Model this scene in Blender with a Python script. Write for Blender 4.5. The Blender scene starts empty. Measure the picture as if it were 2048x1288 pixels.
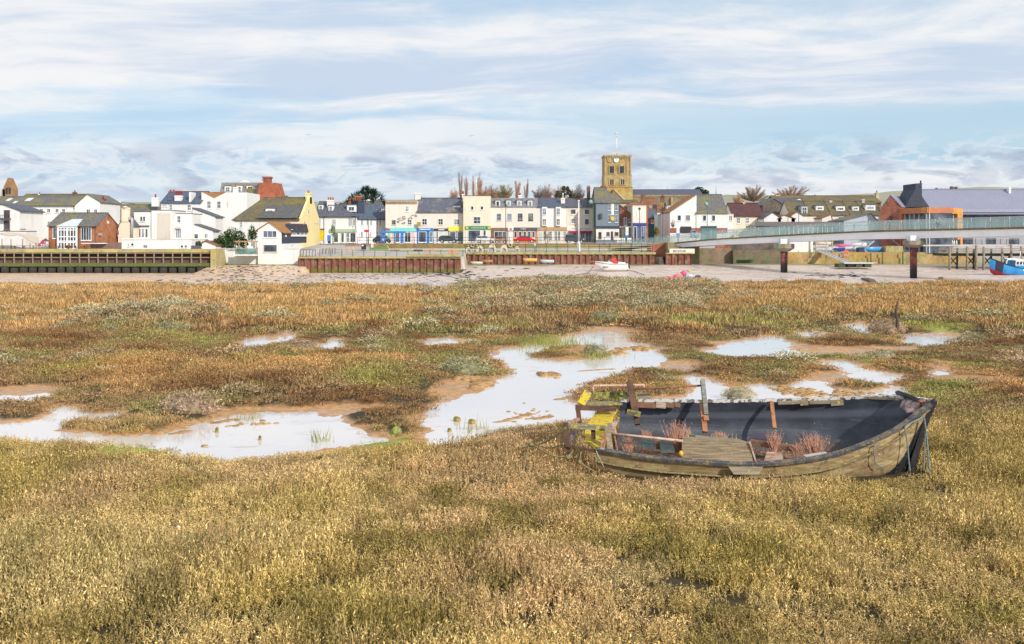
import bpy, math, random
import numpy as np
from mathutils import Vector, Matrix
random.seed(7)
rs = np.random.RandomState(11)
SC = bpy.context.scene
COL = SC.collection
F, HY, CZ = 2000.0, 472.0, 4.6      # focal length (photo px), horizon row, eye height
R = math.radians
def X(px, D): return (px - 1024) / F * D
def Z(py, D): return CZ - (py - HY) / F * D
def P(px, py, D): return Vector((X(px, D), D, Z(py, D)))
def G(px, py, z=0.0):               # point on level z seen at a pixel
 D = (CZ - z) * F / max(py - HY, 1.0)
 return X(px, D), D
cam = bpy.data.cameras.new('camera'); co = bpy.data.objects.new('camera', cam); COL.objects.link(co)
co.location = (0, 0, CZ); co.rotation_euler = (R(90), 0, 0)
cam.sensor_width = 36; cam.lens = F / 2048 * 36; cam.shift_y = -(644 - HY) / 2048
cam.clip_end = 20000; cam.clip_start = 0.1
SC.camera = co
SC.view_settings.view_transform = 'Standard'; SC.view_settings.look = 'None'
SC.view_settings.exposure = EXPO if 'EXPO' in globals() else 0.0
SC.view_settings.gamma = 1
SUN_EL, SUN_ROT = R(27), R(142)
sd = bpy.data.lights.new('sun', 'SUN'); so = bpy.data.objects.new('sun', sd); COL.objects.link(so)
sd.energy = 3.5; sd.angle = R(1.2); sd.color = (1.0, 0.93, 0.83)
sv = Vector((math.sin(SUN_ROT) * math.cos(SUN_EL), math.cos(SUN_ROT) * math.cos(SUN_EL), math.sin(SUN_EL)))
so.rotation_euler = sv.to_track_quat('Z', 'Y').to_euler(); so.location = (20, -20, 60)
class NT:                           # tiny node-tree writer
 def __init__(s, tree): s.t = tree; s.n = tree.nodes; s.l = tree.links
 def new(s, typ, **kw):
  n = s.n.new(typ)
  for k, v in kw.items():
   if k.startswith('_'): continue
   setattr(n, k, v)
  return n
 def set(s, n, **kw):
  for k, v in kw.items():
   i = n.inputs[k.replace('__', ' ')] if isinstance(k, str) else n.inputs[k]
   s.put(i, v)
  return n
 def put(s, i, v):
  if isinstance(v, bpy.types.NodeSocket): s.l.new(v, i)
  elif isinstance(v, tuple) and len(v) == 3 and i.type == 'RGBA': i.default_value = (*v, 1)
  else: i.default_value = v
 def math(s, op, a, b=0.0, c=None, clamp=False):
  n = s.new('ShaderNodeMath', operation=op, use_clamp=clamp)
  s.put(n.inputs[0], a); s.put(n.inputs[1], b)
  if c is not None: s.put(n.inputs[2], c)
  return n.outputs[0]
 def mix(s, f, a, b, typ='MIX'):
  n = s.new('ShaderNodeMix', data_type='RGBA', blend_type=typ)
  s.put(n.inputs[0], f); s.put(n.inputs[6], a); s.put(n.inputs[7], b)
  return n.outputs[2]
 def noise(s, vec, scale, detail=4, rough=0.55, dist=0.0):
  n = s.new('ShaderNodeTexNoise')
  if vec is not None: s.l.new(vec, n.inputs['Vector'])
  n.inputs['Scale'].default_value = scale; n.inputs['Detail'].default_value = detail
  n.inputs['Roughness'].default_value = rough; n.inputs['Distortion'].default_value = dist
  return n.outputs[0]
 def ramp(s, v, lo, hi, a=0.0, b=1.0):
  n = s.new('ShaderNodeMapRange', interpolation_type='SMOOTHSTEP')
  s.put(n.inputs[0], v)
  for i, x in zip((1, 2, 3, 4), (lo, hi, a, b)): s.put(n.inputs[i], x)
  return n.outputs[0]
 def xyz(s, v):
  n = s.new('ShaderNodeSeparateXYZ'); s.l.new(v, n.inputs[0]); return n.outputs
 def comb(s, x, y, z):
  n = s.new('ShaderNodeCombineXYZ')
  for i, v in enumerate((x, y, z)): s.put(n.inputs[i], v)
  return n.outputs[0]
def make_world():
 w = bpy.data.worlds.new('World'); SC.world = w; w.use_nodes = True
 t = NT(w.node_tree); t.n.clear()
 out = t.new('ShaderNodeOutputWorld'); bg = t.new('ShaderNodeBackground')
 sky = t.new('ShaderNodeTexSky', sky_type='NISHITA'); sky.sun_disc = False
 sky.sun_elevation = SUN_EL; sky.sun_rotation = SUN_ROT
 sky.air_density = 1.0; sky.dust_density = 0.6; sky.ozone_density = 1.6
 tc = t.new('ShaderNodeTexCoord'); x, y, z = t.xyz(tc.outputs['Generated'])
 zz = t.math('MAXIMUM', z, 0.0)
 den = t.math('ADD', zz, 0.10)
 px, py = t.math('DIVIDE', x, den), t.math('DIVIDE', y, den)
 wob = t.noise(t.comb(px, py, 0.0), 0.8, 2)
 pyw = t.math('ADD', t.math('ADD', py, t.math('MULTIPLY', wob, 0.8)), t.math('MULTIPLY', px, 0.06))
 deck = t.noise(t.comb(t.math('MULTIPLY', px, 0.55), t.math('MULTIPLY', pyw, 1.15), 3.7), 1.0, 4, 0.45)
 fine = t.noise(t.comb(t.math('MULTIPLY', px, 3.2), t.math('MULTIPLY', pyw, 3.2), 8.1), 1.0, 7, 0.62)
 dm = t.math('ADD', t.math('MULTIPLY', deck, 0.66), t.math('MULTIPLY', fine, 0.34))
 az = t.math('DIVIDE', x, t.math('MAXIMUM', y, 0.05))
 gapz = t.math('MULTIPLY', t.ramp(zz, 0.055, 0.078), t.ramp(zz, 0.135, 0.108))
 gap = t.math('MULTIPLY', gapz, t.ramp(az, -0.10, 0.36, 0.25, 1.25))
 cover = t.math('SUBTRACT', t.ramp(dm, 0.40, 0.54), t.math('MULTIPLY', gap, 0.95), clamp=True)
 cover = t.math('MULTIPLY', t.math('ADD', t.math('MULTIPLY', cover, 0.48), 0.50), 1.0)
 cover = t.math('SUBTRACT', cover, t.math('MULTIPLY', gap, 0.22), clamp=True)
 shade = t.ramp(t.noise(t.comb(t.math('MULTIPLY', px, 0.5), t.math('MULTIPLY', pyw, 1.3), 21.3), 1.0, 6, 0.6), 0.40, 0.58)
 ccol = t.mix(shade, (0.60, 0.70, 0.85), (0.92, 0.92, 0.93))
 skyc = t.mix(1.0, sky.outputs[0], (0.115, 0.115, 0.115), 'MULTIPLY')
 skyc = t.mix(0.55, skyc, (0.36, 0.66, 0.93))
 c = t.mix(cover, skyc, ccol)
 lv = t.comb(t.math('MULTIPLY', az, 8.0), t.math('MULTIPLY', zz, 26.0), 0.0)
 low = t.noise(lv, 1.6, 8, 0.62, 0.35)
 band = t.math('MULTIPLY', t.ramp(zz, 0.020, 0.055), t.ramp(zz, 0.104, 0.070))
 edge = t.math('MULTIPLY', t.math('MULTIPLY', t.ramp(low, 0.40, 0.47), t.ramp(low, 0.54, 0.47)), band); c = t.mix(t.math('MULTIPLY', edge, 0.55), c, (0.86, 0.88, 0.91))
 lowm = t.math('MULTIPLY', t.ramp(low, 0.47, 0.60), band)
 lcol = t.mix(t.ramp(t.noise(lv, 3.0, 4), 0.35, 0.65), (0.42, 0.49, 0.64), (0.66, 0.71, 0.80))
 c = t.mix(t.math('MULTIPLY', lowm, 0.85), c, lcol)
 c = t.mix(t.ramp(zz, 0.065, 0.0, 0.0, 0.70), c, (0.62, 0.71, 0.82))
 t.l.new(c, bg.inputs[0]); bg.inputs[1].default_value = 1.0
 t.l.new(bg.outputs[0], out.inputs[0])
make_world()
_M = {}
def mat(name, fn):
 if name in _M: return _M[name]
 m = bpy.data.materials.new(name); m.use_nodes = True
 t = NT(m.node_tree); b = t.n['Principled BSDF']
 fn(t, b); _M[name] = m
 return m
def ocoord(t): return t.new('ShaderNodeTexCoord').outputs['Object']
def wpos(t): return t.new('ShaderNodeNewGeometry').outputs['Position']
def bump(t, b, h, dist=0.02, strength=0.5):
 n = t.new('ShaderNodeBump'); n.inputs['Distance'].default_value = dist; n.inputs['Strength'].default_value = strength
 t.l.new(h, n.inputs['Height']); t.l.new(n.outputs[0], b.inputs['Normal'])
def plain(col, rough=0.6, var=0.12, scale=3.0, metal=0.0, name=None):
 name = name or 'paint_%d_%d_%d_%d' % (col[0] * 255, col[1] * 255, col[2] * 255, rough * 10)
 def fn(t, b):
  n = t.noise(ocoord(t), scale, 5)
  c = t.mix(t.ramp(n, 0.3, 0.7), tuple(v * (1 - var) for v in col), tuple(min(1, v * (1 + var)) for v in col))
  t.l.new(c, b.inputs['Base Color']); b.inputs['Roughness'].default_value = rough; b.inputs['Metallic'].default_value = metal
 return mat(name, fn)
def plaster(col, dirt=0.22, name=None):
 name = name or 'plaster_%d_%d_%d' % (col[0] * 255, col[1] * 255, col[2] * 255)
 def fn(t, b):
  o = ocoord(t); x, y, z = t.xyz(o)
  streak = t.noise(t.comb(t.math('MULTIPLY', x, 2.2), t.math('MULTIPLY', y, 2.2), t.math('MULTIPLY', z, 0.25)), 1.0, 5)
  blot = t.noise(o, 0.5, 5)
  f = t.math('MULTIPLY', t.ramp(streak, 0.46, 0.72), t.ramp(blot, 0.35, 0.65))
  c = t.mix(t.math('MULTIPLY', f, dirt * 2), col, (col[0] * 0.62, col[1] * 0.58, col[2] * 0.50))
  t.l.new(c, b.inputs['Base Color']); b.inputs['Roughness'].default_value = 0.85
  bump(t, b, t.noise(o, 14, 4), 0.01, 0.3)
 return mat(name, fn)
def roofm(col, moss, amt=0.5, name='roof'):
 def fn(t, b):
  o = ocoord(t); x, y, z = t.xyz(o)
  big = t.noise(o, 0.35, 6, 0.6); fi = t.noise(t.comb(t.math('MULTIPLY', x, 4), t.math('MULTIPLY', y, 1.5), t.math('MULTIPLY', z, 3)), 1.0, 5)
  w = t.new('ShaderNodeTexWave', wave_type='BANDS', bands_direction='Z'); w.inputs['Scale'].default_value = 1.3
  w.inputs['Distortion'].default_value = 0.4; t.l.new(o, w.inputs[0])
  c0 = t.mix(t.ramp(fi, 0.3, 0.7), tuple(v * 0.72 for v in col), tuple(v * 1.25 for v in col))
  f = t.ramp(t.math('ADD', t.math('MULTIPLY', big, 0.75), t.math('MULTIPLY', fi, 0.25)), 0.62 - 0.3 * amt, 0.78 - 0.3 * amt)
  c = t.mix(f, c0, moss); c = t.mix(0.16, c, t.mix(w.outputs[1], (0, 0, 0), c))
  t.l.new(c, b.inputs['Base Color']); b.inputs['Roughness'].default_value = 0.8
  bump(t, b, w.outputs[1], 0.04, 0.6)
 return mat(name, fn)
def brickm(col, mortar=(0.42, 0.36, 0.30), name='brick', scale=3.0, mossy=None):
 def fn(t, b):
  o = ocoord(t); x, y, z = t.xyz(o)
  k = t.new('ShaderNodeTexBrick'); t.l.new(t.comb(t.math('ADD', x, y), z, 0.0), k.inputs[0])
  k.inputs['Scale'].default_value = scale; k.inputs['Mortar Size'].default_value = 0.012
  t.put(k.inputs['Color1'], tuple(v * 0.8 for v in col)); t.put(k.inputs['Color2'], tuple(min(1, v * 1.25) for v in col)); t.put(k.inputs['Mortar'], mortar)
  c = t.mix(t.ramp(t.noise(o, 0.7, 6), 0.35, 0.7), k.outputs[0], tuple(v * 0.62 for v in col))
  if mossy: c = t.mix(t.ramp(t.noise(o, 0.23, 6, 0.6), 0.45, 0.62), c, mossy)
  t.l.new(c, b.inputs['Base Color']); b.inputs['Roughness'].default_value = 0.9
 return mat(name, fn)
def stonem(name, a, bcol, c3, scale=1.6):
 def fn(t, b):
  o = ocoord(t)
  v = t.new('ShaderNodeTexVoronoi'); v.inputs['Scale'].default_value = scale * 1.6; t.l.new(o, v.inputs[0])
  n = t.noise(o, scale * 0.35, 7, 0.65); n2 = t.noise(o, scale * 3, 5)
  c = t.mix(t.ramp(n, 0.38, 0.62), a, bcol); c = t.mix(t.ramp(t.noise(o, scale * 0.5, 7, 0.7), 0.44, 0.72, 0, 0.8), c, c3)
  c = t.mix(t.math('MULTIPLY', t.ramp(n2, 0.45, 0.7), 0.5), c, tuple(q * 0.45 for q in a))
  c = t.mix(0.25, c, t.mix(1.0, c, v.outputs['Color'], 'MULTIPLY'))
  t.l.new(c, b.inputs['Base Color']); b.inputs['Roughness'].default_value = 0.95
  bump(t, b, n2, 0.05, 0.6)
 return mat(name, fn)
def woodm(name, col, lichen=None, amt=0.5, dark=0.5, lscale=7.0, rust=None):
 def fn(t, b):
  o = ocoord(t); x, y, z = t.xyz(o)
  g = t.noise(t.comb(t.math('MULTIPLY', x, 2.0), t.math('MULTIPLY', y, 30.0), t.math('MULTIPLY', z, 30.0)), 1.0, 6, 0.7)
  c = t.mix(t.ramp(g, 0.3, 0.7), tuple(v * dark for v in col), tuple(min(1, v * 1.25) for v in col))
  if rust: c = t.mix(t.ramp(t.noise(o, 5, 6, 0.65), 0.48, 0.6), c, rust)
  if lichen:
   c = t.mix(t.ramp(t.noise(o, lscale, 6, 0.6), 0.66 - amt * 0.3, 0.70 - amt * 0.3), c, lichen)
   c = t.mix(t.math('MULTIPLY', t.ramp(t.noise(o, lscale * 4, 4), 0.55, 0.7), 0.5), c, tuple(v * 0.4 for v in lichen))
  t.l.new(c, b.inputs['Base Color']); b.inputs['Roughness'].default_value = 0.85
  bump(t, b, g, 0.006, 0.8)
 return mat(name, fn)
def rustm(name='rust', a=(0.20, 0.075, 0.04), b2=(0.33, 0.15, 0.09), c3=(0.10, 0.05, 0.04), s=6):
 def fn(t, b):
  o = ocoord(t); n = t.noise(o, s, 7, 0.7)
  c = t.mix(t.ramp(n, 0.35, 0.6), a, b2); c = t.mix(t.ramp(t.noise(o, s * 2.3, 5), 0.55, 0.7), c, c3)
  t.l.new(c, b.inputs['Base Color']); b.inputs['Roughness'].default_value = 0.85
  bump(t, b, n, 0.004, 0.6)
 return mat(name, fn)
def glassm(name='window_glass', col=(0.06, 0.08, 0.11), rough=0.06):
 def fn(t, b):
  o = wpos(t); c = t.mix(t.ramp(t.noise(o, 0.55, 3), 0.35, 0.7), tuple(v * 0.4 for v in col), tuple(v * 1.6 for v in col))
  t.l.new(c, b.inputs['Base Color']); b.inputs['Roughness'].default_value = rough; b.inputs['IOR'].default_value = 1.5
 return mat(name, fn)
class MB:
 def __init__(s): s.v = []; s.f = []; s.m = []; s.sm = []
 def add(s, vs, fs, mi=0, smooth=False):
  o = len(s.v); s.v += [tuple(v) for v in vs]
  for f in fs: s.f.append([i + o for i in f]); s.m.append(mi); s.sm.append(smooth)
  return s
 def poly(s, pts, mi=0): return s.add(pts, [list(range(len(pts)))], mi)
 def box8(s, p, mi=0):   # p: 4 bottom then 4 top, same winding
  return s.add(p, [(3, 2, 1, 0), (4, 5, 6, 7), (0, 1, 5, 4), (1, 2, 6, 5), (2, 3, 7, 6), (3, 0, 4, 7)], mi)
 def box(s, x0, x1, y0, y1, z0, z1, mi=0):
  return s.box8([(x0, y0, z0), (x1, y0, z0), (x1, y1, z0), (x0, y1, z0), (x0, y0, z1), (x1, y0, z1), (x1, y1, z1), (x0, y1, z1)], mi)
 def prism(s, pts, off, mi=0):
  n = len(pts); off = Vector(off); a = [Vector(p) for p in pts]
  return s.add(a + [p + off for p in a], [list(range(n))[::-1], list(range(n, 2 * n))] + [(i, (i + 1) % n, (i + 1) % n + n, i + n) for i in range(n)], mi)
 def tube(s, pts, r, seg=6, mi=0, cap=True, smooth=True):
  pts = [Vector(p) for p in pts]; n = len(pts)
  rr = r if isinstance(r, (list, tuple)) else [r] * n
  vs = []; fs = []
  for i, p in enumerate(pts):
   d = (pts[min(i + 1, n - 1)] - pts[max(i - 1, 0)])
   d = d.normalized() if d.length > 1e-9 else Vector((0, 0, 1))
   a = d.orthogonal().normalized() if i == 0 else (pa - d * pa.dot(d)).normalized()
   pa = a; b = d.cross(a)
   for k in range(seg):
    q = 2 * math.pi * k / seg
    vs.append(p + (a * math.cos(q) + b * math.sin(q)) * rr[i])
  for i in range(n - 1):
   for k in range(seg):
    k2 = (k + 1) % seg
    fs.append((i * seg + k, i * seg + k2, (i + 1) * seg + k2, (i + 1) * seg + k))
  s.add(vs, fs, mi, smooth)
  if cap:
   o = len(s.v) - n * seg
   s.f.append([o + k for k in range(seg)][::-1]); s.m.append(mi); s.sm.append(False)
   s.f.append([o + (n - 1) * seg + k for k in range(seg)]); s.m.append(mi); s.sm.append(False)
  return s
 def beam(s, a, b, w, h, up=(0, 0, 1), mi=0):   # rectangular timber between two points
  a, b, up = Vector(a), Vector(b), Vector(up); d = (b - a).normalized()
  sx = d.cross(up).normalized() * (w / 2); sz = sx.cross(d).normalized() * (h / 2)
  return s.box8([a - sx - sz, a + sx - sz, b + sx - sz, b - sx - sz, a - sx + sz, a + sx + sz, b + sx + sz, b - sx + sz], mi)
 def ball(s, c, r, seg=10, rings=6, mi=0, sc=(1, 1, 1), jit=0.0):
  c = Vector(c); vs = []; fs = []
  for i in range(rings + 1):
   th = math.pi * i / rings
   for k in range(seg):
    ph = 2 * math.pi * k / seg
    q = r * (1 + jit * random.uniform(-1, 1))
    vs.append(c + Vector((math.sin(th) * math.cos(ph) * sc[0], math.sin(th) * math.sin(ph) * sc[1], math.cos(th) * sc[2])) * q)
  for i in range(rings):
   for k in range(seg):
    k2 = (k + 1) % seg
    fs.append((i * seg + k, i * seg + k2, (i + 1) * seg + k2, (i + 1) * seg + k)[::-1])
  return s.add(vs, fs, mi, True)
 def build(s, name, mats, parent=None, org=None):
  if org is None: org = ORG[parent.name] if parent is not None else Vector((0, 0, 0))
  org = Vector(org)
  me = bpy.data.meshes.new(name)
  me.from_pydata([(v[0] - org.x, v[1] - org.y, v[2] - org.z) for v in s.v], [], s.f)
  for m in (mats if isinstance(mats, (list, tuple)) else [mats]): me.materials.append(m)
  me.polygons.foreach_set('material_index', s.m); me.polygons.foreach_set('use_smooth', s.sm); me.update()
  o = bpy.data.objects.new(name, me); COL.objects.link(o); ORG[o.name] = org
  if parent is not None: o.parent = parent
  else: o.location = org
  return o
ORG = {}
def thing(name, label, cat, loc=(0, 0, 0), group=None):
 o = bpy.data.objects.new(name, None); COL.objects.link(o); o.location = loc
 o.empty_display_size = 0.3
 ORG[o.name] = Vector(loc); o['label'] = label; o['category'] = cat
 if group: o['group'] = group
 return o
def tag(o, label=None, cat=None, group=None, kind=None):
 if label: o['label'] = label
 if cat: o['category'] = cat
 if group: o['group'] = group
 if kind: o['kind'] = kind
 return o
def kids(o): return [c for c in COL.objects if c.parent == o]
def dup(root, loc, label=None, rot=None, scale=None):
 r = root.copy(); COL.objects.link(r); r.location = loc; ORG[r.name] = Vector(loc)
 if rot is not None: r.rotation_euler = rot
 if scale is not None: r.scale = scale
 if label: r['label'] = label
 for ch in KIDS(root):
  c = ch.copy(); COL.objects.link(c); c.parent = r
  for g in KIDS(ch):
   d = g.copy(); COL.objects.link(d); d.parent = c
 return r
def KIDS(o): return [c for c in list(bpy.data.objects) if c.parent == o]
def hash2(ix, iy, seed):
 h = (ix.astype(np.int64) * 374761393 + iy.astype(np.int64) * 668265263 + seed * 974634777) & 0xffffffff
 h = ((h ^ (h >> 13)) * 1274126177) & 0xffffffff
 return ((h ^ (h >> 16)) & 0xffff) / 65535.0
def vn(x, y, seed=0):
 ix, iy = np.floor(x), np.floor(y); fx, fy = x - ix, y - iy
 fx = fx * fx * (3 - 2 * fx); fy = fy * fy * (3 - 2 * fy)
 a, b, c, d = hash2(ix, iy, seed), hash2(ix + 1, iy, seed), hash2(ix, iy + 1, seed), hash2(ix + 1, iy + 1, seed)
 return (a * (1 - fx) + b * fx) * (1 - fy) + (c * (1 - fx) + d * fx) * fy
def fbm(x, y, seed=0, o=4):
 s = 0; a = 0.5; t = 0
 for i in range(o): s = s + a * vn(x * 2 ** i, y * 2 ** i, seed + i); t += a; a *= 0.5
 return s / t
def sstep(a, b, x):
 t = np.clip((x - a) / (b - a), 0, 1); return t * t * (3 - 2 * t)
WZ = -0.05
POOLS = [
[(-200,852),(0,848),(60,843),(100,834),(110,822),(130,813),(145,814),(152,824),(200,828),(243,816),(245,832),(225,842),(160,843),(128,858),(150,869),(240,874),(330,868),(372,858),(400,848),(440,839),(480,832),(560,825),(640,824),(655,838),(705,852),(730,862),(756,880),(735,888),(700,892),(620,906),(520,917),(470,922),(415,924),(360,921),(310,913),(250,900),(100,896),(0,892),(-200,892)],
[(868,892),(862,866),(838,840),(855,814),(900,802),(925,792),(960,786),(985,772),(1004,762),(1030,748),(1030,735),(1010,722),(992,712),(1010,700),(1060,692),(1110,687),(1120,676),(1155,668),(1200,663),(1245,668),(1262,680),(1300,688),(1332,704),(1325,714),(1300,724),(1255,738),(1205,752),(1165,768),(1140,784),(1150,800),(1180,812),(1215,835),(1200,850),(1150,856),(1085,862),(1000,875),(940,880),(900,890)],
[(1412,706),(1450,687),(1500,680),(1552,671),(1552,684),(1545,692),(1590,700),(1560,708),(1500,711),(1450,711)],
[(1612,728),(1640,726),(1690,724),(1720,734),(1760,744),(1806,747),(1790,765),(1800,797),(1770,812),(1600,820),(1500,820),(1430,812),(1460,790),(1500,777),(1520,763),(1560,770),(1600,765),(1655,760),(1650,770),(1670,780),(1755,778),(1762,765),(1700,755),(1690,743),(1650,735)],
[(1330,756),(1380,751),(1408,758),(1440,768),(1464,778),(1440,795),(1420,808),(1320,806),(1392,784),(1370,766)],
[(1806,670),(1882,667),(1890,676),(1862,688),(1808,688)],
[(1846,742),(1908,735),(1892,748),(1858,750)],
[(1684,650),(1732,644),(1744,655),(1722,666),(1700,657)],
[(1585,668),(1632,660),(1630,667),(1600,674)],
[(492,680),(532,671),(546,684),(510,694)], [(563,665),(588,666),(588,680),(568,682)], [(656,681),(682,679),(682,692),(662,693)],
[(848,681),(902,674),(908,683),(868,689)], [(-200,788),(0,793),(82,789),(78,800),(0,803),(-200,806)],
[(2008,715),(2100,710),(2200,712),(2200,726),(2020,724)],
]
ISLES = [[(1051,712),(1080,701),(1130,696),(1150,690),(1192,692),(1206,712),(1170,722),(1100,721)]]
MUDDY = [(420,851,70,12),(540,822,140,9),(930,772,70,22),(1180,738,60,9),(1230,662,60,10),(1560,690,70,12),(700,815,90,10),(1700,700,150,10),(40,780,80,12),(1700,752,90,9),(1340,730,60,10)]
def gpoly(pl): return np.array([G(a, b, WZ) for a, b in pl])
def sdist(px, py, poly, pad=4.0):
 out = np.full(px.shape, 99.0)
 lo, hi = poly.min(0) - pad, poly.max(0) + pad
 idx = np.nonzero((px > lo[0]) & (px < hi[0]) & (py > lo[1]) & (py < hi[1]))[0]
 if len(idx) == 0: return out
 x, y = px[idx], py[idx]; d2 = np.full(x.shape, 1e9); ins = np.zeros(x.shape, bool)
 n = len(poly)
 for i in range(n):
  ax, ay = poly[i]; bx, by = poly[(i + 1) % n]
  ex, ey = bx - ax, by - ay; wx, wy = x - ax, y - ay
  t = np.clip((wx * ex + wy * ey) / (ex * ex + ey * ey + 1e-12), 0, 1)
  d2 = np.minimum(d2, (wx - ex * t) ** 2 + (wy - ey * t) ** 2)
  c = ((ay <= y) & (by > y)) | ((by <= y) & (ay > y))
  if abs(ey) > 1e-9: ins ^= c & (x < ax + (y - ay) * ex / ey)
 out[idx] = np.sqrt(d2) * np.where(ins, -1, 1)
 return out
_GP = [gpoly(p) for p in POOLS]; _GI = [gpoly(p) for p in ISLES]
def blobs(x, y, lst, soft=0.35):
 s = np.zeros(x.shape)
 for b in lst:
  cx, cy = G(b[0], b[1]); rx = b[2] / F * cy; ry = abs(G(b[0], b[1] - b[3])[1] - cy)
  q = np.sqrt(((x - cx) / rx) ** 2 + ((y - cy) / ry) ** 2)
  s = np.maximum(s, 1 - sstep(1 - soft, 1 + soft, q))
 return s
def quay_d(x):
 return np.where(x < -47.5, 160.9, np.where(x < -34.6, 165.6, np.where(x < -8.0, 162.9, np.where(x < 26.5, 175.9, np.where(x < 39.3, 178.5, 176.4)))))
def marsh_edge(x): return 88 + 3.5 * sstep(-4, 8, x) + 5 * (fbm(x * 0.09, x * 0 + 3.3, 5) - 0.5) * 2 - 8 * np.exp(-((x + 6) / 3.5) ** 2)
RIDGE = [(1150,585,230,14),(1260,612,110,16),(980,580,80,9),(290,640,90,16),(1100,620,130,10)]
GREEN = [(290,922,125,12),(770,893,85,13),(900,893,60,10),(20,930,50,12),(1100,680,70,9),(1080,700,40,10),(1900,800,90,14),(520,830,0.1,0.1),(1440,775,120,10),(1700,720,60,6),(960,600,70,6),(390,685,80,10),(130,750,60,12),(1450,650,110,8),(1880,775,50,8),(1950,730,60,6),(1860,655,60,8),(740,770,90,12)]
def ground(x, y):
 """height, distance to water, mud margin"""
 d = np.full(x.shape, 99.0)
 near = y < 100
 xi, yi = x[near], y[near]; dn = np.full(xi.shape, 99.0)
 for p in _GP: dn = np.minimum(dn, sdist(xi, yi, p)); dn = np.minimum(dn, np.where(yi > 27, sdist(xi, yi + np.clip((yi - 27) / 14, 0, 1) * yi * 0.030, p), 99))
 for p in _GI: dn = np.maximum(dn, -sdist(xi, yi, p))
 dn += (fbm(xi * 1.1, yi * 0.7, 3, 4) - 0.5) * (0.5 + 0.012 * yi) + (fbm(xi * 3.4, yi * 2.4, 13, 3) - 0.5) * (0.45 + 0.008 * yi)
 d[near] = dn
 mud = 0.10 + 0.6 * sstep(0.5, 0.75, fbm(x * 0.22, y * 0.16, 9)) + 2.2 * blobs(x, y, MUDDY)
 mud = np.where(y < 24, np.minimum(mud, 0.25 + 2.0 * blobs(x, y, MUDDY)), mud)
 hm = 0.08 + 0.80 * np.maximum(fbm(x * 0.42, y * 0.30, 1) - 0.42, 0) + 0.10 * (fbm(x * 1.6, y * 1.4, 2) - 0.4)
 hm += 0.42 * blobs(x, y, RIDGE, 0.6) * (0.5 + fbm(x * 0.45, y * 0.3, 4))
 hf = 0.03 + 0.26 * (fbm(x * 0.30, y * 0.35, 8) - 0.30) + 0.10 * (fbm(x * 1.2, y * 1.2, 18) - 0.5); hb = sstep(18.5, 21.5, y); hm = np.where(y < 21.5, np.clip(hf, 0, 1) * (1 - hb) + hm * hb * (0.4 + 0.6 * (x < 0)), hm); hm = np.where((x > 0.5) & (x < 9) & (y > 16.5) & (y < 22), np.minimum(hm, 0.05), hm)
 hm = np.maximum(hm, 0.02); hm = np.where(y > 24, 0.02 + (hm - 0.02) * (0.15 + 0.85 * sstep(0, 4.5, d - mud)), hm)
 z = np.where(d < 0, WZ + np.maximum(d * 0.25, -0.3),
  np.where(d < mud, WZ + 0.03 * d / mud + 0.02 * (fbm(x * 3, y * 3, 6) - 0.5) * np.clip(d * 4, 0, 1),
    WZ + 0.03 + (hm - WZ - 0.03) * sstep(0, 0.55 + 0.3 * hm, d - mud)))
 me = marsh_edge(x)
 drop = sstep(0, 9, y - me)
 flat = -1.32 + 0.10 * (fbm(x * 0.12, y * 0.1, 12) - 0.5)
 flat += np.where(x > -8, 1.02 * sstep(150, 178, y), 0) + np.where((x < -33) & (x > -49), 1.25 * sstep(148, 166, y), 0)
 flat += 0.12 * np.exp(-((y - 141 - 0.1 * x) / 4) ** 2) * (x > 40)
 z = z * (1 - drop) + flat * drop
 q = quay_d(x); ppx = x / y * F + 1024
 left = 2.25 + 0.75 * sstep(165, 200, y)
 mid = 1.22 + 1.85 * sstep(165, 200, y)
 prom = np.where(y < 191.9, 1.2 + 0.62 * sstep(164, 178, y), 3.05)
 rgt = 1.55 + 1.45 * sstep(178.5, 190, y)
 top = np.where(x < -34.6, left, np.where(ppx < 775, mid, np.where(ppx < 1330, prom, rgt)))
 top = np.where((x < -34.6) & (x > -47.5), 2.2 + 0.8 * sstep(170, 200, y), top)
 z = np.where(y > q + 0.2, top, z)
 return z, d, mud
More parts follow.
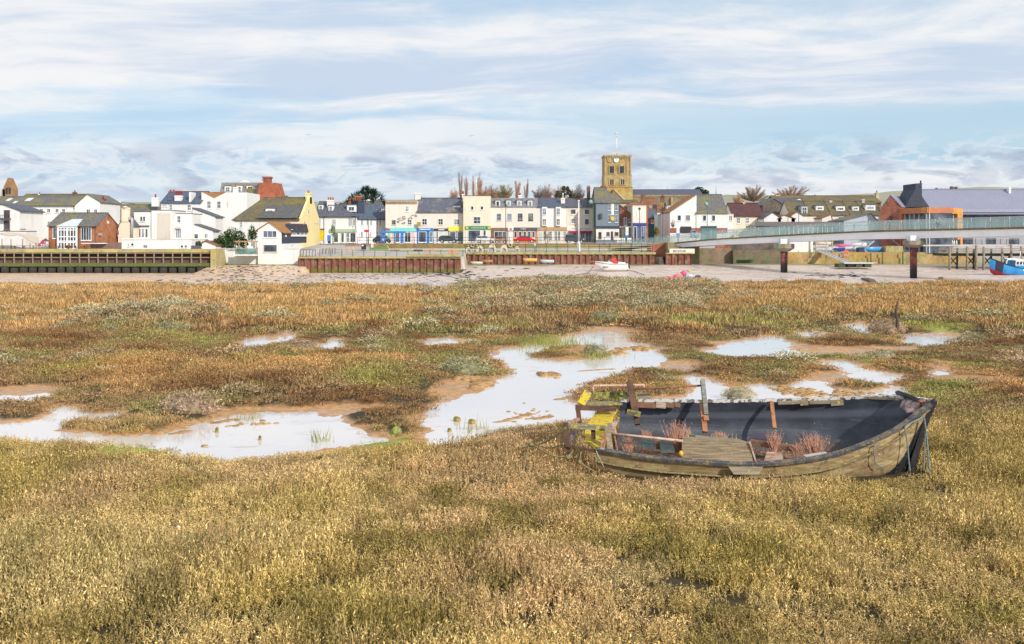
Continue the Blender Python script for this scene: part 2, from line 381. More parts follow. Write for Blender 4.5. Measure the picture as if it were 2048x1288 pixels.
def make_ground():
 rows = list(np.exp(np.arange(math.log(3.5), math.log(158), 0.0066)))
 rows += list(np.arange(158.3, 180, 0.35)) + list(np.arange(181, 191, 1.5)) + [191.4, 191.8, 192.1, 192.5] + list(np.arange(195, 230, 4)) + [260, 320, 450, 700, 1200, 2200, 4500, 9000]
 nc = 860
 t = np.linspace(-0.86, 0.86, nc)
 Y, T = np.meshgrid(np.array(rows), t, indexing='ij'); Xc = T * (Y + 6)
 x, y = Xc.ravel(), Y.ravel()
 z, d, mud = ground(x, y)
 nr = len(rows)
 me = bpy.data.meshes.new('ground')
 co_ = np.stack([x, y, z], 1).astype(np.float32)
 i = np.arange(nr * nc).reshape(nr, nc)
 q = np.stack([i[:-1, :-1], i[:-1, 1:], i[1:, 1:], i[1:, :-1]], -1).reshape(-1, 4)
 me.vertices.add(len(co_)); me.vertices.foreach_set('co', co_.ravel())
 me.loops.add(q.size); me.loops.foreach_set('vertex_index', q.ravel().astype(np.int32))
 me.polygons.add(len(q)); me.polygons.foreach_set('loop_start', np.arange(0, q.size, 4, dtype=np.int32))
 me.polygons.foreach_set('use_smooth', np.ones(len(q), bool)); me.update()
 soil = np.stack([0.055 + 0 * x, 0.042 + 0 * x, 0.02 + 0 * x], 1)
 mudc = np.array([0.54, 0.31, 0.14]); flatc = np.array([0.68, 0.57, 0.50]); sand = np.array([0.72, 0.52, 0.36])
 green = np.array([0.30, 0.36, 0.06]); pave = np.array([0.46, 0.44, 0.42])
 def mixc(a, b, f): return a * (1 - f[:, None]) + b * f[:, None]
 c = soil
 c = mixc(c, green, np.clip(blobs(x, y, GREEN, 0.5) * 1.3 * sstep(0.3, 0.6, fbm(x * 1.3, y * 1.3, 40)) , 0, 1) * 0.95)
 mf = np.where(y < 110, 1 - sstep(0, 0.35, d - mud), 0); c = mixc(c, mudc, mf)
 bare = sstep(0.70, 0.76, fbm(x * 0.35, y * 0.22, 33)) * (y > 24) * (y < 70); c = mixc(c, mudc, bare * 0.8)
 ff = sstep(2.5, 6.5, y - marsh_edge(x)); lf = sstep(-2, -30, x) if False else 1 - sstep(-38, -14, x)
 flatcol = mixc(np.tile(flatc, (len(x), 1)), sand, np.clip(lf + 0.55 * (1 - sstep(118, 140, y)) * (x > 0), 0, 1) * 0.9)
 stre = fbm(x * 0.10, y * 0.8, 21); flatcol = flatcol * (0.86 + 0.26 * stre)[:, None]
 c = mixc(c, flatcol, ff)
 gb = ((x > -8) & (x < 26)) * sstep(168, 172.5, y) * sstep(0.42, 0.62, fbm(x * 0.15, y * 0.15, 14)) + ((x < -33) & (x > -49)) * sstep(162, 164, y) + (x > 34) * sstep(170, 174, y) * 0.8
 c = mixc(c, np.array([0.16, 0.19, 0.05]), np.clip(gb, 0, 1) * (y < 178) * 0.9)
 tw = (y > quay_d(x) + 0.1); c = np.where(tw[:, None], pave, c)
 ppx = x / y * F + 1024
 gr = tw & (ppx > 740) & (ppx < 1300) & (y > 180) & (y < 191.7); c = np.where(gr[:, None], np.array([0.17, 0.26, 0.05]), c)
 rd = tw & (y > 192.6) & (y < 203); c = np.where(rd[:, None], np.array([0.16, 0.155, 0.16]), c)
 farg = tw & (y > 400); c = np.where(farg[:, None], np.array([0.16, 0.19, 0.10]), c)
 wet = np.clip(mf + ff * (1 - tw) * 0.9, 0, 1) * (1 - np.clip(gb, 0, 1))
 ca = me.color_attributes.new('gcol', 'FLOAT_COLOR', 'POINT')
 ca.data.foreach_set('color', np.concatenate([c, np.ones((len(x), 1))], 1).astype(np.float32).ravel())
 wa = me.attributes.new('wet', 'FLOAT', 'POINT'); wa.data.foreach_set('value', wet.astype(np.float32))
 def fn(t, b):
  a = t.new('ShaderNodeAttribute', attribute_name='gcol'); w = t.new('ShaderNodeAttribute', attribute_name='wet')
  p = wpos(t); X_, Y_, Z_ = t.xyz(p)
  n1 = t.noise(p, 6.0, 6, 0.6); n2 = t.noise(p, 0.8, 6, 0.6)
  n3 = t.noise(t.comb(t.math('MULTIPLY', X_, 0.25), Y_, 0.0), 0.8, 5, 0.6)
  col = t.mix(t.ramp(n1, 0.3, 0.7), t.mix(1.0, a.outputs[0], (0.72, 0.70, 0.68), 'MULTIPLY'), t.mix(1.0, a.outputs[0], (1.22, 1.2, 1.18), 'MULTIPLY'))
  col = t.mix(t.math('MULTIPLY', t.ramp(n2, 0.45, 0.7), 0.35), col, t.mix(1.0, a.outputs[0], (0.62, 0.56, 0.5), 'MULTIPLY'))
  t.l.new(col, b.inputs['Base Color'])
  film = t.math('MULTIPLY', w.outputs['Fac'], t.ramp(t.math('ADD', t.math('MULTIPLY', n3, 0.6), t.math('MULTIPLY', n2, 0.4)), 0.36, 0.56))
  r = t.math('SUBTRACT', 0.90, t.math('MULTIPLY', film, 0.72))
  t.l.new(r, b.inputs['Roughness']); b.inputs['IOR'].default_value = 1.4
  bump(t, b, t.math('ADD', n1, n2), 0.05, 0.5)
 me.materials.append(mat('ground_surface', fn))
 o = bpy.data.objects.new('ground', me); COL.objects.link(o); tag(o, 'brown salt marsh with muddy pools, wet mud flat and paved quay', kind='structure')
make_ground()
def make_water():
 b = MB(); b.poly([(-60, 10, WZ), (60, 10, WZ), (90, 100, WZ), (-90, 100, WZ)])
 def fn(t, bs):
  p = wpos(t); X_, Y_, Z_ = t.xyz(p)
  n = t.noise(t.comb(t.math('MULTIPLY', X_, 0.6), t.math('MULTIPLY', Y_, 1.0), 0.0), 1.3, 6, 0.6)
  col = t.mix(t.ramp(n, 0.58, 0.70), (0.74, 0.69, 0.66), (0.62, 0.45, 0.31)); t.l.new(col, bs.inputs['Base Color'])
  bs.inputs['Roughness'].default_value = 0.05; bs.inputs['IOR'].default_value = 3.2
  t.l.new(t.ramp(n, 0.50, 0.68, 0.04, 0.22), bs.inputs['Roughness'])
  bump(t, bs, t.noise(t.comb(t.math('MULTIPLY', X_, 2), t.math('MULTIPLY', Y_, 5), 0.0), 1.0, 4), 0.006, 0.25)
 o = b.build('water', mat('muddy_water', fn)); tag(o, 'still shallow pool water reflecting white sky', kind='structure')
make_water()
def plantm(name, rough=0.75, trans=0.0):
 def fn(t, b):
  a = t.new('ShaderNodeAttribute', attribute_name='tint', attribute_type='INSTANCER')
  g = t.new('ShaderNodeNewGeometry').outputs['Random Per Island']
  lo = t.mix(1.0, a.outputs[0], (0.26, 0.29, 0.22), 'MULTIPLY'); hi = t.mix(1.0, a.outputs[0], (1.75, 1.72, 1.6), 'MULTIPLY')
  t.l.new(t.mix(g, lo, hi), b.inputs['Base Color']); b.inputs['Roughness'].default_value = rough
  b.inputs['Specular IOR Level'].default_value = 0.25
 return mat(name, fn)
PM = plantm('marsh_plant')
TUFTS = bpy.data.collections.new('tuft_shapes')
def tuft_mesh(name, V, Fc):
 me = bpy.data.meshes.new(name); me.from_pydata(V, [], Fc); me.materials.append(PM)
 o = bpy.data.objects.new(name, me); TUFTS.objects.link(o); return o
def blades(name, n, rad, h0, h1, w, lean=0.4, droop=0.3):
 V = []; Fc = []
 for i in range(n):
  a, r = random.uniform(0, 6.28), rad * math.sqrt(random.random())
  bx, by = r * math.cos(a), r * math.sin(a); h = random.uniform(h0, h1)
  la = random.uniform(0, 6.28); l = random.uniform(0.05, lean) * h; ww = w * random.uniform(0.6, 1.3)
  fa = random.uniform(0, 3.14); dx, dy = math.cos(fa) * ww / 2, math.sin(fa) * ww / 2
  mx, my = bx + math.cos(la) * l * 0.4, by + math.sin(la) * l * 0.4
  tx, ty, tz = bx + math.cos(la) * l * (1 + droop), by + math.sin(la) * l * (1 + droop), h * (1 - droop * 0.2 * random.random())
  o = len(V)
  V += [(bx - dx, by - dy, -0.03), (bx + dx, by + dy, -0.03), (mx + dx, my + dy, h * 0.55), (mx - dx, my - dy, h * 0.55), (tx, ty, tz)]
  Fc += [(o, o + 1, o + 2, o + 3), (o + 3, o + 2, o + 4)]
 return tuft_mesh(name, V, Fc)
def sprigs(name, n, rad, h0, h1, leaves, lw, ll):
 V = []; Fc = []
 for i in range(n):
  a, r = random.uniform(0, 6.28), rad * math.sqrt(random.random())
  b = Vector((r * math.cos(a), r * math.sin(a), 0)); h = random.uniform(h0, h1)
  tip = b + Vector((random.uniform(-.3, .3) * h, random.uniform(-.3, .3) * h, h))
  fa = random.uniform(0, 3.14); dx = Vector((math.cos(fa), math.sin(fa), 0)) * 0.003
  o = len(V); V += [b - dx, b + dx, tip]; Fc.append((o, o + 1, o + 2))
  for k in range(leaves):
   t = 0.3 + 0.7 * (k + random.random()) / leaves; c = b.lerp(tip, t)
   d = Vector((random.gauss(0, .7), random.gauss(0, .7), random.gauss(1.1, 0.6))).normalized()
   s = d.orthogonal().normalized(); s.rotate(Matrix.Rotation(random.uniform(0, 6.28), 3, d))
   l, w = ll * random.uniform(0.6, 1.2), lw * random.uniform(0.7, 1.3)
   o = len(V); V += [c, c + d * l * 0.5 + s * w / 2, c + d * l, c + d * l * 0.5 - s * w / 2]; Fc.append((o, o + 1, o + 2, o + 3))
 return tuft_mesh(name, [tuple(v) for v in V], Fc)
def dome(name, n=620):
 V = []; Fc = []
 for i in range(n):
  th, u = random.uniform(0, 6.28), random.random(); ph = math.acos(u); r = random.uniform(.8, 1.05) * (1 + .2 * math.sin(3 * th))
  c = Vector((math.sin(ph) * math.cos(th) * r * .5, math.sin(ph) * math.sin(th) * r * .5, math.cos(ph) * r * .34)); d = (c.normalized() + Vector((random.gauss(0, .5), random.gauss(0, .5), random.gauss(.4, .4)))).normalized()
  s = d.orthogonal().normalized(); s.rotate(Matrix.Rotation(random.uniform(0, 6.28), 3, d)); l, w = random.uniform(.03, .07), random.uniform(.010, .02); o = len(V)
  V += [c - d * l * .4, c + s * w, c + d * l, c - s * w]; Fc.append((o, o + 1, o + 2, o + 3))
 return tuft_mesh(name, [tuple(v) for v in V], Fc)
random.seed(3)
for k in range(3): sprigs('tuft_a%d' % k, 26, 0.20, 0.10, 0.26, 11, 0.011, 0.042)           # 0-2 sea-purslane sprigs, close
for k in range(2): blades('tuft_b%d' % k, 90, 0.22, 0.10, 0.26, 0.007, 0.6, 0.5)             # 3-4 fine grass, close
for k in range(2): blades('tuft_c%d' % k, 120, 0.42, 0.07, 0.24, 0.013, 0.7, 0.5)            # 5-6 mid grass
for k in range(2): sprigs('tuft_d%d' % k, 34, 0.40, 0.10, 0.26, 8, 0.026, 0.055)             # 7-8 mid sprigs
for k in range(2): blades('tuft_e%d' % k, 80, 0.8, 0.12, 0.30, 0.032, 0.6, 0.4)
dome('tuft_f0'); dome('tuft_f1')
sprigs('tuft_g0', 16, 0.16, 0.26, 0.46, 16, 0.007, 0.022)
def scatter_obj(name, pts, scale, idx, tint, label, coll=TUFTS, kind='stuff', flat=None):
 n = len(pts); me = bpy.data.meshes.new(name); me.vertices.add(n); me.vertices.foreach_set('co', np.asarray(pts, np.float32).ravel())
 a = me.attributes.new('sc', 'FLOAT_VECTOR', 'POINT'); a.data.foreach_set('vector', np.asarray(scale, np.float32).ravel())
 a = me.attributes.new('ix', 'INT', 'POINT'); a.data.foreach_set('value', np.asarray(idx, np.int32))
 a = me.attributes.new('rz', 'FLOAT_VECTOR', 'POINT'); rz = np.zeros((n, 3), np.float32); rz[:, 2] = rs.uniform(0, 6.28, n)
 rz[:, 0] = rs.normal(0, 0.09, n); rz[:, 1] = rs.normal(0, 0.09, n); a.data.foreach_set('vector', rz.ravel())
 a = me.attributes.new('tint', 'FLOAT_COLOR', 'POINT'); a.data.foreach_set('color', np.concatenate([tint, np.ones((n, 1))], 1).astype(np.float32).ravel())
 o = bpy.data.objects.new(name, me); COL.objects.link(o)
 g = bpy.data.node_groups.new(name + '_nodes', 'GeometryNodeTree'); g.interface.new_socket('Geometry', in_out='INPUT', socket_type='NodeSocketGeometry'); g.interface.new_socket('Geometry', in_out='OUTPUT', socket_type='NodeSocketGeometry')
 N = g.nodes; L = g.links
 gi, go, ip, ci = N.new('NodeGroupInput'), N.new('NodeGroupOutput'), N.new('GeometryNodeInstanceOnPoints'), N.new('GeometryNodeCollectionInfo')
 ci.inputs[0].default_value = coll; ci.inputs['Separate Children'].default_value = True; ci.inputs['Reset Children'].default_value = True
 def na(nm, typ):
  q = N.new('GeometryNodeInputNamedAttribute'); q.data_type = typ; q.inputs[0].default_value = nm; return q.outputs[0]
 L.new(gi.outputs[0], ip.inputs['Points']); L.new(ci.outputs[0], ip.inputs['Instance']); ip.inputs['Pick Instance'].default_value = True
 L.new(na('ix', 'INT'), ip.inputs['Instance Index'])
 eul = N.new('FunctionNodeEulerToRotation'); L.new(na('rz', 'FLOAT_VECTOR'), eul.inputs[0]); L.new(eul.outputs[0], ip.inputs['Rotation'])
 L.new(na('sc', 'FLOAT_VECTOR'), ip.inputs['Scale']); L.new(ip.outputs[0], go.inputs[0])
 m = o.modifiers.new('scatter', 'NODES'); m.node_group = g
 tag(o, label, kind=kind); return o
def lerp3(a, b, f): return np.asarray(a) * (1 - f[:, None]) + np.asarray(b) * f[:, None]
ORANGE = [(400,600,420,26),(1700,600,360,26),(1150,575,80,6),(600,745,160,18),(250,740,110,16),(640,630,200,16)]
PINK = [(200,1010,140,50),(560,960,160,35),(1000,900,90,30),(1400,975,120,30),(230,800,0.1,0.1)]
GREY = [(100,1180,260,60),(1250,1180,100,30),(0,1150,200,70),(370,1120,150,30)]
OLIVE = [(0,1010,110,40),(330,1010,60,30),(600,1040,60,20),(700,1230,200,40),(1950,1250,240,50),(1200,1090,200,25),(1500,1150,160,40)]
def tint_of(x, y):
 n = len(x)
 n1, n2, n3 = fbm(x * 0.45, y * 0.45, 50), fbm(x * 0.16, y * 0.16, 60), fbm(x * 1.6, y * 1.6, 70)
 near = np.tile(np.array([0.61, 0.455, 0.205]), (n, 1))
 near = lerp3(near, (0.50, 0.37, 0.14), sstep(0.50, 0.66, n1)); near = lerp3(near, (0.62, 0.43, 0.23), sstep(0.56, 0.70, n2)); near = lerp3(near, (0.32, 0.24, 0.085), sstep(0.56, 0.68, fbm(x * 0.9, y * 1.1, 51)))
 near = lerp3(near, (0.60, 0.41, 0.25), blobs(x, y, PINK, 0.8) * 0.6); near = lerp3(near, (0.60, 0.50, 0.27), blobs(x, y, GREY, 0.9) * 0.45)
 near = lerp3(near, (0.44, 0.35, 0.10), blobs(x, y, OLIVE, 0.9) * 0.5)
 mid = np.tile(np.array([0.38, 0.245, 0.125]), (n, 1))
 mid = lerp3(mid, (0.54, 0.32, 0.145), sstep(0.50, 0.64, n2)); mid = lerp3(mid, (0.33, 0.28, 0.115), sstep(0.48, 0.60, n1)); mid = lerp3(mid, (0.29, 0.16, 0.075), sstep(0.55, 0.68, fbm(x * 0.6, y * 0.5, 52)))
 mid = lerp3(mid, (0.60, 0.36, 0.15), blobs(x, y, ORANGE, 0.7) * 0.7)
 f = sstep(60, 76, y); far = np.tile(np.array([0.60, 0.375, 0.175]), (n, 1)); far = lerp3(far, (0.44, 0.28, 0.14), sstep(0.48, 0.62, fbm(x * 0.12, y * 0.35, 77)) * 0.8)
 mid = mid * (1 - f[:, None]) + far * f[:, None]
 mid = lerp3(mid, (0.50, 0.40, 0.26), blobs(x, y, RIDGE, 0.5) * (0.35 + 0.6 * sstep(0.4, 0.6, n1)))
 c = near * (1 - sstep(22, 26, y))[:, None] + mid * sstep(22, 26, y)[:, None]
 g = blobs(x, y, GREEN, 0.5) * (0.45 + 0.55 * sstep(0.35, 0.6, n3)); c = lerp3(c, (0.36, 0.36, 0.11), g * 0.6)
 c = c * (0.80 + 0.4 * rs.rand(n))[:, None] * (0.66 + 0.68 * n3)[:, None]
 return c
def band(y0, y1, dens, hw, seed):
 area = lambda a, b: (b * b - a * a) * hw + 8 * (b - a)
 n = int(area(y0, y1) * dens)
 y = np.sqrt(rs.uniform(y0 * y0, y1 * y1, n)); x = rs.uniform(-1, 1, n) * (hw * y + 4)
 return x, y
HULLBOX = []      # filled before scatter: region the wreck covers
def inboat(x, y):
 return (x > 1.6) & (x < 7.95) & (y > 18.35 + np.clip((x - 6.3) * 0.35, 0, 1) + np.clip((2.3 - x) * .6, 0, 1)) & (y < 20.6 - np.clip((x - 6.6) * 0.7, 0, 1))
def make_plants():
 for (y0, y1, dens, ids, pr, s0, s1, nm, lab) in (
  (8.5, 24.5, 34, (0, 1, 2, 3, 4), (0.26, 0.26, 0.26, 0.11, 0.11), 0.75, 1.25, 'marsh_grass', 'dense tan and olive marsh plants in front of and around the wreck'),
  (24.5, 46, 13, (5, 6, 7, 8), (0.27, 0.27, 0.23, 0.23), 0.6, 1.15, 'marsh_grass', 'brown and green marsh plants on the banks between pools'),
  (46, 104, 3.6, (9, 10, 7), (0.44, 0.44, 0.12), 0.6, 1.1, 'marsh_grass', 'orange brown marsh grass stretching to the mud flat')):
  x, y = band(y0, y1, dens, 0.60, 0)
  z, d, mud = ground(x, y)
  k = (d > mud + 0.05 + 0.22 * (fbm(x * 2, y * 2, 90) - 0.3)) & (y < marsh_edge(x) + 1.5) & ~inboat(x, y)
  bare = sstep(0.70, 0.76, fbm(x * 0.35, y * 0.22, 33)) * (y > 24) * (y < 70); k &= ~(bare > 0.6)
  if y0 < 20: k &= rs.rand(len(x)) > 0.10 * sstep(0.56, 0.68, fbm(x * 0.8, y * 0.8, 141))
  gg = blobs(x, y, GREEN[:4], 0.3) if y0 < 20 else np.zeros(len(x)); k &= (rs.rand(len(x)) > gg * 0.72)
  x, y, z, d, mud, gg = x[k], y[k], z[k], d[k], mud[k], gg[k]; n = len(x)
  s = rs.uniform(s0, s1, n); edge = np.clip((d - mud) / 3.5, 0.38, 1) if y0 > 20 else np.clip((d - mud) / 2.2, 0.5, 1)
  hh = 0.7 + 0.75 * fbm(x * 0.55, y * 0.55, 95)
  if y0 < 20: hh = 0.62 + 0.9 * sstep(0.3, 0.75, fbm(x * 0.55, y * 0.45, 95)) ; hh *= np.where(gg > 0.4, 0.35, 1); hh = np.where((x > 1.3) & (x < 8) & (y > 17.3) & (y < 18.9), hh * 0.5, hh)
  sc = np.stack([s, s, s * edge * hh], 1)
  ix = rs.choice(ids, n, p=pr); tt = tint_of(x, y)
  if y0 < 20:
   st = rs.rand(n) < 0.004 + 0.05 * sstep(0.54, 0.66, fbm(x * 0.5, y * 0.5, 151)); ix = np.where(st, 13, ix); tt = np.where(st[:, None], np.array([0.55, 0.35, 0.18]), tt)
  if y0 > 20:
   bm = (rs.rand(n) < (0.008 + 0.45 * blobs(x, y, RIDGE, 0.6) + 0.12 * sstep(0.60, 0.68, fbm(x * 0.3, y * 0.25, 131))) * (0.16 if y0 < 40 else 0.5)); ix = np.where(bm, rs.choice((11, 12), n), ix)
   gc = np.where((rs.rand(n) < .6)[:, None], np.array([0.42, 0.38, 0.245]), np.array([0.46, 0.33, 0.21])); tt = np.where(bm[:, None], gc * (0.8 + .4 * rs.rand(n))[:, None], tt); sc[bm] = (rs.uniform(0.7, 1.5 if y0 < 40 else 2.2, (bm.sum(), 1)) * np.array([[1.2, 1, .7]])).astype(sc.dtype)
  scatter_obj(nm, np.stack([x, y, z - 0.01], 1), sc, ix, tt, lab)
make_plants()
SLATE = None
def boat():
 V = Vector
 N = [P(1192, 900, 18.9), P(1300, 917, 18.65), P(1400, 925, 18.52), P(1500, 930, 18.5), P(1620, 920, 18.55), P(1701, 900, 18.68), P(1787, 863, 18.85), P(1835, 829, 19.05), P(1866, 806, 19.2)]
 Fr = [P(1240, 803, 20.9), P(1330, 803, 20.88), P(1410, 804, 20.85), P(1500, 803, 20.8), P(1640, 800, 20.7), P(1735, 796, 20.4), P(1808, 797, 19.95), P(1845, 801, 19.5), P(1868, 804, 19.22)]
 K = [V((1.95, 20.0, .10)), V((2.75, 20.0, .0)), V((3.7, 20.0, -.05)), V((4.7, 19.98, -.07)), V((5.8, 19.9, -.06)), V((6.7, 19.7, -.05)), V((7.45, 19.45, -.03)), V((7.74, 19.36, .42)), V((8.02, 19.23, 1.30))]
 def cr(a, b, c, d, t):   # Catmull-Rom
  return 0.5 * ((2 * b) + (c - a) * t + (2 * a - 5 * b + 4 * c - d) * t * t + (3 * b - a - 3 * c + d) * t ** 3)
 def curve(L, u):
  i = min(int(u), len(L) - 2); t = u - i
  return cr(L[max(i - 1, 0)], L[i], L[i + 1], L[min(i + 2, len(L) - 1)], t)
 ns = 96; nt = 32
 def sect(u, off=0.0):
  n, f, k = curve(N, u), curve(Fr, u), curve(K, u); m = (n + f) / 2; b = n - m; dn = k - m
  e = 0.62 + 0.55 * sstep(4.0, 7.6, np.array(u))
  if off: b = b * max(0.0, 1 - off / max(b.length, off)); dn = dn * max(0.0, 1 - off / max(dn.length, off))
  out = []
  for j in range(nt + 1):
   th = math.pi * j / nt; c, s = math.cos(th), math.sin(th)
   out.append(m + b * math.copysign(abs(c) ** e, c) + dn * (abs(s) ** e))
  return out
 umax = len(N) - 1.0
 rows = [sect(umax * i / ns) for i in range(ns + 1)]
 root = thing('wrecked_boat', 'rotting wooden boat with a black lined inside heeled over on the marsh grass', 'boat', (4.8, 19.6, 0))
 def skin(rows, name, m, mi=0, rev=False, lo=0, hi=None, parent=root):
  b = MB(); hi = hi or nt
  vs = [p for r in rows for p in r[lo:hi + 1]]; w = hi - lo + 1; fs = []
  for i in range(len(rows) - 1):
   for j in range(w - 1):
    q = (i * w + j, i * w + j + 1, (i + 1) * w + j + 1, (i + 1) * w + j)
    fs.append(q[::-1] if rev else q)
  b.add(vs, fs, mi, True); return b
 def hullfn(t, b):
  uv = t.new('ShaderNodeAttribute', attribute_name='girth'); o = ocoord(t); x, y, z = t.xyz(o)
  g, s, q = t.xyz(uv.outputs['Vector'])
  n = t.noise(o, 3.2, 7, 0.65); n2 = t.noise(o, 16, 5, 0.6); n3 = t.noise(t.comb(t.math('MULTIPLY', x, 1.2), t.math('MULTIPLY', y, 6), t.math('MULTIPLY', z, 9)), 1.0, 6, 0.65)
  c = t.mix(t.ramp(n3, 0.32, 0.68), (0.25, 0.18, 0.08), (0.54, 0.42, 0.22))
  c = t.mix(t.math('MULTIPLY', t.ramp(n, 0.50, 0.62), 0.7), c, (0.30, 0.18, 0.10))
  c = t.mix(t.math('MULTIPLY', t.ramp(n2, 0.63, 0.68), t.ramp(n, 0.5, 0.6)), c, (0.62, 0.56, 0.42))
  c = t.mix(t.math('MULTIPLY', t.ramp(t.noise(o, 9, 6), 0.58, 0.66), 0.6), c, (0.07, 0.055, 0.035))
  seam = t.new('ShaderNodeTexWave', wave_type='BANDS', bands_direction='X'); seam.inputs['Scale'].default_value = 2.6; seam.inputs['Distortion'].default_value = 0.15
  t.l.new(uv.outputs['Vector'], seam.inputs[0])
  edge = t.math('ADD', g, t.math('ADD', t.math('MULTIPLY', n, 0.16), t.math('MULTIPLY', n2, 0.08)))
  line = t.math('SUBTRACT', 0.64, t.math('MULTIPLY', t.ramp(s, 0.62, 0.95), 0.16))
  blk = t.mix(t.ramp(n2, 0.56, 0.66), (0.012, 0.014, 0.020), (0.05, 0.05, 0.055))
  c = t.mix(t.ramp(edge, line, t.math('ADD', line, 0.03)), c, blk)
  stem = t.ramp(t.math('ADD', s, t.math('MULTIPLY', n2, 0.03)), 0.985, 1.0); c = t.mix(stem, c, (0.02, 0.018, 0.018))
  c = t.mix(0.35, c, t.mix(t.ramp(seam.outputs[1], 0.0, 0.12), tuple([0.03] * 3), c))
  t.l.new(c, b.inputs['Base Color']); b.inputs['Roughness'].default_value = 0.75
  bump(t, b, t.math('ADD', n3, t.math('MULTIPLY', n2, 0.5)), 0.012, 0.8)
 def add_girth(o, nrow, w):
  a = o.data.attributes.new('girth', 'FLOAT_VECTOR', 'POINT'); d = []
  for i in range(nrow):
   for j in range(w):
    d += [1 - abs(1 - 2 * j / (w - 1)), i / (nrow - 1), 0]
  a.data.foreach_set('vector', np.array(d, np.float32))
 h = skin(rows, 'hull', None).build('hull', mat('hull_paint', hullfn), root); add_girth(h, ns + 1, nt + 1)
 h['label'] = 'olive brown weathered planking with a black bottom'
 inner = [sect(umax * i / ns, 0.045) for i in range(ns + 1)]
 def linfn(t, b):
  uv = t.new('ShaderNodeAttribute', attribute_name='girth'); g, s, q = t.xyz(uv.outputs['Vector']); o = ocoord(t)
  n = t.noise(o, 2.2, 6, 0.6); n2 = t.noise(o, 22, 5, 0.6); x, y, z = t.xyz(o)
  n3 = t.noise(t.comb(t.math('MULTIPLY', x, 0.6), t.math('MULTIPLY', y, 4), t.math('MULTIPLY', z, 12)), 1.0, 5)
  c = t.mix(t.ramp(n, 0.35, 0.65), (0.028, 0.034, 0.050), (0.055, 0.065, 0.092))
  c = t.mix(t.math('MULTIPLY', t.ramp(n3, 0.55, 0.7), 0.35), c, (0.14, 0.15, 0.18))
  c = t.mix(t.math('MULTIPLY', t.ramp(g, 0.05, 0.10), t.math('MULTIPLY', t.ramp(g, 0.19, 0.13), 0.55)), c, (0.13, 0.145, 0.19))  # lighter band near the rail: sheen painted into the lining colour
  c = t.mix(t.math('MULTIPLY', t.ramp(t.math('ADD', g, t.math('MULTIPLY', n, 0.35)), 0.62, 0.95), 0.8), c, (0.10, 0.085, 0.07))
  c = t.mix(t.ramp(n2, 0.70, 0.73), c, (0.32, 0.34, 0.36))
  t.l.new(c, b.inputs['Base Color']); t.put(b.inputs['Roughness'], t.ramp(n2, 0.3, 0.7, 0.42, 0.65))
  bump(t, b, t.math('ADD', n3, t.math('MULTIPLY', n2, 0.4)), 0.01, 0.6)
 li = skin(inner, 'lining', None, rev=True).build('hull_lining', mat('black_lining', linfn), root); add_girth(li, ns + 1, nt + 1)
 rail_far = woodm('rail_far', (0.20, 0.17, 0.15), (0.62, 0.60, 0.58), 0.75, 0.35, 11, rust=(0.12, 0.07, 0.05))
 rail_near = woodm('rail_near', (0.075, 0.08, 0.10), (0.34, 0.28, 0.09), 0.26, 0.4, 24, rust=(0.16, 0.13, 0.10))
 b = MB()
 for i in range(ns):
  u0, u1 = umax * i / ns, umax * (i + 1) / ns
  if u0 > 7.6: break
  j = math.sin(i * 2.3) * 0.006
  b.beam(curve(Fr, u0) + V((0, 0, .02 + j)), curve(Fr, u1) + V((0.005, 0, .02 + j)), 0.085, 0.055)
 b.build('gunwale', rail_far, root)['label'] = 'far rail with flaking pale paint'
 b = MB()
 for i in range(ns):
  u0, u1 = umax * i / ns, umax * (i + 1) / ns
  if u0 > 7.7: break
  b.beam(curve(N, u0) + V((0, -.01, .015)), curve(N, u1) + V((0.005, -.01, .015)), 0.10, 0.06, up=(0, -.35, 1))
 b.build('gunwale', rail_near, root)['label'] = 'near dark rail flecked with yellow lichen'
 b = MB(); out = []
 for i in range(0, ns + 1):
  u = umax * i / ns
  if u > 7.7: break
  r = sect(u); out.append(r[1] + (r[1] - r[4]).normalized() * 0.0 + V((0, -0.028, -0.045)))
 b.tube(out, 0.022, 5); b.build('rubbing_strake', woodm('strake', (0.28, 0.22, 0.10), (0.42, 0.36, 0.10), 0.3, .5, 20), root)
 black = plain((0.022, 0.02, 0.022), 0.6, 0.4, 8, name='tarred_wood')
 b = MB()
 st = [P(1816, 958, 19.3), P(1822, 935, 19.32), P(1832, 900, 19.3), P(1843, 865, 19.27), P(1852, 836, 19.24), P(1862, 815, 19.22), P(1868, 802, 19.2)]
 for i in range(len(st) - 1):
  w = 0.09 + 0.0 * i; b.beam(st[i], st[i + 1] + (st[i + 1] - st[i]) * 0.06, 0.10, 0.13 - 0.008 * i, up=(1, 0, 0.3))
 b.ball(P(1868, 803, 19.2), 0.055, 10, 8, sc=(1, 1, 1.0), jit=0.05); b.beam(P(1866, 803, 19.2), P(1842, 809, 19.2), 0.07, 0.06)
 b.build('stem_post', black, root)
 lich = woodm('lichen_board', (0.30, 0.27, 0.22), (0.62, 0.45, 0.015), 0.82, 0.6, 15)
 lich2 = woodm('lichen_board_grey', (0.24, 0.22, 0.17), (0.52, 0.41, 0.05), 0.45, 0.5, 18)
 green = woodm('green_board', (0.17, 0.145, 0.085), (0.32, 0.34, 0.05), 0.55, 0.5, 14)
 brown = woodm('brown_timber', (0.115, 0.062, 0.045), None, 0, 0.45, rust=(0.17, 0.08, 0.05))
 redbr = woodm('red_timber', (0.22, 0.115, 0.075), None, 0, 0.5, rust=(0.30, 0.13, 0.06))
 grey = woodm('grey_plank', (0.29, 0.235, 0.165), (0.50, 0.40, 0.08), 0.18, 0.55, 9)
 pale = woodm('pale_plank', (0.46, 0.36, 0.28), None, 0, 0.5, rust=(0.38, 0.14, 0.06))
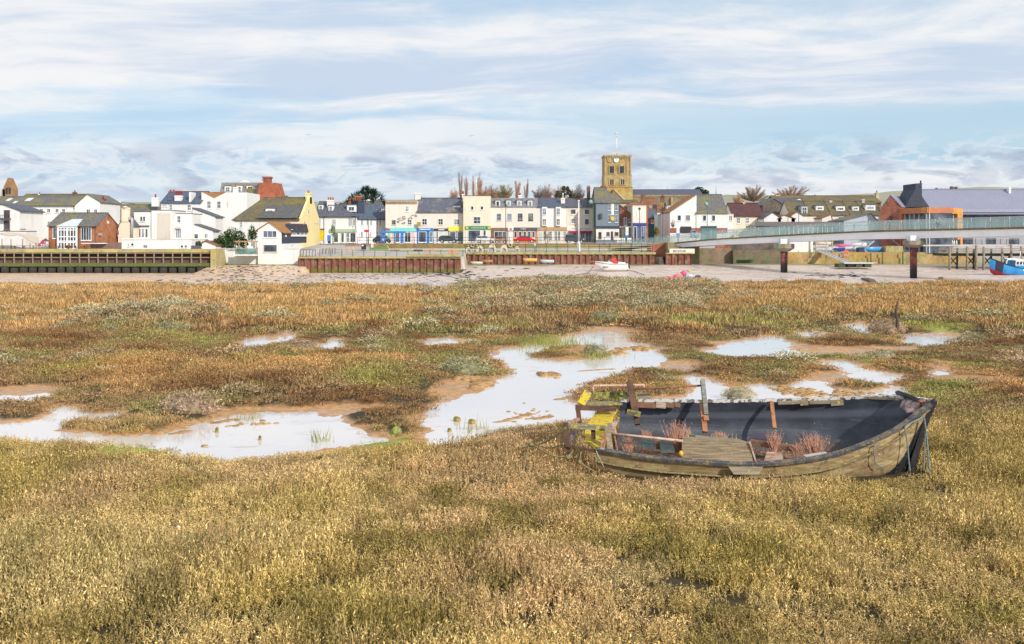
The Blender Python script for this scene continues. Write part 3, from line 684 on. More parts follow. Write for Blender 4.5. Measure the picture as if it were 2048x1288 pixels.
 trans = [P(1192, 900, 18.95), P(1174, 884, 19.3), P(1169, 866, 19.7), P(1176, 846, 20.1), P(1190, 826, 20.5), P(1212, 806, 20.85), P(1240, 804, 20.88), P(1228, 826, 20.5), P(1219, 846, 20.1), P(1211, 868, 19.7), P(1205, 890, 19.2)]
 b = MB(); n = len(trans); left = trans[:6]; right = [trans[10], trans[9], trans[9], trans[8], trans[7], trans[6]]
 right = [trans[10], trans[9] + (trans[10] - trans[9]) * .4, trans[9], trans[8], trans[7], trans[6]]
 for i in range(5):
  b.prism([left[i], left[i + 1], right[i + 1], right[i]], (0.02, -0.02, -0.045))
 b.build('transom', lich, root)['label'] = 'curved transom covered in yellow lichen'
 def bm(name, a, c, w, h, m, lab=None, up=(0, 0, 1)):
  o = MB().beam(P(*a), P(*c), w, h, up).build(name, m, root)
  if lab: o['label'] = lab
  return o
 bm('frame_board', (1163, 808, 20.6), (1242, 806, 20.7), .32, .035, lich2, 'top board with a bare pink middle')
 bm('frame_rail', (1151, 815, 20.3), (1233, 818, 20.35), .05, .10, brown)
 bm('frame_post', (1155, 810, 20.25), (1159, 845, 20.3), .09, .09, brown, up=(0, 1, 0))
 bm('frame_board', (1162, 809, 20.35), (1176, 784, 20.6), .16, .04, lich, 'short lichened board tilted up', up=(.3, 1, .2))
 bm('frame_board', (1178, 791, 20.95), (1254, 790, 20.95), .05, .13, green, 'beam green with moss')
 bm('frame_board', (1254, 790, 20.97), (1300, 792, 20.97), .05, .12, grey, 'weathered grey end of the beam')
 bm('frame_rail', (1131, 851, 19.25), (1212, 856, 19.25), .12, .085, lich2, 'lower rail topped with lichen')
 bm('frame_post', (1131, 845, 19.1), (1134, 903, 19.1), .10, .085, brown, up=(0, 1, 0))
 bm('frame_rail', (1131, 890, 19.05), (1192, 903, 18.9), .06, .05, brown)
 bm('frame_rail', (1131, 850, 19.15), (1157, 838, 20.25), .06, .06, pale, 'short rail tying both posts')
 bm('frame_post', (1186, 858, 19.3), (1187, 878, 19.3), .08, .06, brown, up=(0, 1, 0))
 b = MB()
 for k in range(5): b.beam(P(1146 + k * 2, 862, 19.5), P(1139 + k * 3, 887 - k * 3, 19.3), .02, .03)
 b.build('frame_strut', plain((0.26, 0.20, 0.21), .8, .3, 20, name='grey_strut'), root)
 bm('stern_post', (1214, 853, 19.1), (1221, 901, 18.95), .11, .07, grey, up=(0, 1, 0))
 bm('stern_post', (1209, 868, 18.95), (1204, 903, 18.85), .07, .05, pale, 'peeling pale orange board', up=(.5, 1, 0))
 bm('stern_post', (1222, 847, 19.5), (1226, 868, 19.4), .10, .16, pale, 'broken board with an orange split end', up=(.5, 1, 0))
 bm('stern_post', (1232, 843, 19.6), (1223, 866, 19.3), .06, .05, pale, 'splintered orange edge', up=(.5, 1, 0))
 bm('stern_post', (1229, 872, 19.0), (1235, 902, 18.9), .02, .02, pale, 'thin leaning lath', up=(.5, 1, 0))
 rust = rustm(); rust2 = rustm('rust_orange', (0.30, 0.11, 0.045), (0.42, 0.20, 0.10), (0.13, 0.06, 0.04)); pipe = rustm('pale_pipe', (0.55, 0.33, 0.22), (0.66, 0.50, 0.38), (0.35, 0.14, 0.07), 9)
 b = MB(); b.beam(P(1259, 764, 20.6), P(1271, 826, 20.3), .13, .11, (0, 1, 0)); b.beam(P(1268, 815, 20.3), P(1275, 849, 20.1), .10, .09, (0, 1, 0)); b.ball(P(1260, 766, 20.6), .06, 8, 6, jit=.15)
 o = b.build('upright_post', brown, root); o['label'] = 'dark split post with a cleat nailed across'
 b = MB(); b.beam(P(1254, 823, 20.1), P(1281, 829, 20.05), .10, .09); b.build('cleat', green, o)
 b = MB(); b.beam(P(1266, 770, 20.75), P(1274, 806, 20.7), .07, .06, (0, 1, 0)); b.build('upright_post', green, root)['label'] = 'green slat behind the split post'
 b = MB(); b.beam(P(1405, 760, 20.7), P(1412, 830, 20.3), .085, .10, (0, 1, 0)); o = b.build('upright_post', woodm('blue_grey_post', (0.27, 0.26, 0.21), (0.16, 0.22, 0.22), .5), root); o['label'] = 'tall grey post rising above the far rail'
 b = MB(); b.beam(P(1404, 806, 20.55), P(1410, 865, 20.05), .10, .08, (0, 1, 0)); b.beam(P(1411, 832, 20.25), P(1413, 842, 20.2), .10, .08, (0, 1, 0)); b.build('rib', rust2, root)['label'] = 'rusty iron rib below the tall post'
 b = MB(); b.beam(P(1543, 803, 20.62), P(1549, 857, 20.12), .075, .045, (0, 1, 0)); b.build('rib', rust2, root)['label'] = 'rusty flat rib halfway along the far side'
 MB().tube([P(1263, 778, 20.62), P(1330, 775, 20.66), P(1404, 771, 20.72)], .022, 7).build('pipe', rust, root)['label'] = 'dark red pipe between the two posts'
 MB().tube([P(1187, 787, 20.9), P(1186, 775, 20.9), P(1189, 771, 20.92), P(1240, 771, 20.95), P(1289, 770, 21.0)], .024, 7).build('pipe', pipe, root)['label'] = 'pale bent handrail pipe above the stern'
 MB().tube([P(1288, 770, 20.98), P(1287, 782, 20.98)], .018, 6).build('pipe', pipe, root)['label'] = 'short stub under the handrail'
 MB().tube([P(1221, 867, 19.2), P(1290, 874, 19.05), P(1366, 882, 18.95)], .024, 7).build('pipe', pipe, root)['label'] = 'rusty tube lying across the cockpit'
 for a, c, w in ((1274, 1310, .10), (1311, 1331, .11), (1331, 1347, .09), (1348, 1360, .06)):
  MB().beam(P(a, 809, 20.66), P(c, 811, 20.66), .12, w).build('rail_block', redbr if a != 1311 else pale, root)
 for a, c in ((1556, 1600), (1600, 1616), (1618, 1660), (1661, 1686)):
  MB().beam(P(a, 804 + (a % 3), 20.6), P(c, 804, 20.58), .09, .06 + .05 * (a in (1600, 1661))).build('rail_block', grey, root)
 MB().beam(P(1712, 793.5, 20.55), P(1806, 798, 20.0), .13, .05).build('rail_block', grey, root)['label'] = 'long loose strip of rail near the bow'
 def fdfn(t, b):
  o = ocoord(t); n = t.noise(o, 9, 7, 0.7)
  c = t.mix(t.ramp(n, 0.35, 0.6), (0.10, 0.055, 0.05), (0.34, 0.27, 0.27)); c = t.mix(t.ramp(t.noise(o, 14, 4), 0.60, 0.66), c, (0.42, 0.13, 0.06)); c = t.mix(t.ramp(t.noise(o, 11, 4), 0.64, 0.7), c, (0.42, 0.33, 0.05))
  t.l.new(c, b.inputs['Base Color']); b.inputs['Roughness'].default_value = 0.8; bump(t, b, n, 0.02, 0.8)
 b = MB()
 for q in range(3):
  pts = [P(1806 + q * 4, 797 + q * 5, 19.95 - q * .2), P(1842, 803 + q * 3, 19.4 - q * .05), P(1856, 808 + q * 2, 19.25), P(1838 - q * 3, 818 + q * 3, 19.2), P(1808 + q * 2, 815 + q * 4, 19.6 - q * .15), P(1800 + q * 5, 812 + q * 3, 19.75 - q * .1)]
  b.prism(pts, (0, 0, -.03 + .004 * q))
 fd = b.build('foredeck', mat('foredeck_wreck', fdfn), root)
 b = MB()
 for px, py in ((1838, 807), (1832, 819)):
  p = P(px, py, 19.3) + V((0, 0, .03)); b.beam(p, p + V((.11, 0, .01)), .06, .05); b.beam(p + V((0, -.05, .03)), p + V((.1, -.05, .035)), .03, .05)
 b.build('bow_bracket', rust2, fd)
 MB().prism([P(1793, 790, 19.95), P(1800, 787, 19.95), P(1835, 800, 19.5), P(1846, 806, 19.35), P(1838, 806, 19.4), P(1815, 797, 19.75)], (0, .1, .05)).build('bow_capping', black, root)
 MB().prism([P(1457, 934, 18.38), P(1526, 934, 18.38), P(1518, 949, 18.30), P(1468, 949, 18.30)], (0, .035, 0)).build('outer_plank', grey, root)['label'] = 'lichened plank hanging outside the near rail'
 b = MB(); c0 = [P(1364, 876, 19.15), P(1500, 886, 19.15), P(1506, 925, 18.72), P(1364, 920, 18.72)]
 for k in range(4):
  a0, a1 = c0[0].lerp(c0[3], k / 4 + .01), c0[0].lerp(c0[3], (k + 1) / 4 - .012); d0, d1 = c0[1].lerp(c0[2], k / 4 + .01), c0[1].lerp(c0[2], (k + 1) / 4 - .012)
  b.prism([a0, a1, d1, d0], (0, .03 + .006 * (k % 2), .01))
 hx = b.build('hatch', woodm('hatch_wood', (0.27, 0.20, 0.125), (0.45, 0.30, 0.05), .16, .4, 22), root); hx['label'] = 'planked hatch lid dotted with lichen'
 MB().prism([P(1364, 876, 19.17), P(1500, 886, 19.17), P(1478, 878, 19.6), P(1370, 868, 19.6)], (0, 0, -.03)).build('hatch_top', grey, hx)
 MB().beam(P(1499, 884, 19.1), P(1512, 926, 18.75), .03, .05, (0, 1, 0)).build('hatch_edge', pale, hx)
 def floorfn(t, b):
  o = ocoord(t); n = t.noise(o, 7, 7, 0.7); n2 = t.noise(o, 1.8, 5)
  c = t.mix(t.ramp(n, 0.35, 0.65), (0.13, 0.07, 0.045), (0.40, 0.23, 0.14)); c = t.mix(t.ramp(n2, 0.52, 0.62), c, (0.035, 0.05, 0.045)); c = t.mix(t.ramp(t.noise(o, 30, 4), 0.6, 0.68), c, (0.40, 0.26, 0.17))
  t.l.new(c, b.inputs['Base Color']); b.inputs['Roughness'].default_value = 0.95; bump(t, b, n, 0.05, 1)
 b = MB(); fl = []
 nx, ny = 60, 16
 for i in range(nx + 1):
  u = 0.25 + (6.45 - .25) * i / nx; r = sect(u, 0.05)
  a, c = r[5], r[int(nt * .62)]
  for j in range(ny + 1):
   p = a.lerp(c, j / ny); k = math.sin(math.pi * j / ny)
   zz = a.z * (1 - j / ny) + c.z * j / ny
   p.z = zz * .5 + .5 * max(a.z, .10) + .03 + .12 * noise_h(p.x * 3, p.y * 3) * k
   p.z = min(p.z, a.z - .01 if j == 0 else 9)
   fl.append(p)
 fs = [(i * (ny + 1) + j, (i + 1) * (ny + 1) + j, (i + 1) * (ny + 1) + j + 1, i * (ny + 1) + j + 1) for i in range(nx) for j in range(ny)]
 b.add(fl, fs, 0, True); b.build('floor_silt', mat('silt_and_litter', floorfn), root)
 b = MB()
 for k in range(1500):
  u = random.uniform(.4, 6.3); r = sect(u, .06); q = random.random() ** .7; p = r[6].lerp(r[int(nt * .62)], q); p.z = p.z * .5 + .5 * max(r[5].z, .10) + .04; h = random.uniform(.04, .16); s = V((.006, .002, 0)); e = p + V((random.uniform(-.07, .07), random.uniform(-.05, .05), h))
  b.add([p - s, p + s, e], [(0, 1, 2)])
 tag(b.build('dead_growth', plain((0.42, 0.21, 0.12), .9, .5, 9, name='russet_growth'), root), kind='stuff')
 b = MB()
 for k in range(260):
  x0, y0 = random.uniform(1240, 1660), 0; u = random.uniform(.5, 6.0); r = sect(u, .06); p = r[6].lerp(r[int(nt * .6)], random.random()); p.z = max(p.z, .10) + random.uniform(.03, .12)
  d = V((random.uniform(-.12, .12), random.uniform(-.08, .08), random.uniform(-.02, .04))); b.beam(p, p + d, random.uniform(.01, .035), .012)
 tag(b.build('wood_litter', woodm('litter', (0.46, 0.27, 0.16), None, 0, .4), root), kind='stuff')
 MB().prism([P(1529, 922, 18.9), P(1534, 907, 19.25), P(1563, 907, 19.25), P(1567, 921, 18.9)], (0, .01, .03)).build('bottom_board', pale, root)['label'] = 'pale flat slab beside the near rail'
 MB().beam(P(1501, 884, 19.6), P(1590, 897, 19.35), .16, .10).build('bottom_board', redbr, root)['label'] = 'red brown fallen beam'
 MB().prism([P(1499, 881, 19.75), P(1512, 871, 19.95), P(1548, 872, 20.0), P(1540, 884, 19.75)], (0, 0, .05)).build('bottom_board', plain((0.05, 0.04, 0.06), .6, name='purple_scrap'), root)['label'] = 'dark scrap behind the fallen beam'
 MB().prism([P(1606, 913, 18.95), P(1650, 906, 18.98), P(1655, 909, 18.9), P(1612, 917, 18.86)], (0, 0, .03)).build('bottom_board', plain((0.45, 0.42, 0.36), .8, name='pale_scrap'), root)['label'] = 'thin pale board on the near rail'
 b = MB(); pts = [P(1318, 884, 19.3), P(1345, 890, 19.2), P(1350, 905, 18.9), P(1322, 906, 18.9)]
 b.prism(pts, (0, .02, .05)); b.prism([P(1282, 880, 19.4), P(1310, 883, 19.4), P(1308, 898, 19.1), P(1284, 896, 19.1)], (0, .02, .03)); b.build('tarpaulin', plain((0.03, 0.05, 0.045), .5, .4, 9, name='green_sheet'), root)
 blue = plain((0.20, 0.25, 0.25), .9, .4, 40, name='blue_grey_rope'); oliv = plain((0.24, 0.20, 0.09), .95, .45, 30, name='olive_rope')
 def rope(pts, r, m, name='mooring_rope', lab='', par=None):
  L = [P(*q) for q in pts]; out = []
  for i in range(len(L) - 1):
   for s in range(6): out.append(cr(L[max(i - 1, 0)], L[i], L[i + 1], L[min(i + 2, len(L) - 1)], s / 6))
  out.append(L[-1]); b = MB().tube(out, r, 6)
  return b
 b = rope([(1847, 833, 19.0), (1838, 838, 18.95), (1815, 850, 18.85), (1810, 858, 18.8), (1814, 880, 18.82), (1817, 915, 18.84), (1820, 943, 18.84)], .014, blue)
 b2 = rope([(1847, 833, 19.0), (1850, 850, 19.0), (1849, 900, 19.0), (1847, 944, 19.0)], .012, blue); b3 = rope([(1848, 833, 18.98), (1853, 870, 18.95), (1857, 915, 18.9), (1861, 958, 18.85)], .016, blue)
 b.add(b2.v, b2.f, 0, True); b.add(b3.v, b3.f, 0, True); b.build('bow_rope', blue, root)
 b = rope([(1758, 889, 18.72), (1749, 893, 18.68), (1749, 915, 18.7), (1752, 927, 18.72), (1766, 935, 18.74)], .012, blue); b.build('rope_loop', blue, root)
 b = rope([(1192, 901, 18.85), (1198, 915, 18.8), (1208, 935, 18.8)], .012, oliv); b.build('rope_loop', plain((0.36, 0.34, 0.24), .9, name='pale_cord'), root)
 b = rope([(1131, 856, 19.0), (1110, 872, 19.2), (1085, 886, 19.5), (1066, 889, 19.6), (1030, 897, 19.6), (980, 907, 19.7), (930, 915, 19.9), (880, 919, 20.3), (838, 920, 20.7)], .021, oliv)
 for pts in ([(1068, 887, 19.6), (1085, 893, 19.4), (1105, 895, 19.25), (1128, 888, 19.0)], [(1064, 889, 19.6), (1082, 900, 19.3), (1106, 912, 19.0), (1135, 914, 18.9)], [(1058, 892, 19.6), (1052, 915, 19.2), (1047, 942, 18.9)], [(1161, 865, 19.25), (1152, 890, 19.1), (1137, 914, 18.9)], [(1157, 862, 19.3), (1162, 888, 19.1), (1161, 912, 18.9), (1158, 926, 18.9), (1166, 930, 18.85), (1190, 944, 18.8)]):
  q = rope(pts, .015, oliv); b.add(q.v, q.f, 0, True)
 b.ball(P(1062, 889, 19.58), .045, 8, 6, jit=.2); b.ball(P(1160, 924, 18.9), .05, 8, 6, jit=.2); b.ball(P(1136, 915, 18.9), .05, 8, 6, jit=.2)
 o = b.build('mooring_rope', oliv, None, org=P(1060, 890, 19.6)); tag(o, 'olive knotted rope stretched from the wreck stern across the grass', 'rope')
 bt = thing('bottle', 'green bottle lying on the hatch inside the wreck', 'bottle', P(1385, 873, 19.4))
 MB().tube([P(1377, 874, 19.4), P(1388, 873, 19.4), P(1391, 873, 19.4)], [.035, .035, .02], 8).build('bottle_body', glassm('green_glass', (0.03, 0.14, 0.04)), bt)
 MB().tube([P(1375, 874, 19.4), P(1377, 874, 19.4)], [.036, .036], 8).build('bottle_base', plain((0.7, 0.6, 0.4), name='bottle_label'), bt)
 b = MB()
 for q in range(9): b.ball(P(1426 + q * 3.6, 879 + .3 * q + random.uniform(-1, 1), 19.5), .035, 6, 4, jit=.3, sc=(1, 1, .5))
 o = b.build('lichen_chunk', plain((0.55, 0.33, 0.03), .9, .3, 20, name='orange_lichen'), None, org=P(1440, 880, 19.5)); tag(o, 'orange crumbling heap lying behind the hatch in the wreck', 'debris')
 o = MB().ball(P(1362, 907, 18.75), .045, 8, 6, sc=(1, 1, 1.2)).build('small_float', plain((0.75, 0.45, 0.06), .5, name='yellow_float'), None, org=P(1362, 907, 18.75)); tag(o, 'small yellow float wedged by the left edge of the hatch', 'float')
 twig = plain((0.52, 0.28, 0.19), .9, .35, 30, name='dry_red_stems')
 for i, (px, py, D, hpx, wpx, lab) in enumerate(((1256, 912, 19.35, 42, 16, 'low'), (1354, 902, 19.35, 66, 24, 'tall'), (1374, 884, 19.5, 30, 14, 'small'), (1547, 902, 19.35, 44, 18, 'mid'), (1628, 910, 19.2, 48, 32, 'wide'), (1594, 905, 19.2, 18, 14, 'tiny'), (1440, 884, 19.75, 22, 20, 'far'), (1292, 884, 19.7, 26, 12, 'aft'), (1318, 896, 19.4, 22, 16, 'x'))):
  b = MB(); o = P(px, py, D); hh = hpx / F * D; ww = wpx / F * D
  for k in range(130 if i in (1, 4) else 80):
   a = random.uniform(0, 6.28); r0 = ww * .35 * math.sqrt(random.random()); base = o + V((r0 * math.cos(a), r0 * math.sin(a) * .7, -.02)); h = hh * random.uniform(.45, 1.0)
   tip = base + V((random.gauss(0, .5) * ww * .8, random.gauss(0, .3) * ww, h)); s = V((.005, 0.002, 0)); m = base.lerp(tip, .5) + V((random.uniform(-.02, .02), 0, 0))
   b.add([base - s, base + s, m + s, m - s, tip], [(0, 1, 2, 3), (3, 2, 4)])
   for q in range(5):
    c = m.lerp(tip, random.random()); e = c + V((random.uniform(-.05, .05), random.uniform(-.03, .03), random.uniform(.01, .06))); b.add([c - s * .7, c + s * .7, e], [(0, 1, 2)])
  labs = {0: 'low reddish dry plant in the stern corner of the wreck', 1: 'tallest reddish dry plant, rising left of the hatch in the wreck', 2: 'thin reddish plant against the back of the hatch lid', 3: 'reddish dry plant beside the fallen beam under the flat rib', 4: 'wide reddish dry plant nearest the bow of the wreck', 5: 'tiny reddish tuft just left of the widest plant in the wreck', 6: 'low russet tuft along the far floor behind the hatch', 7: 'small russet tuft against the black lining near the stern', 8: 'small russet tuft beside the dark sheet in the wreck'}
  ob = b.build('dry_plant', twig, None, org=o); tag(ob, labs[i], 'plant', 'dry plants growing inside the wreck')
def noise_h(x, y):
 return float(fbm(np.array([x]), np.array([y]), 17)[0])
boat()
def marsh_things():
 wood = woodm('marsh_post', (0.10, 0.07, 0.05), None, 0, .5)
 x, D = G(1794, 664, 0.05); b = MB(); zt = Z(602, D)
 b.tube([(x, D, -.2), (x + .02, D, .6), (x - .05, D, 1.0), (x + .03, D, zt)], [.07, .075, .06, .045], 7); tag(b.build('mooring_post', wood, None, org=(x, D, 0)), 'thin dark upright post standing in the marsh beyond the bow', 'post')
 gm = plain((0.25, 0.29, 0.08), .9, .5, 16, name='green_weed')
 c = P(800, 870, 23.2); b = MB(); b.ball(c + Vector((-.08, 0, .08)), .13, 10, 7, jit=.06); b.ball(c + Vector((-.1, 0, -.06)), .16, 10, 7, jit=.1, sc=(1, .8, .9)); b.tube([c + Vector((-.05, 0, 0)), c + Vector((.12, -.05, -.06)), c + Vector((.20, -.15, -.22))], [.14, .15, .10], 9)
 o = b.build('mooring_block', gm, None, org=c); tag(o, 'lumpy mooring block wrapped in bright green weed at the water edge', 'mooring')
 MB().tube([c + Vector((-.2, -.08, .02)), c + Vector((-.26, -.1, -.08)), c + Vector((-.18, -.12, -.16)), c + Vector((-.08, -.12, -.1)), c + Vector((.0, -.13, .03))], .018, 6).build('weedy_rope', plain((0.25, 0.27, 0.09), .9, name='weedy_rope'), o)
 ym = plain((0.27, 0.20, 0.045), .85, .6, 14, name='yellow_weed')
 for px, py, w, h, lab in ((914, 838, 14, 8, 'square mossy timber stump standing left in the pool by the wreck'), (944, 843, 14, 8, 'rounder mossy stump just right of the square one in the pool'), (899, 860, 8, 7, 'smallest mossy stump nearest the shore of the pool'), (520, 876, 6, 9, 'short mossy peg standing alone in the left pool'), (434, 860, 7, 10, 'dark peg beside floating weed in the left pool'), (315, 903, 9, 6, 'pale mossy lump at the grassy edge of the left pool')):
  x, D = G(px, py + h / 2, WZ); s = w / F * D / 2; hh = h / F * D
  b = MB(); b.tube([(x, D, -.3), (x, D, WZ + hh * .75), (x + s * .08, D, WZ + hh)], [s, s * 1.02, s * .8], 8); tag(b.build('mossy_stump', ym, None, org=(x, D, WZ)), lab, 'stump', 'mossy stumps in the pools')
 mm = plain((0.40, 0.24, 0.10), .8, .3, 5, name='mud_lump'); b = MB()
 L = [(1065 + random.gauss(0, 14), 700, 0) for k in range(0)]
 for cx, cy, rx, ry, n, s in ((1098, 750, 18, 3, 26, .10), (962, 770, 18, 5, 40, .14), (930, 758, 30, 4, 20, .12), (1225, 706, 30, 3, 26, .10), (1280, 698, 40, 3, 26, .10), (1575, 780, 25, 8, 34, .07), (1700, 790, 60, 8, 60, .06), (1620, 788, 25, 6, 30, .07), (1780, 655, 20, 2, 6, .1), (1250, 650, 30, 4, 30, .2), (410, 893, 8, 3, 9, .03), (500, 848, 60, 8, 18, .04), (1060, 830, 50, 18, 30, .03)):
  for k in range(n):
   px, py = cx + random.gauss(0, .5) * rx, cy + random.gauss(0, .5) * ry; x, D = G(px, py, WZ); q = s * random.uniform(.5, 1.5)
   b.ball((x, D, WZ + q * .1), q, 7, 4, sc=(1.6, 1.2, .5), jit=.22)
 for px0, py0, px1, py1 in ((1000, 845, 1060, 828), (1075, 838, 1100, 832), (1120, 846, 1190, 838), (1115, 800, 1150, 792), (930, 775, 955, 782), (1160, 742, 1225, 738), (430, 846, 470, 838), (350, 868, 372, 862), (1110, 852, 1140, 846)):
  a, c = G(px0, py0, WZ), G(px1, py1, WZ)
  for k in range(16):
   t = k / 15; b.ball((a[0] * (1 - t) + c[0] * t + random.gauss(0, .03), a[1] * (1 - t) + c[1] * t + random.gauss(0, .03), WZ), .07, 7, 4, sc=(2.0, 1.1, .22), jit=.3)
 tag(b.build('mud_lumps', mm), 'brown lumps and streaks of mud breaking the pool surface', kind='stuff')
 b = MB()
 for cx, cy, rx, ry, n in ((1090, 688, 80, 12, 500), (1180, 716, 60, 6, 120), (510, 668, 20, 6, 60), (640, 882, 26, 5, 24), (960, 862, 60, 9, 24), (500, 838, 30, 4, 16)):
  for k in range(n):
   x, D = G(cx + random.gauss(0, .5) * rx, cy + random.gauss(0, .5) * ry, WZ); h = random.uniform(.15, .38); l = random.uniform(-.12, .12); s = .006 + D * .00022
   b.add([(x - s, D, WZ - .05), (x + s, D, WZ - .05), (x + l, D + random.uniform(-.05, .05), WZ + h)], [(0, 1, 2)])
 tag(b.build('pool_reeds', plain((0.27, 0.27, 0.07), .8, .4, 3, name='reed_green')), 'sparse green reeds standing in the pool shallows', kind='stuff')
 o = MB(); x, D = G(356, 1050, .25); o.add([(x - .03, D, .22), (x + .02, D + .01, .21), (x + .03, D + .04, .22), (x - .01, D + .03, .23), (x, D + .02, .235)], [(0, 1, 4), (1, 2, 4), (2, 3, 4), (3, 0, 4)])
 tag(o.build('litter_scrap', plain((0.75, 0.78, 0.85), .6, name='white_scrap'), None, org=(x, D, .2)), 'scrap of white litter caught in the foreground grass', 'litter')
 random.seed(21)
 shp = []
 for v in range(3):
  b = MB()
  for k in range(1500):
   th = random.uniform(0, 6.28); ph = math.acos(random.uniform(0, 1)); r = random.uniform(.78, 1.04) * (1 + .18 * math.sin(3 * th + v) + .10 * math.sin(7 * th + 2 * v) * math.sin(4 * ph))
   c = Vector((math.sin(ph) * math.cos(th) * r, math.sin(ph) * math.sin(th) * r, math.cos(ph) * r * .9)); d = (c.normalized() + Vector((random.gauss(0, .5), random.gauss(0, .5), random.gauss(.3, .5)))).normalized()
   s = d.orthogonal().normalized(); s.rotate(Matrix.Rotation(random.uniform(0, 6.28), 3, d)); l, w = random.uniform(.05, .11), random.uniform(.018, .034)
   b.add([c - d * l * .4, c + s * w, c + d * l, c - s * w], [(0, 1, 2, 3)])
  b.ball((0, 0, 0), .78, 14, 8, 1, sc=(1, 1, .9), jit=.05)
  shp.append(b)
 for i, (px, py, w, h, kk, lab) in enumerate(((340, 668, 84, 30, 0, 'largest grey green rounded shrub on the left marsh'), (215, 668, 62, 24, 1, 'pale silvery shrub left of the largest rounded one'), (290, 650, 90, 24, 0, 'long low shrub behind the largest rounded one on the left'), (20, 650, 60, 20, 0, 'green shrub cut by the left picture edge'), (92, 645, 60, 16, 1, 'pale flat shrub beside the one at the left edge'), (235, 626, 40, 16, 0, 'small dark green shrub furthest back on the left marsh'), (650, 640, 50, 16, 1, 'lone pale shrub amid orange grass left of centre'), (372, 822, 120, 48, 2, 'bushy twiggy shrub with pale tips above the left pool'), (925, 742, 110, 34, 0, 'broad grey green shrub on the point jutting into the central pool'), (745, 712, 70, 26, 1, 'pale woolly shrub inland of the point by the central pool'), (1190, 706, 50, 24, 0, 'shrub crowning the small island in the central pool'), (1770, 662, 74, 28, 2, 'pinkish shrub at the foot of the thin post'), (1480, 790, 70, 18, 1, 'pale shrub behind the far rail of the wreck beside the pool'), (1765, 714, 50, 16, 1, 'pale dot of a shrub on the right marsh beyond the wreck'), (355, 574, 60, 14, 0, 'green mound of shrub at the far edge of the marsh on the left'), (600, 698, 80, 22, 2, 'brown shrub beside small puddles left of centre'), (1310, 625, 80, 22, 0, 'grey shrub at the right end of the hummocky ridge'), (1210, 640, 70, 24, 0, 'green shrub at the foot of the hummocky ridge'), (1100, 625, 80, 16, 1, 'pale shrub on the left flank of the hummocky ridge'), (1150, 605, 100, 16, 1, 'long pale shrub along the crest of the hummocky ridge'), (1000, 590, 90, 14, 2, 'brown shrub at the left end of the hummocky ridge'))):
  cs = ((0.38, 0.36, 0.20), (0.52, 0.47, 0.32), (0.46, 0.33, 0.22))[kk]
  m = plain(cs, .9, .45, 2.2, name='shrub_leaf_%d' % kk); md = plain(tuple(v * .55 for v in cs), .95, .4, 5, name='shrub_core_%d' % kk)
  x, D = G(px, py, .06); s = w / F * D / 2; hh = h / F * D
  cs = cs
  src = shp[i % 3]; b = MB(); b.f, b.m, b.sm = src.f, src.m, src.sm
  b.v = [(x + p[0] * s, D + p[1] * s * .9, .02 + p[2] * hh * .95) for p in src.v]
  tag(b.build('shrub', [m, md], None, org=(x, D, 0)), lab, 'shrub', 'low rounded shrubs on the marsh')
marsh_things()
WHITE = plaster((0.80, 0.785, 0.76)); CREAM = plaster((0.80, 0.71, 0.56)); PINKC = plaster((0.80, 0.72, 0.63)); YEL = plaster((0.82, 0.68, 0.34), .1)
WARMW = plaster((0.80, 0.74, 0.66)); BEIGE = plaster((0.62, 0.57, 0.50)); BLUEG = plaster((0.20, 0.25, 0.31)); STONEC = plaster((0.56, 0.47, 0.34), .5)
SLATE = roofm((0.11, 0.12, 0.15), (0.20, 0.19, 0.16), .25, 'slate_roof'); SLATEB = roofm((0.09, 0.115, 0.175), (0.14, 0.15, 0.18), .25, 'blue_slate_roof'); SLATEM = roofm((0.16, 0.155, 0.15), (0.23, 0.205, 0.08), .55, 'mossy_slate_roof')
MOSSY = roofm((0.15, 0.12, 0.08), (0.215, 0.175, 0.05), .55, 'mossy_roof'); TILE = roofm((0.26, 0.10, 0.05), (0.33, 0.18, 0.06), .45, 'red_tile_roof'); ORTILE = roofm((0.38, 0.18, 0.055), (0.30, 0.12, 0.05), .4, 'orange_tile_roof')
DKRED = roofm((0.115, 0.045, 0.045), (0.07, 0.04, 0.05), .5, 'dark_red_roof'); BRTILE = roofm((0.27, 0.12, 0.055), (0.15, 0.08, 0.06), .4, 'brown_tile_roof'); MANS = roofm((0.22, 0.22, 0.25), (0.28, 0.27, 0.27), .4, 'grey_mansard_roof')
BRICK = brickm((0.42, 0.15, 0.06)); BRICKD = brickm((0.20, 0.095, 0.06), name='dark_brick'); BRICKR = brickm((0.36, 0.115, 0.07), name='red_brick'); BRICKG = brickm((0.14, 0.11, 0.10), name='grey_brown_brick')
GLASS = glassm(); GLASSB = glassm('shop_glass', (0.09, 0.11, 0.14)); GLASSL = glassm('pale_glass', (0.22, 0.25, 0.28), .15)
FW = plain((0.80, 0.80, 0.79), .5, name='white_frame'); FD = plain((0.07, 0.07, 0.08), .5, name='dark_frame'); FB = plain((0.25, 0.12, 0.07), .6, name='brown_frame'); DK = plain((0.035, 0.035, 0.04), .7, name='dark_fill')
POT = plain((0.62, 0.20, 0.06), .8, .25, name='orange_pot'); POTR = plain((0.45, 0.06, 0.04), .8, .25, name='red_pot')
V = Vector
def textmesh(body, size=1.0):
 cu = bpy.data.curves.new('lettering', 'FONT'); cu.body = body; cu.extrude = 0.02; cu.resolution_u = 2
 o = bpy.data.objects.new('tmp', cu); me = bpy.data.meshes.new_from_object(o); bpy.data.objects.remove(o); return me
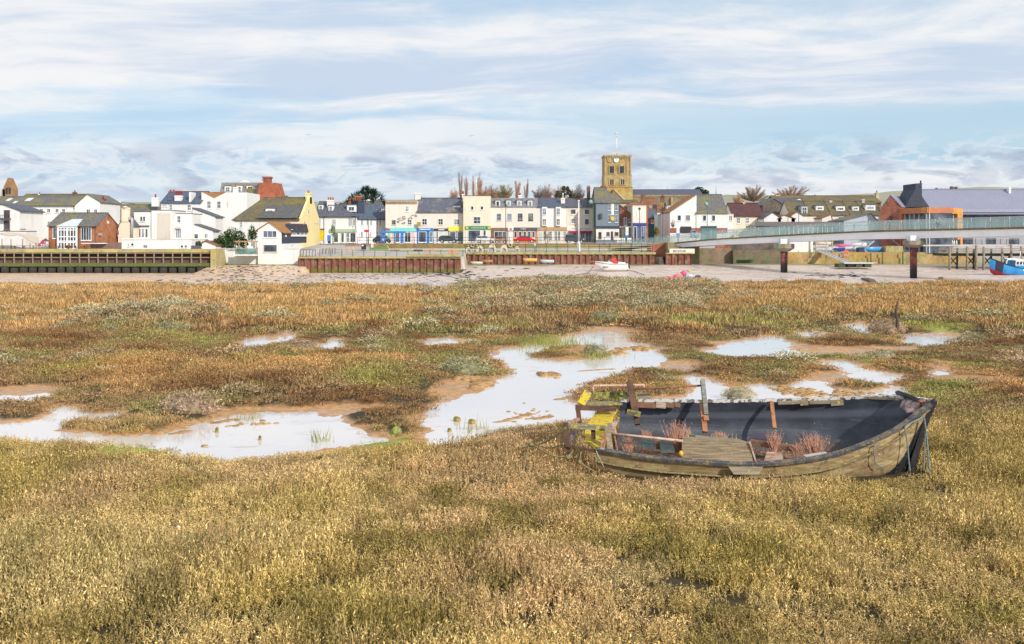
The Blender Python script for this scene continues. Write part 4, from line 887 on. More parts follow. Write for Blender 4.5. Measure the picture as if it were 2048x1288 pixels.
class H:
 def __init__(s, name, label, x0, x1, D, yb, D1=None, depth=9, cat='house', inset=0.0, zb=None):
  D1 = D1 or D
  s.A = V((X(x0, D) + inset, D, 0)); s.B = V((X(x1, D1) - inset, D1, 0)); s.e = (s.B - s.A).normalized(); s.L = (s.B - s.A).length
  s.b = V((-s.e.y, s.e.x, 0)); s.D, s.depth = D, depth; s.zb = Z(yb, D) if zb is None else zb
  s.root = thing(name, label, cat, (s.A + s.B) / 2 + V((0, 0, s.zb)))
  s.up = V((0, 0, 1))
 def p(s, u, v, z): return s.A + s.e * u + s.b * v + V((0, 0, z))
 def face(s, w='F', v=0.0):
  if w == 'F': return (s.A + s.b * v, s.e, -s.b)
  if w == 'R': return (s.B + s.e * v, s.b, s.e)
  return (s.A - s.e * v, s.b, -s.e)
 @staticmethod
 def hit(f, px, py):
  C = V((0, 0, CZ)); r = V(((px - 1024) / F, 1, -(py - HY) / F)); t = (f[0] - C).dot(f[2]) / r.dot(f[2])
  q = C + r * t; return (q - f[0]).dot(f[1]), q.z
 def rect(s, f, x0, y0, x1, y1):
  u0 = s.hit(f, x0, (y0 + y1) / 2)[0]; u1 = s.hit(f, x1, (y0 + y1) / 2)[0]; xm = (x0 + x1) / 2
  return min(u0, u1), max(u0, u1), s.hit(f, xm, y1)[1], s.hit(f, xm, y0)[1]
 @staticmethod
 def fb(mb, f, u0, u1, z0, z1, o0, o1, mi=0):
  O, d, n = f; q = lambda u, o, z: V((O.x, O.y, 0)) + d * u + n * o + V((0, 0, z))
  return mb.box8([q(u0, o1, z0), q(u1, o1, z0), q(u1, o0, z0), q(u0, o0, z0), q(u0, o1, z1), q(u1, o1, z1), q(u1, o0, z1), q(u0, o0, z1)], mi)
 def walls(s, ye, m, roof='flat', yr=None, rm=None, xa=None, yl=None, hl=0, hr=0, over=.3, ym=None, inset=1.3, name='wall', thick=.18):
  z1 = s.hit(s.face(), (s.A.x / s.A.y * F + 1024 + s.B.x / s.B.y * F + 1024) / 2, ye)[1]; zl = s.hit(s.face(), 0, yl)[1] if yl else z1
  s.z1 = z1; L, d, zb = s.L, s.depth, min(s.zb - .6, 1.0); b = MB(); p = s.p; rb = MB()
  if yl: zl = Z(yl, s.A.y)
  if roof in ('ridge', 'hip'):
   Dm = s.p(L / 2, d / 2, 0).y; zr = Z(yr, Dm); s.zr = zr
   if roof == 'ridge' and not hl: b.poly([p(0, 0, zb), p(0, d, zb), p(0, d, z1), p(0, d / 2, zr), p(0, 0, z1)][::-1])
   else: b.poly([p(0, 0, zb), p(0, d, zb), p(0, d, z1), p(0, 0, z1)][::-1])
   if roof == 'ridge' and not hr: b.poly([p(L, 0, zb), p(L, d, zb), p(L, d, z1), p(L, d / 2, zr), p(L, 0, z1)])
   else: b.poly([p(L, 0, zb), p(L, d, zb), p(L, d, z1), p(L, 0, z1)])
   b.poly([p(0, 0, zb), p(L, 0, zb), p(L, 0, z1), p(0, 0, z1)]); b.poly([p(0, d, zb), p(L, d, zb), p(L, d, z1), p(0, d, z1)][::-1])
   sl = (zr - z1) / (d / 2); o = over; t = V((0, 0, thick)); ol = 0 if hl else .12; orr = 0 if hr else .12
   e0 = z1 - sl * o + .02
   a0, a1, r0, r1 = p(-(o if hl else ol), -o, e0), p(L + (o if hr else orr), -o, e0), p(hl - (0 if hl else ol), d / 2, zr + .02), p(L - hr + (0 if hr else orr), d / 2, zr + .02)
   c0, c1 = p(-(o if hl else ol), d + o, e0), p(L + (o if hr else orr), d + o, e0)
   rb.prism([a0, a1, r1, r0], t); rb.prism([r0 + V((0, 0, .004)), r1 + V((0, 0, .004)), c1, c0], t)
   if hl: rb.prism([c0 + V((0, 0, -.003)), a0 + V((0, 0, -.003)), r0], t)
   if hr: rb.prism([a1 + V((0, 0, -.003)), c1 + V((0, 0, -.003)), r1], t)
   rb.beam(r0 + V((0, 0, thick + .03)), r1 + V((0, 0, thick + .03)), .28, .14, mi=1)
  elif roof == 'gable':
   f = s.face(); ua, za = s.hit(f, xa, yr); zr_ = z1
   pr = [(0, zb), (L, zb), (L, z1), (ua, za), (0, zl)]
   if ua <= .05: pr = [(0, zb), (L, zb), (L, z1), (0, za)]; ua = 0
   if ua >= L - .05: pr = [(0, zb), (L, zb), (L, za), (0, zl)]; ua = L
   b.prism([p(u, 0, z) for u, z in pr], s.b * d); t = V((0, 0, thick)); o = over; s.zr = za
   if ua > 0:
    k = (za - zl) / ua; rb.prism([p(-o, -o * .6, zl - k * o + .02), p(ua, -o * .6, za + .02), p(ua, d + .1, za + .02), p(-o, d + .1, zl - k * o + .02)], t)
   if ua < L:
    k = (za - z1) / (L - ua); rb.prism([p(ua, -o * .6, za + .023), p(L + o, -o * .6, z1 - k * o + .023), p(L + o, d + .1, z1 - k * o + .023), p(ua, d + .1, za + .023)], t)
  elif roof == 'mansard':
   zr = Z(yr, s.A.y + inset); s.zr = zr; b.prism([p(0, 0, zb), p(L, 0, zb), p(L, 0, z1), p(0, 0, z1)], s.b * d)
   rb.prism([p(.02, -.15, z1 + .02), p(.02, inset, zr), p(.02, d - inset, zr), p(.02, d + .1, z1 + .02)], s.e * (L - .04))
  else:
   b.prism([p(0, 0, zb), p(L, 0, zb), p(L, 0, z1), p(0, 0, z1)], s.b * d); s.zr = z1
   rb.prism([p(-.05, -.05, z1 + .003), p(L + .05, -.05, z1 + .003), p(L + .05, d, z1 + .003), p(-.05, d, z1 + .003)], V((0, 0, .12)))
   rm = rm or BEIGE
  s.wall = b.build(name, m, s.root); s.roof = rb.build('roof', [rm, TILE if rm in (SLATE, SLATEB) else rm], s.root); return s
 def win(s, x0, y0, x1, y1, st='s', w='F', v=0.0, fm=None, par=None, gm=None, f=None):
  f = f or s.face(w, v); u0, u1, z0, z1 = s.rect(f, x0, y0, x1, y1); fm = fm or (FD if st == 'd' else FW); t = min(.1, (u1 - u0) * .14)
  b = MB(); H.fb(b, f, u0, u0 + t, z0, z1, .0, .07); H.fb(b, f, u1 - t, u1, z0, z1, 0, .07); H.fb(b, f, u0 + t, u1 - t, z1 - t, z1, 0, .07); H.fb(b, f, u0 + t, u1 - t, z0, z0 + t, 0, .07)
  if st in 'sgd' : H.fb(b, f, u0 + t, u1 - t, (z0 + z1) / 2 - t * .35, (z0 + z1) / 2 + t * .35, 0, .055)
  nv = {'s': 1, 'g': 2, 'c': 1, 't': 2, 'q': 3, 'r': 5}.get(st, 0)
  for k in range(nv):
   uu = u0 + (u1 - u0) * (k + 1) / (nv + 1); H.fb(b, f, uu - t * .3, uu + t * .3, z0 + t, z1 - t, 0, .05)
  if st == 'g':
   for q in (.25, .75): H.fb(b, f, u0 + t, u1 - t, z0 + (z1 - z0) * q - .02, z0 + (z1 - z0) * q + .02, 0, .045)
  H.fb(b, f, u0 - .06, u1 + .06, z0 - .09, z0 - .002, 0, .14)
  wdw = b.build('window', fm, par or s.root) if par is None else b.build('window_frame', fm, par)
  g = MB(); H.fb(g, f, u0 + t, u1 - t, z0 + t, z1 - t, .0, .02); g.build('pane', gm or random.choice([GLASS, GLASS, GLASSB, GLASSL]), wdw if par is None else par)
  return s
 def wins(s, L, st='s', **k):
  for r in L: s.win(*r, st=st, **k)
  return s
 def panel(s, name, x0, y0, x1, y1, m, o=.06, w='F', v=0.0, par=None, label=None, o0=0.0):
  f = s.face(w, v); u0, u1, z0, z1 = s.rect(f, x0, y0, x1, y1); b = MB(); H.fb(b, f, u0, u1, z0, z1, o0, o)
  q = b.build(name, m, par or s.root)
  if label: q['label'] = label
  return q
 def text(s, body, x0, y0, x1, y1, m, par, o=.2):
  f = s.face(); u0, u1, z0, z1 = s.rect(f, x0, y0, x1, y1); me = textmesh(body)
  vs = np.array([v.co[:] for v in me.vertices]); lo, hi = vs.min(0), vs.max(0); sx, sz = (u1 - u0) / (hi[0] - lo[0]), (z1 - z0) / (hi[1] - lo[1])
  org = ORG[s.root.name]
  for v in me.vertices:
   q = V((f[0].x, f[0].y, 0)) + f[1] * (u0 + (v.co.x - lo[0]) * sx) + f[2] * (o + v.co.z) + V((0, 0, z0 + (v.co.y - lo[1]) * sz)); v.co = q - org
  me.materials.clear(); me.materials.append(m); ob = bpy.data.objects.new('lettering', me); COL.objects.link(ob); ob.parent = par
 def chim(s, x0, x1, yt, yb, m, pots=2, pm=None, v=None, ph=4, depth=.9, cap=True):
  v = s.depth / 2 if v is None else v; f = s.face('F', v - depth / 2); u0, u1, z0, z1 = s.rect(f, x0, yt, x1, yb); b = MB()
  H.fb(b, f, u0, u1, z0 - .3, z1, -depth, 0)
  if cap: H.fb(b, f, u0 - .07, u1 + .07, z1 - .28, z1 - .12, -depth - .07, .07)
  c = b.build('chimney', m, s.root)
  for k in range(pots):
   u = u0 + (u1 - u0) * (k + .5) / pots; q = V((f[0].x, f[0].y, 0)) + f[1] * u - f[2] * (depth / 2) + V((0, 0, z1)); r = min(.17, (u1 - u0) / pots * .38); hh = ph / F * s.D
   MB().tube([q, q + V((0, 0, hh * .8)), q + V((0, 0, hh * .82)), q + V((0, 0, hh))], [r, r * .85, r * 1.1, r], 8).build('chimney_pot', pm or POT, c)
  return c
 def dormer(s, x0, y0, x1, y1, v=1.2, m=None, rm=None, st='s', dp=2.6, kind='flat', fm=None):
  f = s.face('F', v); u0, u1, z0, z1 = s.rect(f, x0, y0, x1, y1); b = MB(); H.fb(b, f, u0, u1, z0, z1, -dp, 0)
  dm = b.build('dormer', m or FW, s.root); r = MB()
  if kind == 'flat': H.fb(r, f, u0 - .1, u1 + .1, z1 + .002, z1 + .14, -dp, .12)
  else:
   O, d, n = f; um = (u0 + u1) / 2; h = (u1 - u0) * .45; q = lambda u, o, z: V((O.x, O.y, 0)) + d * u + n * o + V((0, 0, z))
   r.prism([q(u0 - .1, .12, z1), q(u1 + .1, .12, z1), q(um, .12, z1 + h)], -n * (dp + .12))
  r.build('dormer_roof', rm or SLATE, dm); px = (x1 - x0) * .16; s.win(x0 + px, y0 + px, x1 - px, y1 - px * .6, st=st, par=dm, f=f, fm=fm); return s
 def gutter(s, ye=None):
  b = MB(); z = s.z1 - .08; b.beam(s.p(0, -.34, z), s.p(s.L, -.34, z), .12, .1); b.tube([s.p(s.L - .2, -.08, z), s.p(s.L - .2, -.08, s.zb)], .05, 5); b.build('gutter', FD, s.root); return s
def aerial(h, px, yt, v=4):
 pass
def town_left():
 t = thing('chapel_turret', 'pointed brown stone bell turret rising at the far left skyline', 'church', P(20, 395, 330))
 b = MB(); c = P(21, 400, 330)
 def ring(y, w): z = Z(y, 330); return [V((c.x - w, 328.5, z)), V((c.x + w, 328.5, z)), V((c.x + w, 331.5, z)), V((c.x - w, 331.5, z))]
 CH = stonem('chapel_stone', (0.34, 0.17, 0.08), (0.42, 0.27, 0.13), (0.30, 0.24, 0.10), .9)
 for (y0, w0, y1, w1) in ((402, 1.75, 378, 1.75), (378, 1.75, 356, .15)):
  b.box8(ring(y0, w0) + ring(y1, w1))
 b.box8([V((q.x - 1.6, q.y, q.z)) for q in ring(402, .6)] + [V((q.x - 1.6, q.y, q.z)) for q in ring(379, .5)]); b.build('turret', CH, t)
 b = MB(); b.box(c.x - .75, c.x - .15, 328.3, 328.6, Z(388, 330), Z(376, 330)); b.box(c.x + .25, c.x + .8, 328.3, 328.6, Z(388, 330), Z(376, 330)); b.build('louvre', DK, t)
 h = H('house', 'low mossy roofed house behind the long white flats at far left', 30, 162, 232, 470, depth=11).walls(403, WHITE, 'ridge', 390, MOSSY); h.chim(145, 151, 384, 394, BRICKD, 1)
 h.chim(76, 79, 388, 398, WHITE, 1)
 h = H('apartment_block', 'long white flats with two rows of small square windows and mossy roof', -70, 150, 196, 489, depth=10, cat='apartments').walls(411, WHITE, 'ridge', 395, SLATEM).gutter()
 h.wins([(50.5, 417, 57.5, 426), (64.5, 417, 71.5, 426), (79.5, 417, 86.5, 426), (94, 417, 101, 426), (111, 417, 118, 426), (124, 417, 131, 426), (65, 442, 72, 451), (80, 442, 87, 451), (95, 442, 102, 451)], 'c')
 for a in ((13, 399, 21, 404), (34, 405, 40, 409), (51, 398, 62, 404)):
  f = h.face('F', 2.6); u0, u1, z0, z1 = h.rect(f, *a); b = MB(); k = (h.zr - h.z1) / 5
  b.prism([h.p(u0, (z0 - h.z1) / k, z0 + .22), h.p(u1, (z0 - h.z1) / k, z0 + .22), h.p(u1, (z1 - h.z1) / k, z1 + .22), h.p(u0, (z1 - h.z1) / k, z1 + .22)], V((0, 0, .06))); b.build('skylight', plain((.75, .75, .75), .2, name='skylight_glass'), h.root)
 h.panel('light_mast', 69.5, 460, 70, 489, FW); 
 h = H('house', 'white gable ended wing joining the right end of the long white flats', 150, 200, 194, 489, depth=10).walls(404, WHITE, 'gable', 389, SLATEM, xa=175, yl=411)
 h.wins([(173, 418, 181, 427), (188, 418, 195, 427)], 'c'); h.chim(200, 209, 397, 428, BRICKR, 1, POTR, v=3, ph=5); h.chim(135, 147, 419, 429, WHITE, 0, v=-3)
 h = H('house', 'white block with thin slab roof left of the dark slate roof', 207, 242, 214, 480, depth=8).walls(406, WHITE, 'flat', rm=SLATE); h.panel('roof_light', 228, 402, 242, 406, FW, .1)
 h = H('house', 'white gabled house with stacked balconies cut by the left picture edge', -45, 40, 182, 489, depth=9).walls(422, WHITE, 'gable', 409, SLATE, xa=4, yl=420, over=.4)
 h.win(8, 420, 20, 437, 'c', fm=FB); h.win(8, 441, 20, 460, 'c', fm=FB)
 bl = h.panel('balcony', 1, 436.5, 22, 439, FD, 1.3); h.panel('balcony_rail', 1, 430, 22, 430.8, FD, 1.3, par=bl, o0=1.2)
 for k in range(7): h.panel('baluster', 1 + k * 3.4, 430, 1.5 + k * 3.4, 437, FD, 1.3, par=bl, o0=1.22)
 h = H('annex', 'low white flat roofed annex behind the beige sail canopy', -45, 52, 177, 492, depth=4, cat='annex').walls(463, WHITE, 'flat', rm=FD); h.panel('hood', 43, 457.5, 52, 459.5, FB, .5)
 h = H('brick_hall', 'orange brick hall with tall white glazed bay and mossy slate roof', 97, 193, 170, 499, depth=9.4, cat='hall').walls(452, BRICK, 'ridge', 428, SLATEM)
 h.win(105.5, 454.5, 112.5, 477, 'p'); h.win(162, 454, 183, 481, 'q')
 f = h.face('F', -.8); bay = MB(); u0, u1, z0, z1 = h.rect(f, 116, 454, 153, 498); H.fb(bay, f, u0, u1, z0, z1, -.75, -.06)
 by = bay.build('glazed_bay', GLASS, h.root); b = MB(); n = 6
 for k in range(n + 1): u = u0 + (u1 - u0) * k / n; H.fb(b, f, u - (.16 if k in (0, 3, n) else .07), u + (.16 if k in (0, 3, n) else .07), z0, z1, -.06, .06)
 for zz in (z0 + .1, z0 + (z1 - z0) * .30, z0 + (z1 - z0) * .36, z0 + (z1 - z0) * .56, z1 - .5, z1 - .12): H.fb(b, f, u0, u1, zz - .09, zz + .09, -.055, .055)
 b.build('bay_frame', FW, by); b = MB(); k = (h.zr - h.z1) / (h.depth / 2)
 b.prism([h.p(u0 - .2, -1.0, z1 + .05), h.p(u1 + .2, -1.0, z1 + .05), h.p(u1 - .1, 1.9, h.z1 + 1.9 * k + .25), h.p(u0 + 1.3, 1.9, h.z1 + 1.9 * k + .25)], V((0, 0, .12))); b.build('bay_roof', plain((.62, .65, .68), .25, name='roof_glazing'), by)
 h.panel('wall_lamp', 113.5, 463, 115.5, 465, FW, .25); h.panel('vent', 214, 442, 217, 447, FW, .08, 'R'); h.panel('dish', 197, 466, 201, 471, plain((.4, .38, .4), name='dish_grey'), .3, 'R')
 h.gutter()
 h = H('house', 'long dark slate roofed house behind the brick hall', 200, 330, 204, 485, depth=11).walls(441, WHITE, 'ridge', 411, SLATEM)
 h.chim(303, 316, 395, 410, WHITE, 1, POTR, v=3, ph=7)
 h = H('house', 'narrow cream gable with a rounded chimney breast and silver flues', 238, 266, 178, 495, depth=9).walls(452, CREAM, 'gable', 434, SLATE, xa=251, yl=450, over=.2)
 h.chim(243, 256.5, 415, 440, CREAM, 0, v=.3); b = MB(); b.tube([P(250, 415, 178), P(250, 412.6, 178)], [.6, .25], 10); b.build('chimney_top', CREAM, h.root)
 b = MB()
 for k in (0, 1): b.tube([P(263 + 2.5 * k, 480, 177.6), P(263 + 2.5 * k, 438 + k, 177.6), P(261 + 2.5 * k, 435, 177.6), P(258 + 2.5 * k, 435, 177.8)], .11, 6)
 b.build('flue', plain((.55, .55, .57), .4, name='steel_flue', metal=.4), h.root); h.win(236, 461, 238.5, 471, 'p')
 h = H('house', 'flat roofed white block with french doors and a first floor terrace', 268, 303, 181, 484, depth=8).walls(424, WHITE, 'flat', rm=FD)
 h.wins([(280, 432.5, 285.5, 443), (285.8, 432.5, 291, 443)], 'p'); h.wins([(276.5, 457, 282, 475.5), (283, 457, 289, 475.5), (290.5, 457, 296, 475.5)], 'p', fm=FW); h.panel('lintel', 272, 451, 299, 453, FD, .3)
 h = H('house', 'white flat roofed block with a large blank beige panel', 303, 342, 180.6, 496, depth=8).walls(421, WHITE, 'flat', rm=FD); h.panel('render_panel', 314, 426, 341, 478, BEIGE, .05)
 h = H('annex', 'low white terrace wall building in front of the flat roofed blocks', 243, 384, 172, 499, depth=7, cat='annex').walls(480, WHITE, 'flat')
 h.wins([(361, 490, 367, 496), (369, 490, 374.5, 496), (286, 489, 296, 497), (256, 488, 259, 493), (262, 486, 268, 492)], 'p'); h.panel('upper_wall', 243, 476, 300, 480.5, WHITE, -.1, o0=-.5)
 h = H('house', 'white building with a dark roofline bay window and tall sash', 342, 384, 183, 490, depth=7, zb=2.2).walls(428, WHITE, 'flat', rm=FD); h.win(354, 431, 362, 446, 's'); h.win(351, 457, 363, 477, 't'); h.panel('canopy', 347, 453.5, 362, 457, BEIGE, .5)
 h = H('house', 'white rear building below blue slate roof with red ridge tiles', 322, 402, 196, 480, depth=10).walls(406, WHITE, 'ridge', 385, SLATEB); h.wins([(325, 408.5, 335, 413), (339.5, 409, 345, 420), (375, 409, 382.5, 421)], 's')
 h.chim(337, 349, 382, 392, BRICKR, 2, POTR, ph=3); h.chim(349, 363, 391, 412, WHITE, 3, POTR, v=1, ph=10); h.panel('parapet', 378, 384, 382, 404, FW, -3)
 h.dormer(336, 401, 347, 406, v=.6)
 D = 197; h = H('house', 'tall white house with an M shaped parapet and orange roof valley', 402, 494, D, 485, depth=10); b = MB()
 b.prism([P(402, 492, D), P(494, 492, D), P(494, 385, D), P(474, 385, D), P(452, 384.5, D), P(428, 397, D), P(403, 384.5, D)], (0, 10, 0)); b.build('wall', WHITE, h.root)
 b = MB(); b.prism([P(403, 384.5, D) + V((0, .3, 0)), P(428, 397, D) + V((0, .3, 0)), P(428, 391, D) + V((0, 9.9, 0)), P(403, 382, D) + V((0, 9.9, 0))], (0, 0, .1)); b.prism([P(452, 384.5, D) + V((0, .3, 0)), P(428, 397, D) + V((0, .3, .003)), P(428, 391, D) + V((0, 9.9, 0)), P(452, 382, D) + V((0, 9.9, 0))], (0, 0, .1)); b.prism([P(404, 384, D + 8), P(451, 384, D + 8), P(428, 396, D + 8)], (0, .3, 0)); b.build('roof', ORTILE, h.root)
 h.wins([(414, 402, 422, 417), (434, 402, 442, 417), (434.5, 431, 442, 446), (435, 463, 443, 476)], 's'); h.panel('wall_plaque', 454, 402, 456.5, 415, BEIGE, .05)
 h.chim(466, 474.5, 374, 388, WHITE, 1, POT, v=.8, ph=9); h.chim(494, 505, 377, 400, brickm((.22, .19, .06), name='mossy_brick'), 2, POTR, v=5, ph=4)
 h = H('house', 'white rear wing with a short slate lean to and one small window', 384, 431, 189, 485, depth=5).walls(434, WHITE, 'gable', 417, SLATE, xa=385, over=.3); h.win(396.5, 433, 404, 444, 's')
 h = H('house', 'white lean to house with long slate slope above three windows', 362, 426, 184.5, 489, depth=4).walls(462, WHITE, 'gable', 441, SLATE, xa=363, over=.3); h.win(371.5, 467, 381, 478, 'c'); h.win(387, 467, 397, 478, 'p'); h.win(409, 467, 416, 477, 'c')
 h = H('hotel', 'grey mansard roofed building with white dormers on the skyline', 436, 524, 240, 470, depth=12, cat='hotel').walls(402, WHITE, 'mansard', 365, roofm((.24, .24, .21), (.26, .25, .16), .4, 'stone_grey_roof'), inset=3); h.dormer(449, 372, 462, 385, 1.5); h.dormer(472, 371, 484, 386, 1.5); h.dormer(493, 371, 505, 380, 1.5)
 b = MB(); b.prism([P(479, 365, 245), P(498, 365, 245), P(488, 359.5, 245)], (0, 2, 0)); b.build('pediment', FW, h.root)
 t = thing('tile_hung_block', 'tapering red tile hung block crowned by a broad chimney', 'building', P(534, 410, 238)); b = MB()
 b.box8([P(508, 415, 236), P(559, 415, 236), V((P(559, 415, 236).x, 246, P(559, 415, 236).z)), V((P(508, 415, 236).x, 246, P(508, 415, 236).z)), P(519, 365, 238), P(552, 365.5, 238), V((P(552, 365, 238).x, 244, P(552, 365, 238).z)), V((P(519, 365, 238).x, 244, P(519, 365, 238).z))]); b.build('wall', brickm((.42, .12, .06), (.30, .12, .08), 'hung_tile'), t)
 b = MB(); a, c = P(526, 366, 239), P(540, 356, 239); b.box(a.x, c.x, 239, 241, a.z, c.z); b.box(a.x - .2, c.x + .2, 238.8, 241.2, c.z, c.z + .35); q = b.build('chimney', BRICKR, t)
 MB().box(X(523.5, 238), X(526, 238), 238, 238.6, Z(361, 238), Z(357.5, 238)).build('dish', plain((.15, .25, .4), name='blue_dish'), q)
 h = H('house', 'old house with sweeping mossy roof and tall pale yellow end gable', 468, 598, 180, 487, depth=17).walls(440, WHITE, 'ridge', 397, MOSSY, hl=3.2, over=.35)
 h.wins([(479.5, 443, 485.5, 456)], 'g'); h.dormer(531, 417, 549, 431, v=2.2, st='c', dp=3.5)
 b = MB(); L = h.L; zz = h.z1; gz = [(0.0, -1.2), (0, zz), (4.6, zz + (h.zr - zz) * .62), (7.4, h.zr - .1), (9.6, h.zr - .1), (12.4, zz + (h.zr - zz) * .62), (17, zz), (17, 2.2 - .6)]
 gz[0] = (0, 2.2 - .6); b.prism([h.p(L, v, z + .35) for v, z in gz], h.e * .45); gw = b.build('gable_wall', YEL, h.root); gw['label'] = 'pale yellow rendered end wall with curved shoulders'
 f = h.face('R', .25); b = MB(); zt = Z(386, 188.5); b.box(h.B.x - .4, h.B.x + .45, 187.6, 189.4, h.zr - 1, zt); b.box(h.B.x - .5, h.B.x + .55, 187.5, 189.5, zt - .25, zt); c = b.build('chimney', YEL, h.root)
 for k in (0, 1): q = V((h.B.x, 188.1 + .8 * k, zt)); MB().tube([q, q + V((0, 0, .55))], [.15, .13], 8).build('chimney_pot', POT, c)
 h.win(616, 418, 618.5, 430, 'p', 'R', .46); h.win(607, 442, 610, 453, 'p', 'R', .46); h.panel('wall_lettering', 623, 446, 632, 448, BEIGE, .5, 'R', o0=.45)
 sl = (h.zr - h.z1) / 8.5; f = h.p
 b = MB(); u0, u1 = X(519, 182) - h.A.x, h.L - .2; v0, v1 = .0, 5.0
 b.prism([h.p(u0, -.5, h.z1 - .5 * sl + .55), h.p(u1, -.5, h.z1 - .5 * sl + .55), h.p(u1, 4.8, h.z1 + 4.8 * sl + .35), h.p(u0 + .8, 4.8, h.z1 + 4.8 * sl + .35)], V((0, 0, .12))); b.build('roof_extension', roofm((.12, .12, .115), (.20, .18, .14), .3, 'dark_roof_extension'), h.root)
 h = H('house', 'white waterside house with orange tiled roof and black boarded side', 516, 563, 164.6, 527, depth=19, zb=-.05).walls(463, WHITE, 'gable', 445, ORTILE, xa=539, yl=460, over=.45)
 h.win(526, 461, 554, 475.5, 't', gm=GLASSB); h.win(527, 489, 554.5, 504.5, 'p', fm=BEIGE, gm=GLASSB)
 BW = plain((.03, .04, .07), .6, .3, 6, name='black_weatherboard'); h.panel('weatherboard', 563.3, 464, 612, 486, BW, .10, 'R')
 for k in range(4):
  x = 584.5 + k * 7.6; f = h.face('R', .12); u0, u1, z0, z1 = h.rect(f, x - 2.6, 462, x + 2.8, 473); b = MB(); H.fb(b, f, u0, u1, z0, z1 + .3, 0, .35); dm = b.build('dormer', FW, h.root)
  O, d, n = f; um = (u0 + u1) / 2; q = lambda u, o, z: V((O.x, O.y, 0)) + d * u + n * o + V((0, 0, z)); b = MB(); b.prism([q(u0 - .45, .5, z1 - .2), q(u1 + .45, .5, z1 - .2), q(um, .5, z1 + 1.15)], -n * 1.6); b.build('dormer_roof', BW, dm); b = MB(); b.prism([q(um - .05, .55, z1 + 1.2), q(u1 + .6, .55, z1 - .25), q(u1 + .6, -1.2, z1 - .25), q(um - .05, -1.2, z1 + 1.2)], V((0, 0, .1))); b.build('tiles', ORTILE, dm)
  g = MB(); H.fb(g, f, u0 + .25, u1 - .25, z0 + .35, z1 - .15, .35, .37); g.build('pane', GLASS, dm)
 h.panel('sign', 569, 470, 571, 474, FW, .2, 'R', o0=.1); h.wins([(582, 487.5, 584.5, 496), (604, 487, 606, 496)], 'p', w='R')
 b = MB(); b.box(X(435, 165.3), X(597, 165.3), 165.3, 166.6, -1.0, Z(497.5, 165.3)); b.box(X(435, 165.3) - .1, X(597, 165.3), 165.15, 166.8, Z(497.5, 165.3), Z(496.6, 165.3)); o = b.build('sea_wall', WHITE, None, org=P(516, 527, 165.3)); tag(o, 'white rendered sea wall standing on the seaweed strewn beach', 'wall')
 t = thing('balcony', 'glass fronted timber balcony on the white sea wall', 'balcony', P(492, 510, 164.5)); b = MB(); b.box(X(470, 164), X(515, 164), 162.9, 165.2, Z(511.5, 163), Z(509, 163)); b.build('deck', FW, t); WD = plain((.42, .27, .14), .7, name='balcony_timber')
 GL = glassm('green_glass_panel', (.16, .27, .24), .1)
 for a, c in ((471, 491), (492, 512)): MB().box(X(a, 163), X(c, 163), 162.95, 163.0, Z(508.5, 163), Z(497, 163)).build('glass_panel', GL, t)
 for x in (471, 491, 512): MB().box(X(x, 163) - .07, X(x, 163) + .07, 163.02, 163.16, Z(509, 163), Z(483 if x > 480 else 497, 163)).build('post', WD, t)
 for x in (473, 487, 503): MB().box(X(x, 165.4) - .09, X(x, 165.4) + .09, 166.9, 167.1, Z(497, 165.4), Z(483, 165.4)).build('post', WD, t)
 b = MB(); b.box(X(470, 163), X(516, 163), 162.9, 163.15, Z(484, 163), Z(482.5, 163)); b.box(X(471, 167), X(516, 167), 166.85, 167.1, Z(484, 167), Z(482.5, 167))
 for k in range(6): x = X(474 + k * 7.6, 165); b.box(x - .05, x + .05, 162.9, 167.2, Z(482.3, 165), Z(481.6, 165))
 b.build('pergola', WD, t)
 h = H('summerhouse', 'little white garden building with brown roof beside the shrubs', 404, 431, 168, 498, depth=4, cat='shed').walls(491, WHITE, 'gable', 483.5, BRTILE, xa=411, yl=487, over=.25)
 o = MB().box(X(382, 166), X(402, 166), 166, 166.1, Z(498, 166), Z(491, 166)).build('garden_fence', plain((.1, .1, .12), name='fence_dark'), None, org=P(392, 498, 166)); tag(o, 'dark slatted garden fence left of the little white garden building', 'fence')
 t = thing('sail_canopy', 'stretched beige sail canopy over the waterside terrace', 'canopy', P(40, 495, 170)); b = MB(); top = []
 nx, ny = 14, 6
 def sail(i, j):
  u, v = i / nx, j / ny; px = -40 + 118 * u; yy = 474 - 6 * math.sin(u * math.pi * .9) * (1 - .3 * v) + 14 * max(0, u - .62) / .38 * (1 - v * .5) + 8 * (1 - v) * abs(math.sin(u * 9)) ** 2 * .5 - 5 * v
  return P(px, yy, 167.5 + 6 * v)
 vs = [sail(i, j) for i in range(nx + 1) for j in range(ny + 1)]; fs = [(i * (ny + 1) + j, (i + 1) * (ny + 1) + j, (i + 1) * (ny + 1) + j + 1, i * (ny + 1) + j + 1) for i in range(nx) for j in range(ny)]
 n0 = len(vs); vs2 = [v - V((0, 0, .04)) for v in vs]; b.add(vs + vs2, fs + [tuple(k + n0 for k in f[::-1]) for f in fs], 0, True); b.build('sail', plain((.66, .56, .43), .8, .06, name='sail_cloth'), t)
 for x in (4, 22, 45, 60, 72): MB().tube([P(x, 498, 168), P(x, 478 + (x > 50) * 8, 168)], .08, 6).build('post', WD, t)
 cols = [(.5, .03, .07), (.45, .02, .12), (.05, .08, .1), (.55, .1, .1), (.4, .4, .38)]
